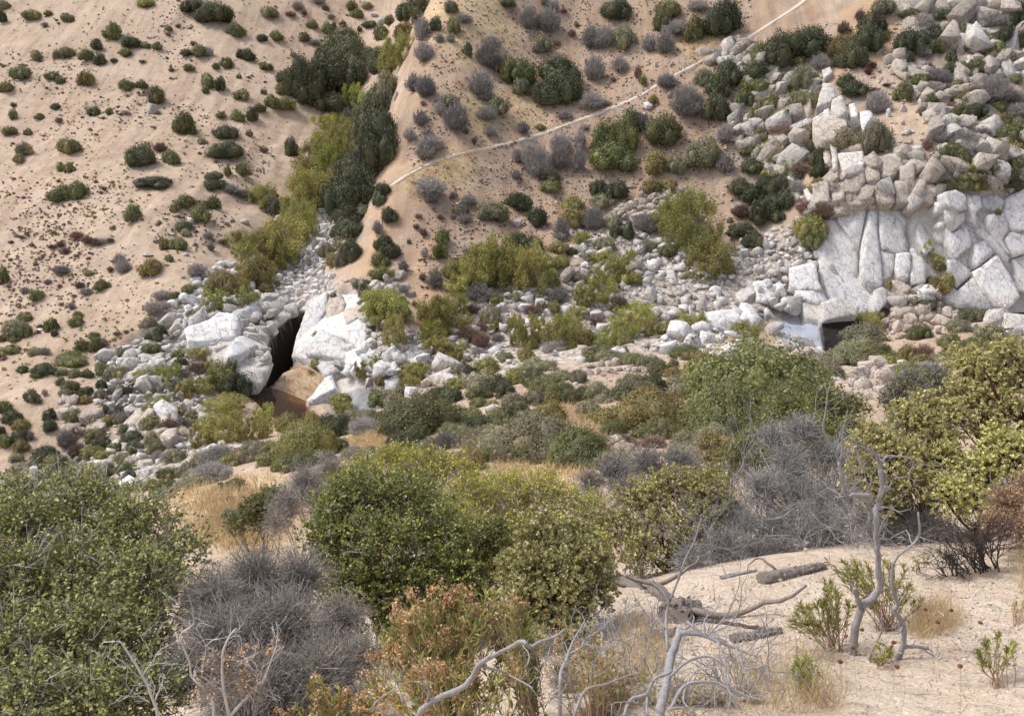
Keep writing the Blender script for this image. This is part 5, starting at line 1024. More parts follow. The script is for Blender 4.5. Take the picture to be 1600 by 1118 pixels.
bl(400, 540, [(970,310,95,95),(1065,230,75,72),(1470,390,90,60),(1505,645,140,80),(835,385,40,30),(910,410,70,60),(705,225,55,65),(1120,120,30,50),(1255,85,55,55),(1435,75,80,60),(1580,90,60,60),(1135,185,60,50),(1450,160,100,50),(1215,75,40,30),(860,60,60,60),(1030,80,110,70)])
bl(800, 540, [(30,130,140,110),(665,40,120,70),(265,378,50,40),(1205,245,90,100),(1275,170,85,110),(1270,275,70,50),(395,235,50,30),(420,710,90,90),(1050,70,60,40),(1215,60,70,34)])
bl(0, 540, [(915,790,120,75),(915,735,100,50),(870,770,80,40),(955,710,60,40),(700,695,90,48),(885,700,70,42),(1240,690,90,52),(265,810,100,80),(215,775,60,50),(150,760,80,50),(130,835,60,40),(1325,630,70,50),(1385,610,60,50),(1170,530,110,60),(1210,610,80,50),(1080,620,60,40),(480,705,60,40),(465,790,50,50),(1130,310,60,70),(1270,440,100,60),(1130,380,50,60),(700,830,80,40),(780,850,100,50)])
bl(1200, 540, [(525,175,60,65),(600,165,90,100),(690,180,70,80),(470,315,110,90),(380,310,60,60),(1090,130,60,50)])
SPECIAL = {(643, 618): 'cracked round boulder on the bench rim', (777, 702): 'lone pale boulder between shrubs on the near bench', (34, 100): 'white boulder behind a green shrub at the upper left edge', (239, 170): 'pale tilted boulder below a round shrub on the left hillside',
           (1101, 601): 'round boulder with a brown hollow side, leaning by the big oak', (229, 738): 'smooth whitish boulder, biggest of the pile beside the left shrubs'}
NB0 = len(BOUL)
brg = np.random.default_rng(5)
nb_auto = 0
for poly, n_, r0, r1 in ((GRAVEL[0], 70, 3.2, 8), ([(1010,420),(1120,400),(1200,370),(1270,400),(1240,480),(1150,500),(1010,520)], 55, 3.2, 9), ([(830,470),(960,440),(1100,450),(1190,500),(1000,540),(860,540)], 45, 3.2, 8), (GRAVEL[2], 22, 3, 7)):
    for x, y, r in darts(poly, r0, r1, brg, n_, 3000, 1.1):
        if all(math.hypot(x - b[0], y - b[1]) > (r + b[2] * .45) for b in BOUL): BOUL.append((x, y, 2 * r, 1.7 * r)); nb_auto += 1
ba = np.array(BOUL); bp = hit(ba[:, 0], ba[:, 1] + ba[:, 3] * .30)
order_b = sorted(range(len(BOUL)), key=lambda i: (i >= NB0, -BOUL[i][2]))[:298]
for i in order_b:
    px, py, w_, h_ = BOUL[i]; p = bp[i]; mpp = (p[1] * CP - p[2] * SP) / F
    lab = None
    for (a, b), l in SPECIAL.items():
        if abs(a - px) < 2.5 and abs(b - py) < 2.5: lab = l; USED[l] = 1
    ang_ = brg.random() < .45
    mat = 'granite_tan' if py > 565 and brg.random() < .6 else ('granite_white' if brg.random() < .35 else 'granite_grey')
    wd = {'granite_tan': 'tan', 'granite_white': 'white', 'granite_grey': 'pale grey'}[mat]
    if lab is None: lab = make_label(('angular ' if ang_ else '') + wd, 'boulder', px, py, w_, h_)
    o = link('boulder', (BLKM if ang_ else BLDM)[brg.integers(0, 12)]); o.material_slots[0].link = 'OBJECT'; o.material_slots[0].material = M[mat]
    R = w_ * mpp * .5; H = h_ * mpp * .56
    o.location = p + np.array([0, 0, H * .42]); o.scale = (R * 1.06, R * brg.uniform(.8, 1.05), H); o.rotation_euler = (brg.normal(0, .12), brg.normal(0, .12), brg.choice([0, PI]) + brg.normal(0, .35))
    tag(o, lab, 'boulder', 'boulders of the creek bed and slopes')

# cobbles, scree and gravel that nobody could count --------------------------
def scatter(name, mat, polys, n, r0, r1, seed, lift=.15, flat=.75, ymin=20):
    rg = np.random.default_rng(seed); mb = MB(); X = []
    areas = []
    for poly in polys:
        q = np.array(poly, float); areas.append(abs(np.sum(q[:, 0] * np.roll(q[:, 1], -1) - q[:, 1] * np.roll(q[:, 0], -1))) / 2)
    for poly, a in zip(polys, areas):
        k = int(n * a / sum(areas)); q = np.array(poly, float); lo, hi = q.min(0), q.max(0)
        c = rg.uniform(lo, hi, (k * 4, 2)); X.append(c[in_poly(c[:, 0], c[:, 1], q)][:k])
    X = np.concatenate(X); p = hit(X[:, 0], X[:, 1]); p = p[p[:, 1] > ymin]
    keep = fbm(p[:, 0] / 3.5, p[:, 1] / 3.5, 3, seed) > -.14; p = p[keep]
    R = r0 * (r1 / r0) ** (rg.uniform(0, 1, len(p)) ** 2.4)
    for v in range(8):
        s = np.where(rg.integers(0, 8, len(p)) == v)[0] if False else np.arange(v, len(p), 8)
        V, T = PEB[v]; a = rg.uniform(0, 2 * PI, len(s)); ca, sa = np.cos(a), np.sin(a)
        sc = R[s][:, None] * rg.uniform(.7, 1.2, (len(s), 3)) * [1, 1, flat]
        W = V[None] * sc[:, None]
        W = np.stack([W[..., 0] * ca[:, None] - W[..., 1] * sa[:, None], W[..., 0] * sa[:, None] + W[..., 1] * ca[:, None], W[..., 2]], -1) + p[s][:, None] + [0, 0, 0]
        W[..., 2] += (R[s] * lift)[:, None]
        mb.add(W.reshape(-1, 3), T=(T[None] + (np.arange(len(s)) * len(V))[:, None, None]).reshape(-1, 3))
    return tag(mb.build(name, mat), kind='stuff')
def stone_mat(name, stops):
    m, t, b = new_mat(name); g = t.nodes.new('ShaderNodeNewGeometry')
    col = ramp(t, g.outputs['Random Per Island'], stops); n = noise_tex(t, g.outputs['Position'], 9, 5, .7)
    col = mixc(t, ramp(t, n, [(0.35, (.7, .7, .7)), (0.55, (0, 0, 0))]), col, (.27, .24, .21))
    t.links.new(col, b.inputs['Base Color']); b.inputs['Roughness'].default_value = .92; bump(t, b, n, .6, .06); return m
M['cobble'] = stone_mat('creek cobbles', [(0, (.40, .35, .30)), (.5, (.60, .555, .51)), (1, (.76, .73, .70))])
M['scree'] = stone_mat('tan scree stones', [(0, (.42, .31, .235)), (.5, (.55, .44, .355)), (1, (.68, .60, .53))])
scatter('creek_cobbles', M['cobble'], GRAVEL[:2] + [[(1000,430),(1120,410),(1280,380),(1260,480),(1180,500),(1010,520)]], 3000, .10, .85, 71)
scatter('bank_cobbles', M['cobble'], [GRAVEL[2], [(430,470),(500,340),(555,300),(545,350),(510,420)], [(150,560),(260,500),(330,560),(300,690),(160,700)], [(560,560),(640,500),(700,560),(640,620)]], 1900, .08, .6, 72)
scatter('slope_scree', M['scree'], [[(660,0),(1180,0),(1180,60),(1000,150),(800,220),(630,280),(620,200)], [(640,300),(1000,160),(1140,100),(1130,380),(900,400),(700,480),(620,420)]], 6500, .07, .26, 73)
scatter('crag_scree', M['scree'], [[(1130,60),(1640,-10),(1640,300),(1130,330)]], 4200, .08, .4, 74)
scatter('hillside_stones', M['scree'], [[(-60,-20),(620,-20),(480,250),(300,470),(150,600),(-60,640)]], 2600, .06, .2, 75)
scatter('bench_stones', M['scree'], [[(560,640),(700,600),(960,560),(1200,545),(1640,520),(1640,620),(1000,720),(400,760),(250,800)]], 2200, .04, .18, 76)

# trail ----------------------------------------------------------------------
tl = smooth_poly([(606,294,0),(640,272,0),(680,253,0),(720,240,0),(790,225,0),(850,208,0),(900,190,0),(950,171,0),(1000,150,0),(1040,125,0),(1080,104,0),(1120,84,0),(1165,62,0),(1212,32,0),(1255,3,0),(1285,-30,0)], 9)
tw = hit(tl[:, 0], tl[:, 1]); tw[1:-1] = (tw[:-2] + 2 * tw[1:-1] + tw[2:]) / 4
tg = unit(np.gradient(tw[:, :2], axis=0)); out = np.stack([tg[:, 1], -tg[:, 0]], -1)   # downhill side, level bench
mb = MB(); k = len(tw); wv = .25 + .14 * fbm(np.arange(k) / 3.0, np.zeros(k), 3, 5)
rows = []
for q, dz in ((-1.0, .12), (-.7, .0), (0, -.04), (.6, -.02), (.85, -.06), (1.2, -.5)):
    x = tw[:, 0] + out[:, 0] * wv * q; y = tw[:, 1] + out[:, 1] * wv * q
    rows.append(np.stack([x, y, tw[:, 2] + dz + .12 + .04 * fbm(x * 2, y * 2, 2, 8)], -1))
V = np.stack(rows, 1).reshape(-1, 3); i = np.arange(k - 1)[:, None] * 6; j = np.arange(5)[None]
mb.add(V, np.stack([i + j, i + 6 + j, i + 7 + j, i + 1 + j], -1).reshape(-1, 4))
m, t, b = new_mat('trodden sand'); g = t.nodes.new('ShaderNodeNewGeometry')
t.links.new(ramp(t, noise_tex(t, g.outputs['Position'], 2.5, 6, .7), [(.3, (.60, .46, .34)), (.65, (.76, .65, .53))]), b.inputs['Base Color']); b.inputs['Roughness'].default_value = .95
M['trail'] = m
tag(mb.build('trail', m, smooth=True), kind='structure')

# pools ----------------------------------------------------------------------
def water(name, poly, z, deep, rough=.03, ior=1.33):
    poly = np.array(poly, float); d = rays(poly[:, 0], poly[:, 1]); V = d * (z / d[:, 2])[:, None]
    bm = bmesh.new(); f = bm.faces.new([bm.verts.new(v) for v in V]); bmesh.ops.triangulate(bm, faces=[f]); me = bpy.data.meshes.new(name); bm.to_mesh(me); bm.free()
    if me.polygons[0].normal.z < 0: me.flip_normals()
    m, t, b = new_mat('still canyon water ' + name); out = t.nodes['Material Output']
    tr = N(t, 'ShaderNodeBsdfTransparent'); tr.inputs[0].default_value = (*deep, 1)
    gl = N(t, 'ShaderNodeBsdfGlossy', Roughness=rough); fr = N(t, 'ShaderNodeFresnel', IOR=ior)
    g = t.nodes.new('ShaderNodeNewGeometry'); bp_ = N(t, 'ShaderNodeBump', Strength=.08, Distance=.05); t.links.new(noise_tex(t, g.outputs['Position'], 3, 3), bp_.inputs['Height'])
    t.links.new(bp_.outputs[0], gl.inputs['Normal']); t.links.new(bp_.outputs[0], fr.inputs['Normal'])
    mx = t.nodes.new('ShaderNodeMixShader'); t.links.new(fr.outputs[0], mx.inputs[0])
    t.links.new(tr.outputs[0], mx.inputs[1]); t.links.new(gl.outputs[0], mx.inputs[2]); t.links.new(mx.outputs[0], out.inputs[0])
    me.materials.append(m); return tag(link(name, me), kind='structure')
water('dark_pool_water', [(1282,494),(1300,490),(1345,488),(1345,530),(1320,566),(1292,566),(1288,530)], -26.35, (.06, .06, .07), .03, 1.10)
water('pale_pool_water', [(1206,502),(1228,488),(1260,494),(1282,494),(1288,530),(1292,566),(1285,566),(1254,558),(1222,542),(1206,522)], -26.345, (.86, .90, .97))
water('brown_pool_water', [(388,614),(410,602),(440,610),(478,626),(478,655),(445,662),(412,642)], -28.85, (.30, .18, .07))
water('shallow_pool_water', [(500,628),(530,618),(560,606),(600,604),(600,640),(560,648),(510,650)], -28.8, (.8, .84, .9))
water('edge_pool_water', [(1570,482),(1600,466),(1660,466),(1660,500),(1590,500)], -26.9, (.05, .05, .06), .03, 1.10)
# ------------------------------------------------------------------ near plants and dead wood
M['leaf_ceanothus'] = leaf_mat('small oval leaves, pale above', (0.385, 0.405, 0.175), 0.6, (1.3, 1.2, .9), .3, .42, hue_var=0.012)
M['leaf_holly'] = leaf_mat('glossy dark green leaves', (0.285, 0.305, 0.11), 0.5, (1.4, 1.25, .8), .25, .4, hue_var=0.012)
M['leaf_yellow'] = leaf_mat('yellow green leaves', (0.42, 0.41, 0.10), 0.45, (1.3, 1.15, .6), .3, .5, hue_var=0.012)
M['leaf_manz'] = leaf_mat('grey yellow manzanita leaves', (0.52, 0.50, 0.24), 0.4, (1.2, 1.12, .85), .25, .5, hue_var=0.012)
M['dead_twig'] = leaf_mat('weathered lilac grey twigs', (0.45, 0.43, 0.41), 0.5, (1.1, 1.05, 1.05), 0, .9)
M['leaf_narrow'] = leaf_mat('narrow olive leaves', (0.29, 0.30, 0.11), 0.45, (1.3, 1.1, .7), .3, .5, hue_var=0.012)
M['flower_dry'] = leaf_mat('dried orange brown flowers', (0.56, 0.365, 0.20), 0.4, (1.2, 1.2, 1.1), .2, .8, obj_var=.1, hue_var=.008)
M['flower_pale'] = leaf_mat('dried cream flowers', (0.62, 0.54, 0.42), 0.25, (1.1, 1.1, 1.0), .2, .8)
M['flower_red'] = leaf_mat('dried rust buckwheat flowers', (0.26, 0.125, 0.07), 0.4, (1.2, 1.1, 1.0), .1, .85)
M['straw'] = leaf_mat('dry straw', (0.60, 0.47, 0.28), 0.3, (1.1, 1.08, 1.02), .25, .7, obj_var=0, hue_var=0)
M['stem_brown'] = leaf_mat('red brown herb stems', (0.27, 0.165, 0.10), 0.5, (1.3, 1.1, .9), 0, .8)

def prisms(mb, A, B, ra, rb, rg):
    A = np.asarray(A, float); B = np.asarray(B, float); n = len(A)
    t = unit(B - A); r = unit(np.cross(t, rg.normal(size=t.shape))); s = np.cross(t, r)
    ra = np.broadcast_to(ra, (n,))[:, None]; rb = np.broadcast_to(rb, (n,))[:, None]; V = []
    for C, q in ((A, ra), (B, rb)):
        for k in range(3):
            a = 2 * PI * k / 3; V.append(C + q * (math.cos(a) * r + math.sin(a) * s))
    V = np.stack(V, 1).reshape(-1, 3); o = (np.arange(n) * 6)[:, None, None]
    Q = (np.array([[0, 1, 4, 3], [1, 2, 5, 4], [2, 0, 3, 5]])[None] + o).reshape(-1, 4); mb.add(V, Q)
def leaves(mb, pos, axis, L, W, rg, fold=.25, up=.75):
    n = len(pos); axis = unit(axis); nr = unit(rg.normal(size=(n, 3)) + [0, 0, up * 2]); side = unit(np.cross(axis, nr)); nr = np.cross(side, axis)
    L = np.broadcast_to(L, (n,))[:, None]; W = np.broadcast_to(W, (n,))[:, None]
    b = pos; m1 = pos + axis * L * .5 - nr * W * fold; tpt = pos + axis * L - nr * L * .12
    l = pos + axis * L * .48 + side * W; r = pos + axis * L * .48 - side * W
    V = np.stack([b, l, tpt, r, m1], 1).reshape(-1, 3); o = (np.arange(n) * 5)[:, None, None]
    mb.add(V, T=(np.array([[0, 4, 1], [1, 4, 2], [0, 3, 4], [3, 2, 4]])[None] + o).reshape(-1, 3))
def PL(px, py, Y, r):
    c = P(np.array([px]), np.array([py]), Y)[0]; return c, r * (c[1] * CP - c[2] * SP) / F
def ground_at(x, y): return np.array([x, y, float(hgt(np.array([x]), np.array([y]))[0])])

def bush(name, label, lob, base, leaf=None, nlw=26000, L=.026, W=.009, ntw=2600, twig_mat='bark_brown', per=9, tw_r=.0022, whorl=False, lean=.6, cat='bush', bare=0, bare_mat='dead_grey', seed=1, group=None, stem_r=.016, in_r=.35):
    rg = np.random.default_rng(seed); C = [PL(*q) for q in lob]; cen = np.array([c for c, r in C]); rad = np.array([r for c, r in C])
    bx = PL(*base, 1)[0]; b0 = ground_at(bx[0], bx[1]); e = empty(name, b0, label, cat, group); cen = cen - b0
    # main limbs to each lobe, from a few stools at the base
    br = MB()
    for c, r in zip(cen, rad):
        st = rg.normal(0, .12, 3) * [1, 1, 0]; mid = st * .5 + c * .5 + rg.normal(0, .10, 3) * [1, 1, .5]
        pts = smooth_poly([st, st * .75 + mid * .25 + rg.normal(0, .04, 3), mid, c], 3); tube(br, pts, np.linspace(stem_r, stem_r * .35, len(pts)), 5)
        for _ in range(5):
            i = rg.integers(4, len(pts)); en = c + unit(rg.normal(size=3)) * r * .7
            q = smooth_poly([pts[i], (pts[i] + en) / 2 + rg.normal(0, .03, 3), en], 3); tube(br, q, np.linspace(stem_r * .4, tw_r * 1.4, len(q)), 4)
    w_ = rad ** 2; k = rg.choice(len(rad), ntw, p=w_ / w_.sum()); d = unit(rg.normal(size=(ntw, 3)) + [0, -.25, lean])
    A = cen[k] + unit(d + rg.normal(0, .5, d.shape)) * (rad[k] * rg.uniform(.05, .6, ntw))[:, None]
    B = cen[k] + d * (rad[k] * rg.uniform(.6, 1.22, ntw))[:, None]
    mid = (A + B) / 2 + rg.normal(0, .10, A.shape) * rad[k][:, None]
    prisms(br, A, mid, tw_r, tw_r * .8, rg); prisms(br, mid, B, tw_r * .8, tw_r * .5, rg)
    br.build('branches', M[twig_mat], e)
    if leaf and nlw:
        lf = MB()
        if whorl:
            # upright oval leaves crowded round every shoot tip
            kk = np.repeat(np.arange(ntw), per); ax = unit(B - mid)[kk]; f = rg.uniform(-.1, 1, len(kk))
            pos = B[kk] - ax * (f * L * 1.6)[:, None]; sp = unit(np.cross(ax, rg.normal(size=ax.shape)))
            dirn = unit(ax * rg.uniform(.2, .9, (len(kk), 1)) + sp + [0, 0, .45]); leaves(lf, pos, dirn, L * rg.uniform(.7, 1.2, len(kk)), W * rg.uniform(.8, 1.15, len(kk)), rg, .15, .2)
        else:
            kk = rg.integers(0, ntw, nlw); f = rg.uniform(.0, 1.05, (nlw, 1)); pos = mid[kk] * (1 - f) + B[kk] * f + rg.normal(0, L * .25, (nlw, 3))
            ax = unit(unit(B - mid)[kk] + rg.normal(0, .75, (nlw, 3))); leaves(lf, pos, ax, L * rg.uniform(.6, 1.3, nlw), W * rg.uniform(.7, 1.2, nlw), rg)
        lf.build('foliage', M[leaf], e)
    if bare:
        tb = MB(); kk = rg.integers(0, len(rad), bare); d = unit(rg.normal(size=(bare, 3)) + [0, -.5, .9])
        A = cen[kk] + d * (rad[kk] * .5)[:, None]; B = cen[kk] + d * (rad[kk] * rg.uniform(1.05, 1.45, bare))[:, None]; m_ = (A + B) / 2 + rg.normal(0, .03, A.shape)
        prisms(tb, A, m_, tw_r * 1.2, tw_r, rg); prisms(tb, m_, B, tw_r, tw_r * .5, rg)
        for _ in range(2):
            E = m_ + unit(B - m_ + rg.normal(0, .05, B.shape)) * rg.uniform(.08, .2, (bare, 1)); prisms(tb, m_, E, tw_r * .8, tw_r * .4, rg)
        tag(tb.build('dead_twigs', M[bare_mat], e), kind='stuff')
    return e

def branching(mb, start, dirn, length, r, rg, depth, spread=.6, curl=.25, nch=(2, 4), up=.12, minr=.0012, seg=6, shrink=.68):
    pts = [np.array(start, float)]; d = unit(np.array(dirn, float))
    for i in range(seg):
        d = unit(d + rg.normal(0, curl, 3) + [0, 0, up]); pts.append(pts[-1] + d * length / seg)
    pts = np.array(pts); tube(mb, smooth_poly(pts, 2), np.linspace(r, max(minr, r * .45), seg * 2 + 1), 6 if r > .006 else 4 if r > .003 else 3, cap=r > .004)
    if depth <= 0: return
    for _ in range(rg.integers(*nch) if nch[1] > nch[0] else nch[0]):
        i = rg.integers(seg // 3, seg + 1); t = unit(pts[min(i + 1, seg)] - pts[i - 1])
        branching(mb, pts[i], t + rg.normal(0, spread, 3), length * rg.uniform(.45, .85) * shrink / .68, max(minr, r * .55), rg, depth - 1, spread, curl, nch, up, minr, seg, shrink)
def dead_shrub(name, label, base, stems, length, r, mat, depth=4, seed=1, spread=.55, curl=.22, nch=(2, 4), up=.1, aim=(0, 0, 1), fan=.6, cat='dead shrub', width=.15, group=None):
    rg = np.random.default_rng(seed); bx = PL(*base, 1)[0]; b0 = ground_at(bx[0], bx[1]); e = empty(name, b0, label, cat, group)
    for s in range(stems):
        mb = MB(); st = rg.normal(0, width, 3) * [1, .6, 0] + [0, 0, -.02]; branching(mb, st, np.array(aim) + rg.normal(0, fan, 3) * [1, .8, .35], length * rg.uniform(.7, 1.15), r * rg.uniform(.6, 1.2), rg, depth, spread, curl, nch, up)
        mb.build('branch', M[mat], e, True)
    return e
def traced(name, label, limbs, mat, base_down=None, cat='dead tree', seed=1, group=None, twigs=3, tw_len=.15, parent=None, rsc=.78):
    """dead wood following traced limbs; (points, first radius px, last radius px, part name)"""
    rg = np.random.default_rng(seed); first = P(*[np.array([v]) for v in limbs[0][0][0][:2]], limbs[0][0][0][2])[0]
    b0 = ground_at(first[0], first[1]) if base_down else first
    if parent is not None: e = parent; b0 = np.array(e.location)
    else: e = empty(name, b0, label, cat, group)
    for li, (pts, r0, r1, nm) in enumerate(limbs):
        W = np.array([P(np.array([a]), np.array([b]), c)[0] for a, b, c in pts]); dep = (W[:, 1] * CP - W[:, 2] * SP) / F
        if li == 0 and base_down: W = np.concatenate([[b0 - [0, 0, .1]], W]); dep = np.concatenate([dep[:1], dep])
        q = smooth_poly(W - b0, 5); q[1:-1] += rg.normal(0, .15 * r1 * dep.mean(), q[1:-1].shape)
        rr = rsc * np.linspace(r0 * dep[0], r1 * dep[-1], len(q)) * (1 + .22 * fbm(np.arange(len(q)) / 2.2, np.full(len(q), li * 3.3), 3, seed)); mb = MB(); tube(mb, q, rr, 9 if r0 > 5 else 6)
        for _ in range(twigs if r0 < 9 else 2):
            i = rg.integers(len(q) // 4, len(q)); t = unit(q[min(i + 1, len(q) - 1)] - q[i - 1] + 1e-6)
            branching(mb, q[i], t + rg.normal(0, .8, 3), tw_len * rg.uniform(.5, 1.4), max(rr[i] * .45, .002), rg, 1, .7, .3, (1, 3), .05, .0012, 5)
        mb.build(nm, M[mat], e, True)
    return e
def log(name, label, a, b, rpx, mat, seed=1, cat='log', lift=.5, branch=0):
    rg = np.random.default_rng(seed); A, r = PL(*a, rpx); B = PL(*b, 1)[0]; A = hit([a[0]], [a[1]])[0]; B = hit([b[0]], [b[1]])[0]; r = rpx * (A[1] * CP - A[2] * SP) / F
    n = 34; t = np.linspace(0, 1, n)[:, None]; q = A * (1 - t) + B * t + rg.normal(0, r * .12, (n, 3)); q[:, 2] += r * lift; c = (A + B) / 2; mb = MB(); k = 30
    ang = np.linspace(0, 2 * PI, k, endpoint=False); ax = unit(B - A); u_ = unit(np.cross(ax, [0, 0, 1.0])); v_ = np.cross(u_, ax)
    R = r * np.linspace(1.1, .6, n)[:, None] * (1 + .5 * fbm(np.repeat(np.arange(n) / 9.0, k), np.tile(np.cos(ang) * 2.2 + np.sin(ang), n) + seed, 4, seed).reshape(n, k) + .05 * rg.normal(size=(n, k)) - .30 * np.abs(noise(np.tile(ang * 3.2, n) + .6 * fbm(np.repeat(np.arange(n) / 5.0, k), np.tile(ang, n), 2, seed), np.repeat(np.arange(n) / 11.0, k), seed + 5)).reshape(n, k) * 1.6 + .15)
    R *= np.where((t < .03) | (t > .97), .8, 1.0); q = q + 0; q[0] += ax * r * .3
    V = (q - c)[:, None] + R[..., None] * (np.cos(ang)[None, :, None] * u_ + np.sin(ang)[None, :, None] * v_); V = V.reshape(-1, 3)
    i = np.arange(n - 1)[:, None] * k; j = np.arange(k)[None]; j2 = (j + 1) % k; Q = np.stack([i + j, i + j2, i + k + j2, i + k + j], -1).reshape(-1, 4)
    V = np.concatenate([V, [q[0] - c, q[-1] - c]]); jj = np.arange(k); m = n * k
    T = np.concatenate([np.stack([np.full(k, m), (jj + 1) % k, jj], -1), np.stack([np.full(k, m + 1), (n - 1) * k + jj, (n - 1) * k + (jj + 1) % k], -1)]); mb.add(V, Q, T)
    e = empty(name, c, label, cat); mb.build('trunk', M[mat], e)
    for s in range(branch):
        bb = MB(); branching(bb, q[rg.integers(3, n - 3)] - c, rg.normal(size=3) + [0, 0, .4], r * 6, r * .3, rg, 1, .6, .3, (1, 3), .0, .002); bb.build('branch', M[mat], e, True)
    return e

def herb(name, label, base, tips, leafm='leaf_narrow', flower='flower_dry', L=.045, W=.0036, nleaf=46, fl=True, stem_r=.0026, seed=1, cat='herb', group=None, flow_n=60, flow_r=.022, low=.25):
    rg = np.random.default_rng(seed); g0 = hit([base[0]], [base[1]])[0]; e = empty(name, g0, label, cat, group)
    for (px, py, Y) in tips:
        T = P(np.array([px]), np.array([py]), Y)[0] - g0; S = rg.normal(0, .03, 3) * [1, 1, 0]
        M1 = S * .55 + T * .35 + np.array([0, 0, .12 * np.linalg.norm(T)]) * .3 + rg.normal(0, .02, 3); q = smooth_poly([S, M1, T * .75 + M1 * .25 + rg.normal(0, .012, 3), T], 5)
        mb = MB(); tube(mb, q, np.linspace(stem_r, stem_r * .45, len(q)), 5); so = mb.build('stem', M['stem_brown'], e, True)
        f = rg.uniform(low, .97, nleaf) ** .8; idx = f * (len(q) - 1); i0 = np.minimum(idx.astype(int), len(q) - 2); w2 = (idx - i0)[:, None]; pos = q[i0] * (1 - w2) + q[i0 + 1] * w2; ax = unit(q[i0 + 1] - q[i0])
        lf = MB(); d = unit(ax * 1.1 + rg.normal(0, .55, ax.shape)); leaves(lf, pos, d, L * rg.uniform(.6, 1.2, nleaf), W * rg.uniform(.8, 1.3, nleaf), rg, .2); lf.build('leaves', M[leafm], so)
        if fl and rg.random() < .42:
            n = flow_n; c = np.repeat(T + rg.normal(0, flow_r * .9, (6, 3)) * [1, 1, 1.2], n // 6, 0); p = c + rg.normal(0, flow_r * .42, c.shape); fm = MB()
            prisms(fm, np.repeat(T[None] - [0, 0, flow_r * 2], 6, 0), c[::n // 6][:6], .001, .0008, rg); fm.add(*quads_at(p, rg.normal(size=p.shape), flow_r * .26 * rg.uniform(.6, 1.3, len(p)), rg, .75)); fm.build('flower_head', M[flower], so)
    return e

# large leafy bush filling the lower left
bush('leafy_bush', 'huge leafy green bush with small pale leaves filling the lower left corner', [(40,835,6.2,80),(130,805,6.6,75),(220,835,6.4,80),(285,865,6.2,55),(30,930,5.6,90),(130,910,5.8,90),(230,920,5.6,80),(20,1030,5,95),(120,1010,5.1,95),(220,1010,5.2,75),(40,1120,4.5,100),(150,1110,4.6,95),(240,1090,4.8,70),(-90,900,5.6,110),(-90,1040,5,110),(100,768,6.9,45),(40,775,6.8,45),(185,785,6.8,38),(-40,800,6.6,70),(60,1220,4.2,90),(180,1200,4.3,90)],
     (100, 1150, 5.6), 'leaf_ceanothus', 62000, .027, .0105, 4200, 'bark_brown', bare=330, bare_mat='dead_white', seed=31, tw_r=.0024)
bush('leafy_bush', 'dark bush showing through gaps behind the lower left bush', [(20,860,8.4,90),(120,850,8.6,90),(220,870,8.4,80),(60,960,7.6,100),(170,960,7.6,95),(260,960,7.4,60),(60,1060,6.8,100),(190,1060,6.8,90)], (120, 1140, 7.6), 'leaf_green', 15000, .045, .02, 1200, 'bark_brown', seed=311)
bush('twiggy_thicket', 'grey leafless thicket of fine twigs between the two leafy bushes', [(330,940,5.5,60),(400,910,5.9,65),(470,910,6.1,55),(350,1010,5.1,80),(440,990,5.3,80),(530,975,5.7,55),(400,1090,4.8,95),(500,1070,4.9,85),(565,1030,5.1,50),(300,1050,5,60),(420,1180,4.6,90),(540,1150,4.7,70)],
     (430, 1150, 5.4), 'leaf_olive', 3600, .017, .007, 13000, 'twig_grey', tw_r=.0021, lean=.5, seed=32, cat='thicket')
bush('leafy_bush', 'dense round dark green leafy bush left of the yellow green bush', [(560,800,8.6,75),(640,795,8.8,65),(520,850,8.2,58),(600,870,8,75),(690,840,8.4,55),(560,925,7.8,68),(640,930,7.8,70),(700,900,8,58),(620,970,7.6,50),(530,790,8.7,40),(690,960,7.6,50)],
     (610, 990, 8.6), 'leaf_holly', 40000, .034, .013, 3000, 'bark_brown', bare=60, bare_mat='dead_white', seed=33)
bush('leafy_bush', 'yellow green bush rising behind the dense dark green bush', [(570,752,10.6,45),(640,742,10.8,52),(700,748,10.7,50),(745,790,10,55),(690,820,9.5,55),(740,850,9.3,55),(610,720,11,30),(680,725,11,32),(770,900,9,50)],
     (690, 930, 9.9), 'leaf_yellow', 24000, .030, .011, 2300, 'dead_grey', bare=60, seed=34)
bush('leafy_bush', 'olive yellow bush between dark bush and mid manzanita', [(790,775,10.4,50),(850,785,10.4,55),(915,805,10.2,48),(800,840,9.8,50),(865,840,9.8,50),(920,860,9.5,40),(740,770,10.8,40)], (850, 930, 9.9), 'leaf_yellow', 20000, .029, .010, 1900, 'dead_grey', bare=80, seed=35)
bush('manzanita', 'front manzanita of rounded leaf pompoms beside the sandy slope', [(850,850,7.2,45),(900,890,6.9,50),(830,900,6.8,45),(880,940,6.6,50),(820,950,6.5,40),(925,930,6.8,38),(870,985,6.4,40),(940,885,7.2,28),(800,885,7,30),(905,845,7.3,30),(840,985,6.4,30)], (880, 1010, 6.9), 'leaf_manz', 1, .030, .0125, 2100, 'bark_red', per=11, whorl=True, seed=36, stem_r=.02)
bush('manzanita', 'middle manzanita in front of bare grey branches', [(1000,795,10,45),(1060,772,10.2,45),(1110,782,10,42),(960,832,9.8,36),(1030,840,9.6,45),(1090,830,9.8,45),(1140,812,10,32),(1000,870,9.4,35),(1060,880,9.5,32),(1030,765,10.3,30),(1110,750,10.4,26)], (1050, 930, 9.9), 'leaf_manz', 1, .034, .0145, 2000, 'bark_red', per=11, whorl=True, seed=37, stem_r=.022)
bush('manzanita', 'manzanita right behind the tall dead tree', [(1360,692,9.2,36),(1420,662,9.4,36),(1400,722,9,45),(1455,702,9.2,40),(1350,752,9,36),(1440,640,9.6,30),(1480,662,9.4,38),(1425,762,8.8,32),(1380,790,8.8,28)], (1420, 860, 9.2), 'leaf_manz', 1, .032, .0135, 1700, 'bark_red', per=11, whorl=True, seed=38, stem_r=.022, bare=40)
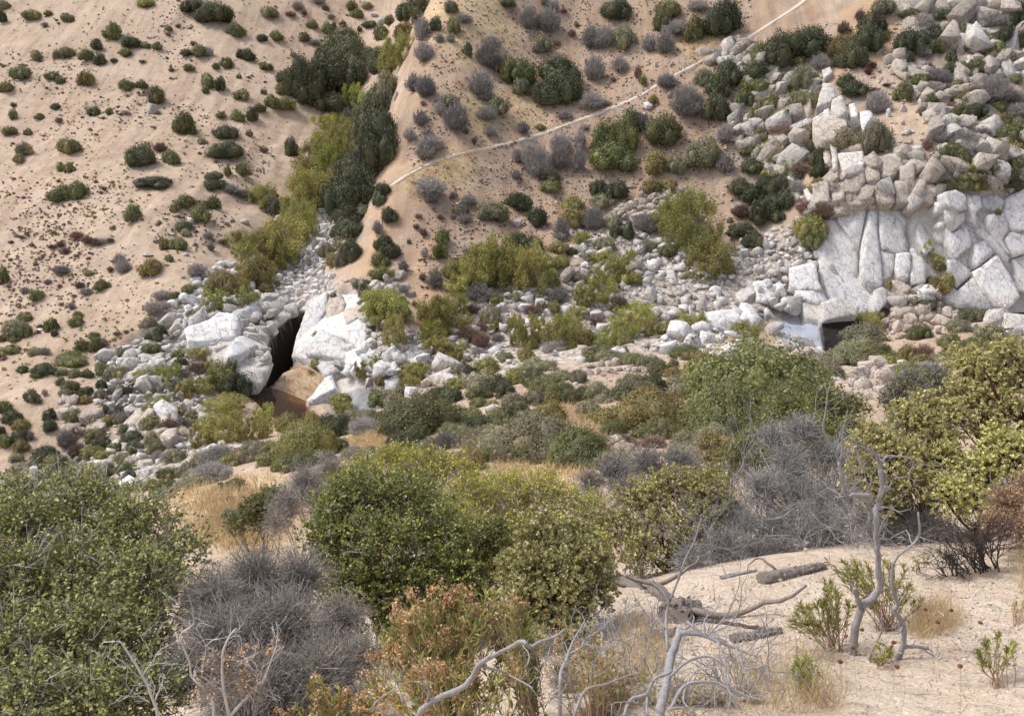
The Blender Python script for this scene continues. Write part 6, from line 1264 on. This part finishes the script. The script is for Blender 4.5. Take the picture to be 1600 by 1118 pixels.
mz = bush('manzanita', 'tall manzanita with dark red limbs at the right edge', [(1520,582,9.8,36),(1570,562,9.8,36),(1612,600,9.6,45),(1545,640,9.4,40),(1500,625,9.6,34),(1595,660,9.2,45),(1540,600,9.7,30),(1640,560,9.7,40),(1650,650,9.3,50),(1500,560,10,24)], (1590, 820, 9.5), 'leaf_manz', 1, .032, .0135, 1800, 'bark_red', per=11, whorl=True, seed=39, stem_r=.032)
bush('manzanita', 'low grey green manzanita above the dry orange shrub', [(1480,775,8.6,36),(1530,742,8.8,40),(1590,722,8.8,45),(1520,788,8.5,32),(1645,745,8.8,45),(1560,700,9,38),(1470,725,9,36)], (1540, 840, 8.8), 'leaf_manz', 1, .031, .013, 1700, 'bark_red', per=11, whorl=True, seed=40, stem_r=.02)
bush('twiggy_thicket', 'tall dense mass of fine dead grey twigs right of the middle manzanita', [(1205,690,10.6,32),(1250,680,10.6,36),(1230,730,10.3,42),(1290,720,10.4,40),(1190,770,10,40),(1250,780,10,45),(1310,780,10,42),(1340,740,10.2,34),(1220,830,9.6,42),(1290,830,9.6,45),(1350,820,9.4,38),(1160,820,9.7,34)], (1250, 880, 9.9), None, 0, ntw=6500, twig_mat='dead_twig', tw_r=.0034, lean=1.1, seed=431, cat='thicket', stem_r=.02)
bush('twiggy_thicket', 'low matted mass of purple grey twigs at the edge of the sand', [(1080,880,9,34),(1130,860,9.2,40),(1180,870,9.1,36),(1220,860,9.1,32),(1110,900,8.8,28),(1160,895,8.8,26)], (1140, 905, 9), None, 0, ntw=3600, twig_mat='dead_twig', tw_r=.0026, lean=.3, seed=432, cat='thicket', stem_r=.01)
bush('twiggy_thicket', 'dry tangle of grey twigs under the right hand manzanitas', [(1380,830,8.8,34),(1430,820,8.8,34),(1470,830,8.6,28),(1400,800,9,30),(1450,790,9,26)], (1420, 865, 8.7), None, 0, ntw=2600, twig_mat='dead_twig', tw_r=.0026, lean=.3, seed=433, cat='thicket', stem_r=.01)
# farther bushes at the foot of the slope
bush('leafy_bush', 'fresh green bush behind the dead grey brush on the right', [(1230,655,14.5,45),(1290,640,15,40),(1200,690,14,45),(1270,690,14,45),(1330,680,14,35),(1160,720,14,40),(1330,640,15,28),(1230,720,13.5,40)], (1260, 800, 14.3), 'leaf_holly', 15000, .045, .017, 1700, 'bark_brown', seed=41, tw_r=.003)
bush('twiggy_thicket', 'grey brush leaning down the slope at the straw clearing', [(480,760,17,40),(520,740,17.5,36),(450,790,16.5,34),(560,720,18,28),(500,790,16.5,34),(430,820,16,26)], (490, 840, 17), 'leaf_olive', 900, .03, .012, 3000, 'twig_grey', tw_r=.0042, seed=42, cat='thicket')
bush('leafy_bush', 'small green bush in the straw clearing', [(425,785,20,30),(395,800,20,26),(440,805,20,20),(370,820,20,20),(410,815,20,24)], (405, 835, 20), 'leaf_green', 8000, .05, .019, 900, 'bark_brown', seed=43, tw_r=.004)
bush('twiggy_thicket', 'pale grey bare brush behind the middle manzanita', [(960,745,13,38),(1010,735,13.4,40),(1060,730,13.4,36),(920,760,13,30),(980,775,12.5,34)], (990, 850, 13), 'leaf_greygreen', 2500, .03, .012, 2400, 'dead_grey', tw_r=.004, seed=44, cat='thicket', lean=.9)
bush('leafy_bush', 'olive bush left of the fresh green bush', [(1140,720,15,30),(1110,700,16,26),(1100,740,14.5,30)], (1120, 790, 15), 'leaf_olive', 6000, .045, .017, 800, 'bark_brown', seed=45, tw_r=.004)
bush('leafy_bush', 'grey green bush with dead twigs behind the right manzanitas', [(1420,610,15,30),(1460,600,15.5,28),(1395,625,15,22)], (1430, 660, 15.2), 'leaf_greygreen', 6000, .045, .016, 800, 'dead_grey', bare=90, seed=46, tw_r=.004)
bush('leafy_bush', 'dark green bush tucked beneath the yellow green bush', [(730,880,8.6,40),(760,850,8.8,40),(740,930,8.2,45),(780,840,9,36)], (750, 960, 8.6), 'leaf_holly', 11000, .03, .011, 1200, 'bark_brown', seed=47)
bush('dry_shrub', 'dry orange brown shrub at the right edge', [(1570,790,7.6,34),(1610,770,7.8,36),(1550,820,7.4,26),(1600,830,7.3,34),(1650,800,7.5,40)], (1600, 870, 7.6), 'flower_dry', 5200, .022, .005, 2300, 'twig_brown', tw_r=.0024, lean=.9, seed=48, cat='dry shrub')

bush('dry_shrub', 'low dry orange shrub on the sand left of the sprawling dead tree', [(880,1060,4.6,36),(930,1090,4.5,40),(985,1075,4.6,34),(850,1015,5,32),(915,1030,4.9,30)], (920, 1130, 4.6), 'flower_dry', 2600, .016, .005, 1500, 'dead_twig', tw_r=.0016, lean=.9, seed=481, cat='dry shrub', stem_r=.005)
bush('dry_shrub', 'low grey and straw coloured dry shrub under the sprawling dead tree', [(1060,1095,4.1,36),(1120,1100,4.1,34),(1010,1105,4.1,32),(1170,1085,4.2,26)], (1080, 1140, 4.1), 'straw', 2200, .018, .004, 1500, 'dead_twig', tw_r=.0015, lean=.9, seed=482, cat='dry shrub', stem_r=.005)
# dead wood
dead_shrub('dead_shrub', 'big dead grey shrub with a fan of bare branches', (1225, 868, 10.3), 17, .95, .015, 'dead_grey', 4, 51, .5, .22, (3, 4), .1, (-.1, -.1, 1), .6, width=.4)
dead_shrub('dead_shrub', 'matted heap of dead grey twigs left of the dead fan shrub', (1130, 893, 9.3), 26, .55, .008, 'dead_grey', 3, 52, .6, .22, (3, 5), .0, (0, -.1, .5), .9, width=.28)
dead_shrub('dead_shrub', 'low tangle of dead branches behind the tall dead tree', (1400, 862, 8.6), 18, .65, .010, 'dead_grey', 3, 53, .6, .22, (2, 5), .02, (-.1, -.1, .6), .8, width=.35)
dead_shrub('dead_shrub', 'dead grey brush sprawling right of the matted heap', (1275, 872, 9.2), 20, .62, .009, 'dead_grey', 3, 54, .6, .22, (2, 5), .02, (0, -.1, .6), .8, width=.3)
dead_shrub('dead_shrub', 'bare grey forking branches above the middle manzanita', (1010, 815, 12.6), 7, .8, .018, 'dead_grey', 4, 55, .5, .22, (2, 4), .12, (.1, 0, 1), .5, width=.3)
dead_shrub('dead_shrub', 'thin pale dead stems in the grey green bush on the right', (1420, 650, 14), 5, .75, .014, 'dead_white', 3, 56, .4, .18, (2, 4), .15, (0, 0, 1), .35, width=.2)
dead_shrub('dead_shrub', 'blackened shredded dead shrub on the sand at right', (1535, 915, 7), 26, .36, .007, 'dead_dark', 2, 57, .3, .15, (4, 6), .0, (-.55, 0, .8), .22, width=.08)
dead_shrub('dead_shrub', 'smaller blackened stump shrub beside the shredded one', (1487, 905, 7), 16, .22, .006, 'dead_dark', 2, 58, .4, .2, (4, 6), .0, (-.2, 0, .8), .4, width=.06)
dead_shrub('dead_shrub', 'dark forked stems standing in the grey thicket at lower left', (430, 1150, 5.3), 8, .62, .011, 'bark_brown', 3, 570, .45, .16, (2, 4), .08, (0, 0, 1), .5, width=.25)
for i_, (bx_, by_, yy_, l_) in enumerate([(960, 1060, 4.9, 'tangle of thin dead twigs at the bottom edge left of the sprawling tree'), (1120, 1090, 4.3, 'thin dead twigs sprouting under the sprawling dead tree'), (1010, 1010, 5.9, 'low dead twigs around the rotten stump'), (900, 1100, 4.3, 'dry grey twigs behind the dried flowers at bottom centre'), (1215, 1075, 4.5, 'low grey twigs at the right foot of the sprawling dead tree')]):
    dead_shrub('dead_shrub', l_, (bx_, by_, yy_), 12, .34, .005, 'dead_grey', 2, 580 + i_, .6, .22, (3, 5), .04, (0, 0, .6), .8, width=.2)
t1 = lambda z, Y=5.2: [(1200 + x / 3.515, 800 + y / 3.515, Y) for x, y in z]
t2 = lambda z, Y=5.3: [(1200 + x / 3.9925, 540 + y / 3.9925, Y) for x, y in z]
traced('', '', [(t2([(1600,470),(1480,380),(1420,300),(1390,220),(1355,160)], 9.2), 6, 2.5, 'limb'), (t2([(1425,345),(1330,290),(1240,275)], 9.2), 3, 1.2, 'limb'), (t2([(1545,420),(1540,360),(1500,290)], 9.2), 3, 1.2, 'limb'), (t2([(1640,900),(1640,700),(1620,560),(1600,470)], 9.2), 6.5, 6, 'limb'), (t2([(1390,500),(1300,520),(1220,440)], 9.1), 2.5, 1, 'limb')], 'bark_red', False, seed=69, twigs=2, parent=mz, rsc=.6)
t3 = lambda z, Y=4.3: [(800 + x / 3.515, 800 + y / 3.515, Y * (.80 + .12 * min(1, max(0, (1118 - y) / 600)))) for x, y in z]
t4 = lambda z, Y=3.9: [(400 + x / 3.515, 800 + y / 3.515, Y) for x, y in z]
K_ = .80
t5 = lambda z, Y=4.3: [(x / 3.515, 800 + y / 3.515, Y) for x, y in z]
traced('dead_tree', 'tall gnarled grey dead tree with forked leaning limbs on the sand', [
 (t1([(490,850),(470,740),(480,650),(510,530),(560,480),(618,410),(608,300),(600,150),(590,0)]) + t2([(690,1000),(712,900),(705,760)]), 11, 6, 'trunk'),
 (t2([(705,770),(690,700),(640,660),(600,630),(565,580)]), 5, 1.5, 'branch'), (t2([(700,740),(660,660),(640,610)]), 3.5, 1.5, 'branch'), (t2([(712,730),(740,690),(800,690),(880,700),(905,740),(880,800),(888,890)]), 3.5, 1.2, 'branch'),
 (t2([(668,1040),(640,980),(628,935),(540,928),(492,942),(462,860),(444,720)]), 6.5, 4.5, 'branch'), (t2([(450,740),(425,670),(380,590),(345,520),(360,400),(370,290),(340,240)]), 4.2, 1.4, 'branch'), (t2([(430,660),(460,600),(520,550)]), 3, 1.3, 'branch'), (t2([(455,610),(480,480),(500,400)], 5.4), 2, .8, 'branch'), (t2([(355,470),(300,420),(305,300),(345,250)], 5.4), 1.8, .8, 'branch'),
 (t1([(515,520),(492,480),(475,415)]), 7, 5, 'branch_stub'), (t2([(725,880),(765,890)], 5.2), 5, 3.5, 'branch_stub')], 'dead_grey', True, seed=61, rsc=.62, twigs=3, tw_len=.14)
traced('dead_sapling', 'slender crooked dead stem right of the tall dead tree', [(t1([(690,860),(745,720),(735,600),(690,540),(712,500),(680,400),(700,260),(825,140),(825,0)], 5.0), 7, 1.6, 'stem'), (t1([(745,740),(800,735),(880,745)], 5), 4, 3, 'branch'), (t1([(620,860),(560,800),(620,660),(625,560)], 5), 3.2, 1.2, 'branch')], 'dead_grey', True, seed=62)
traced('dead_tree', 'low sprawling dead tree with splayed grey branches at bottom centre', [
 (t3([(800,1180),(840,960),(890,740),(925,640)]), 11, 7, 'trunk'), (t3([(855,760),(848,560),(900,400),(960,240),(1005,150),(1040,30)], 4.4), 3.6, 1.2, 'branch'),
 (t3([(925,660),(1040,670),(1120,705),(1240,750),(1350,795)], 4.2), 6, 1.5, 'branch'), (t3([(960,600),(1050,670),(1090,680)], 4.2), 3.5, 3, 'branch'), (t3([(870,900),(960,820),(1080,790),(1180,860),(1200,1010)], 4.1), 3.5, 1.3, 'branch'),
 (t3([(870,1080),(950,950),(1100,930),(1180,960),(1300,1010),(1390,1035)], 4), 4.2, 1.3, 'branch'), (t3([(880,870),(780,920),(745,1010),(740,1118)], 4.1), 3.5, 3, 'branch'), (t3([(745,1000),(650,1030),(615,1118)], 4), 4, 3, 'branch'),
 (t3([(1230,750),(1275,860),(1305,960)], 4.1), 2, 1, 'branch'), (t3([(1130,710),(1165,800),(1180,930),(1210,1020)], 4.1), 3, 1, 'branch'), (t3([(1060,670),(1058,590),(1110,540),(1070,510)], 4.3), 2.2, .9, 'branch'), (t3([(1080,670),(1180,560),(1235,440),(1255,370)], 4.4), 2, .7, 'branch'),
 (t3([(1100,660),(1200,610),(1250,520),(1262,400)], 4.4), 1.8, .7, 'branch'), (t3([(1280,860),(1390,850),(1406,880)], 4.1), 1.8, .9, 'branch'), (t3([(860,1080),(960,1070),(1100,1090)], 3.9), 2.6, 1, 'branch'), (t3([(840,640),(800,560),(810,430)], 4.4), 2.2, .8, 'branch'),
 (t3([(1180,960),(1240,1020),(1406,990)], 4.0), 2, 1, 'branch'), (t3([(1000,1100),(940,1020),(1000,880),(1080,860)], 4.0), 2.4, 1, 'branch')], 'dead_grey', True, seed=63, twigs=4, tw_len=.13)
traced('dead_branch', 'long bare grey branch arching over the dried flowers at bottom centre', [(t4([(890,1180),(950,1050),(1150,950),(1225,835),(1300,790),(1406,735)], 3.12) + t3([(60,708),(100,740),(150,712),(240,680),(292,640)], 3.20), 7, 2, 'branch'),
 (t4([(1228,843),(1340,870),(1406,900)], 3.12) + t3([(110,960)], 3.12), 3, 1.2, 'side_branch'), (t4([(942,1040),(944,960),(868,925)], 3.12), 3, 1.2, 'side_branch'), (t4([(640,1090),(660,1040),(760,970),(810,940)], 3.20), 2.5, 1, 'side_branch'),
 (t3([(240,690),(230,720),(210,740)], 3.20), 1.5, .8, 'side_branch')], 'dead_grey', True, seed=64)
traced('dead_branch', 'forked dead branch standing in dried flowers left of the sprawling dead tree', [(t3([(265,1000),(268,890),(300,800),(345,690),(400,600)], 3.44), 5, 1.6, 'branch'), (t3([(310,780),(380,740),(400,700),(490,640),(570,560)], 3.44), 2.6, .9, 'side_branch'), (t3([(390,720),(480,740),(560,730)], 3.44), 1.6, .7, 'side_branch'), (t3([(340,1118),(380,1010),(430,960),(520,940),(620,900),(700,880)], 3.27), 3, 1, 'side_branch')], 'dead_grey', True, seed=65)
traced('dead_branch', 'bleached white forked branch rising in front of the lower left bush', [(t5([(880,1180),(830,1000),(780,890),(690,750),(655,710),(570,712)], 3.9), 5.5, 1.4, 'branch'), (t5([(785,890),(820,840),(855,790)], 3.9), 2.6, 1, 'side_branch'), (t5([(840,1010),(850,960),(830,910)], 3.9), 1.8, .8, 'side_branch'), (t5([(820,1040),(785,1020)], 3.9), 2, 1, 'side_branch')], 'dead_white', True, seed=66, rsc=.55)
traced('dead_branch', 'cluster of bleached dead stems among orange leaves at lower left', [(t5([(1180,1180),(1160,1010),(1060,910),(1040,820),(990,680),(1045,630),(1040,590)], 4.1), 5.5, 1.4, 'stem'), (t5([(1275,1180),(1230,980),(1222,790),(1260,680),(1300,635)], 4.1), 5.5, 1.5, 'stem'), (t5([(1270,1110),(1350,1020),(1420,940)], 4.1) + t4([(40,920),(100,770),(120,680),(112,600)], 4.1), 5, 1.3, 'stem'),
 (t5([(1225,980),(1150,930),(1110,880),(1130,740),(1080,640)], 4.2), 3, 1, 'branch'), (t5([(1222,800),(1180,780),(1170,740)], 4.2), 2, 1, 'branch'), (t4([(60,900),(20,960),(30,880)], 4.1), 2, 1, 'branch'), (t5([(1400,870),(1340,810),(1390,790)], 4.1), 2, .9, 'branch')], 'dead_white', True, seed=67, rsc=.52, twigs=5, tw_len=.13)
bush('dry_shrub', 'sprigs of orange dried leaves around the bleached stems', [(340,1035,4.2,26),(370,1040,4.2,30),(400,1025,4.2,24),(320,1080,4.1,24),(390,1075,4.1,28),(430,1010,4.4,16)], (360, 1150, 4.4), 'flower_dry', 700, .017, .008, 500, 'dead_grey', tw_r=.0016, seed=68, cat='dry shrub', stem_r=.004)
log('fallen_log', 'short weathered log lying on the sand beside dead brush', (1188, 912, 8), (1288, 888, 8), 10, 'log', 71, branch=1)
log('fallen_log', 'dark log in the shade beneath the front manzanita', (960, 912, 7.5), (1045, 940, 7.5), 10, 'log', 72, branch=2)
log('fallen_log', 'half buried log below the rotten stump', (1003, 1003, 6), (1065, 990, 6), 9, 'log', 73)
log('fallen_log', 'weathered log lying right of the rotten stump', (1140, 1003, 6), (1220, 988, 6), 8, 'log', 74)
log('rotten_stump', 'gnarled rotten brown stump beside the sprawling dead tree', (1052, 975, 6.4), (1086, 960, 6.4), 24, 'log', 75, cat='stump', lift=.3, branch=2)
log('fallen_stick', 'thin dark stick on the sand right of the rotten stump', (1085, 968, 6), (1200, 986, 6), 4, 'dead_dark', 76, cat='stick')
log('fallen_stick', 'grey forked stick below the matted dead heap', (1125, 905, 8), (1182, 892, 8), 4, 'dead_grey', 77, cat='stick', branch=2)

# dried flowering herbs
def tips(lst, f, Y, n=1, jit=10, seed=0):
    rg = np.random.default_rng(seed); o = []
    for q in f(lst):
        for k in range(n): o.append((q[0] + (rg.normal(0, jit) if k else 0), q[1] + (abs(rg.normal(0, jit)) if k else 0), Y + rg.normal(0, .12)))
    return o
herb('golden_herb', 'dense stand of dried orange flower heads with narrow green leaves at bottom centre', (690, 1200), tips([(1260,410),(1140,440),(1000,480),(1100,500),(780,600),(880,500),(840,640),(950,560),(1060,590),(740,740),(1230,520),(870,690),(1000,700),(1120,640),(1280,600),(690,910),(830,780),(950,800)], t4, 4.0, 5, 20, 1), nleaf=54, L=.055, W=.0042, seed=81, flow_n=138, flow_r=.033)
herb('golden_herb', 'dried flower stems with olive leaves right of the dense stand', (840, 1190), tips([(1370,480),(1380,560),(1340,700)], t4, 4.0, 5, 18, 2) + tips([(30,520),(80,590),(130,620),(20,760),(100,800)], t3, 4.0, 5, 20, 3), nleaf=48, L=.055, W=.0042, seed=82, flow_n=120, flow_r=.031)
herb('golden_herb', 'low dried flower clump in the gap left of the dense stand', (540, 1190), tips([(460,960),(510,1000),(340,920),(220,1070),(400,1010),(660,960),(600,1060),(300,1080)], t4, 3.9, 4, 16, 4), nleaf=40, L=.05, W=.0042, seed=83, flow_n=120, flow_r=.028)
herb('golden_herb', 'sparse rust coloured dried stems before the sprawling dead tree', (930, 1160), tips([(370,580),(340,650),(430,640),(470,720),(570,820),(620,760),(500,850),(400,900),(330,800),(540,960),(640,1000),(450,1000)], t3, 4.2, 4, 20, 5), nleaf=30, L=.035, W=.003, seed=84, flow_n=60, flow_r=.02)
herb('golden_herb', 'dry reddish stems under the sprawling dead tree', (1060, 1150), tips([(1060,1030),(1000,980),(1090,900),(1120,1060),(700,900),(660,860)], t3, 4.1, 4, 22, 6), nleaf=26, L=.035, W=.003, seed=85, flow_n=60, flow_r=.018)
def green_tips(lst, f, Y, seed): return tips(lst, f, Y, 4, 9, seed)
herb('green_herb', 'narrow leaved green herb left of the tall dead tree trunk', (1305, 1017), green_tips([(130,590),(170,500),(220,520),(265,480),(305,470),(350,380),(400,450),(445,490),(330,420),(210,590)], t1, 5.4, 7), fl=False, nleaf=44, L=.05, W=.004, seed=86)
herb('green_herb', 'large narrow leaved green herb behind the tall dead tree trunk', (1388, 985), green_tips([(400,260),(430,310),(480,270),(540,280),(640,270),(680,290),(720,390),(770,400),(785,460),(470,350),(560,330)], t1, 5.9, 8), fl=False, nleaf=44, L=.055, W=.0042, seed=87)
herb('green_herb', 'tiny green sprig on open sand right of the dead tree', (1434, 894), green_tips([(790,250),(835,240)], t1, 7.1, 9), fl=False, nleaf=24, L=.035, W=.004, seed=88, low=.1)
herb('green_herb', 'green herb beside dry grass at the bottom right', (1265, 1098), green_tips([(160,840),(220,800),(250,850),(190,900)], t1, 4.4, 10), fl=False, nleaf=44, L=.05, W=.004, seed=89)
herb('green_herb', 'small green herb at the foot of the slender dead stem', (1382, 1036), green_tips([(610,720),(680,740),(640,770)], t1, 4.9, 11), fl=False, nleaf=30, L=.04, W=.004, seed=90)
herb('green_herb', 'green herb at the lower right corner', (1560, 1075), [(1540,1000,4.5),(1560,990,4.6),(1585,1005,4.5),(1530,1020,4.4),(1575,1015,4.4)] * 3, fl=False, nleaf=40, L=.045, W=.004, seed=91)
herb('green_herb', 'green sprig at the right edge of the sand', (1597, 975), [(1588,945,5.9),(1600,940,5.9),(1610,950,5.9)] * 2, fl=False, nleaf=30, L=.04, W=.004, seed=92)
def flower(name, label, foot, top, Y, mat, hr, sr=.0014, cat='dried flower', group=None, seed=0):
    rg = np.random.default_rng(seed); g = hit([foot[0]], [foot[1]])[0]; Y = Y or g[1]; T = P(np.array([top[0]]), np.array([top[1]]), Y)[0] - g
    e = empty(name, g, label, cat, group); mb = MB(); q = smooth_poly([[0, 0, 0], T * .5 + rg.normal(0, .01, 3), T], 4); tube(mb, q, sr, 5); mb.build('stem', M['straw'], e, True)
    fm = MB(); d = unit(rg.normal(size=(60, 3))); fm.add(*quads_at(T + d * hr * [1, 1, .7], d + rg.normal(0, .5, d.shape), hr * .45, rg, .8)); fm.add(ICO1[0] * hr * [.8, .8, .6] + T, T=ICO1[1]); fm.build('flower_head', M[mat], e)
for i, (f_, t_, lab) in enumerate([((978,992),(977,937),'tallest cream dried flower by the rotten stump'), ((996,996),(992,936),'cream dried flower just right of the tallest one by the stump'), ((1002,1000),(996,944),'third cream dried flower in the row by the stump'), ((990,1005),(988,955),'short cream dried flower beneath the tall ones by the stump'), ((1008,1010),(1012,971),'low cream dried flower in front of the stump'), ((1254,911),(1259,858),'lone cream dried flower standing by the short log'), ((1222,915),(1220,906),'tiny white flower on sand below the short log'), ((1424,985),(1418,955),'cream dried flower right of the slender dead stem')]):
    flower('dried_flower', lab, f_, t_, None, 'flower_pale', .016, seed=i)
for i, (t_, lab) in enumerate([((1347,983),'rust flower ball against the dead tree trunk'), ((1322,993),'rust flower ball left of the dead tree trunk'), ((1333,1011),'rust flower ball low before the dead tree trunk'), ((1313,1033),'largest rust flower ball at the foot of the dead tree'), ((1396,1003),'small rust flower ball by the slender dead stem'), ((1487,953),'rust flower ball on open sand below the blackened shrub'), ((1465,972),'rust flower ball left of its pair on the lower right sand'), ((1532,972),'rust flower ball right of its pair on the lower right sand'), ((1401,1041),'rust flower ball at the base of the slender dead stem'), ((1446,952),'tiny rust flower ball beside straw on the right'), ((1500,1040),'rust flower ball in the lower right corner sand')]):
    flower('buckwheat_flower', lab, (t_[0] + (i % 3 - 1) * 6, t_[1] + 75), t_, None, 'flower_red', .011, .0012, 'dried flower', 'rust buckwheat heads on thin stalks', 100 + i)

herb('golden_herb', 'orange flowered dry herb mass at the bottom edge below the arching branch', (740, 1230), tips([(900,800),(980,860),(1060,820),(1140,900),(1220,960),(1300,900),(1380,860),(1180,760),(1000,940),(860,900)], t4, 3.7, 5, 22, 21), nleaf=40, L=.05, W=.0042, seed=93, flow_n=120, flow_r=.03)
herb('golden_herb', 'dry flowered herb on the sand between stump and dried flower stand', (960, 1130), tips([(420,700),(480,780),(560,740),(600,820),(380,760),(520,880)], t3, 4.6, 5, 24, 22), nleaf=30, L=.04, W=.0032, seed=94, flow_n=70, flow_r=.02)
# dry grass, leaf litter and small tufts -------------------------------------
def grass(name, polys, n, h, wd, mat, seed, blades=14, spread=.10, ymin=0, ymax=400, lie=False):
    rg = np.random.default_rng(seed); X = []
    for poly in polys:
        q = np.array(poly, float); lo, hi = q.min(0), q.max(0); c = rg.uniform(lo, hi, (n * 4, 2)); X.append(c[in_poly(c[:, 0], c[:, 1], q)][:n])
    X = np.concatenate(X); p = hit(X[:, 0], X[:, 1]); p = p[(p[:, 1] > ymin) & (p[:, 1] < ymax)]
    k = np.repeat(np.arange(len(p)), blades); m_ = len(k); a = p[k] + rg.normal(0, spread, (m_, 3)) * [1, 1, 0] + [0, 0, .012 if lie else 0]; d = unit(rg.normal(0, .42, (m_, 3)) * [1, 1, 0] + [0, 0, 0.06 if lie else 1]); hh = h * rg.uniform(.5, 1.2, (m_, 1))
    b = a + d * hh * .6; c = b + unit(d + rg.normal(0, .35, (m_, 3))) * hh * .45; s = unit(np.cross(d, rg.normal(size=d.shape))) * wd
    V = np.stack([a - s, a + s, b + s * .7, b - s * .7, c], 1).reshape(-1, 3); o = (np.arange(m_) * 5)[:, None, None]; mb = MB()
    mb.add(V, (np.array([[0, 1, 2, 3]])[None] + o).reshape(-1, 4), (np.array([[3, 2, 4]])[None] + o).reshape(-1, 3)); return tag(mb.build(name, M[mat]), kind='stuff')
grass('dry_grass', [[(1575,840),(1640,840),(1640,980),(1590,975)], [(1130,1040),(1290,1010),(1300,1118),(1140,1118)], [(1430,960),(1480,955),(1480,990),(1430,1000)], [(960,960),(1040,990),(1040,1060),(950,1040)]], 60, .20, .0014, 'straw', 301, 22, .05)
grass('bench_grass', GRASS[4:] + [[(860,620),(950,640),(940,690),(860,670)], [(320,760),(420,770),(420,850),(330,850)]], 260, .38, .012, 'straw', 302, 14, .22, 15)
grass('spur_grass', GRASS[:4], 420, .34, .014, 'straw', 303, 12, .3, 60)
grass('fallen_twigs', [[(860,960),(1000,900),(1290,880),(1640,850),(1640,1118),(820,1118)]], 420, .09, .0024, 'dead_twig', 306, 2, .2, lie=True)
grass('slope_litter', [[(860,960),(1000,900),(1290,880),(1640,850),(1640,1118),(820,1118)]], 560, .03, .0022, 'twig_brown', 304, 5, .14)
M['pebble'] = stone_mat('sand pebbles', [(0, (.36, .27, .20)), (.5, (.55, .45, .36)), (1, (.75, .68, .60))])
scatter('slope_pebbles', M['pebble'], [[(960,890),(1290,870),(1640,840),(1640,1118),(960,1118)]], 7000, .004, .018, 305, .2, .8, 0)
# dark tufts on the left hillside and the spur
def tuft_mesh(seed):
    rg = np.random.default_rng(seed); n = 70; d = unit(rg.normal(size=(n, 3)) + [0, 0, .5]); d[:, 2] = np.abs(d[:, 2]); mb = MB()
    mb.add(*quads_at(d * rg.uniform(.45, 1, (n, 1)), d + rg.normal(0, .7, d.shape), .30, rg, .6)); mb.add(ICO1[0] * .6 * [1, 1, .7] + [0, 0, .3], T=ICO1[1]); return mb
TUF = [tuft_mesh(s) for s in range(4)]; TUFM = [t_.data('tuft_foliage', M['twig_brown']) for t_ in TUF]
HILL = [(-40,-20),(600,-20),(560,60),(440,130),(430,250),(380,330),(300,420),(250,480),(180,540),(60,600),(-40,600)]
trg = np.random.default_rng(55); cand = trg.uniform([-40, -20], [620, 600], (11000, 2)); cand = cand[in_poly(cand[:, 0], cand[:, 1], HILL)]
den = fbm(cand[:, 0] / 90, cand[:, 1] / 60, 3, 77); cand = cand[den + trg.normal(0, .12, len(den)) > .06]
tp_ = hit(cand[:, 0], cand[:, 1]); rad_ = .15 * 2.5 ** (trg.uniform(0, 1, len(tp_)) ** 2.2); big = np.argsort(-rad_)
NT = 130
for i in big[:NT]:
    mk = 'twig_brown' if trg.random() < .8 else 'leaf_olive'
    o = use(TUFM[trg.integers(0, 4)], 'brown_tuft' if mk == 'twig_brown' else 'olive_tuft', M[mk], None, tp_[i]); o.scale = (rad_[i], rad_[i], rad_[i] * .9); o.rotation_euler.z = trg.uniform(0, 6)
    px_, py_ = project(tp_[i][None]); tag(o, make_label('dark brown' if mk == 'twig_brown' else 'olive', 'tuft', float(px_[0]), float(py_[0]), 8 + rad_[i] * 8, 8), 'tuft', 'tufts on the sandy left hillside')
def tuft_stuff(name, p, rad, mat, seed):
    rg = np.random.default_rng(seed); n = len(p); m_ = 9; k = np.repeat(np.arange(n), m_); d = unit(rg.normal(size=(n * m_, 3)) + [0, 0, .4]); d[:, 2] = np.abs(d[:, 2]); mb = MB()
    mb.add(*quads_at(p[k] + d * (rad[k] * .6)[:, None], d + rg.normal(0, .5, d.shape), rad[k] * .55, rg, .7)); return tag(mb.build(name, M[mat]), kind='stuff')
rest = big[NT:]; tuft_stuff('hillside_scrub', tp_[rest], rad_[rest] * .9, 'twig_brown', 56)
c2 = trg.uniform([-40, -20], [620, 600], (3000, 2)); c2 = c2[in_poly(c2[:, 0], c2[:, 1], HILL)]; d2 = fbm(c2[:, 0] / 60, c2[:, 1] / 45, 3, 177); c2 = c2[d2 + trg.normal(0, .12, len(d2)) > .02]
q2 = hit(c2[:, 0], c2[:, 1]); tuft_stuff('hillside_dry_brush', q2, .14 * 2.5 ** (trg.uniform(0, 1, len(q2)) ** 2), 'leaf_olive', 58)
cand = trg.uniform([620, -20], [1180, 470], (4200, 2)); cand = cand[in_poly(cand[:, 0], cand[:, 1], [(680,-20),(1180,-20),(1150,200),(1050,330),(850,400),(660,470),(640,300)])]
q = hit(cand[:, 0], cand[:, 1]); tuft_stuff('spur_scrub', q, .12 * 2.5 ** (trg.uniform(0, 1, len(q)) ** 2), 'twig_brown', 57)
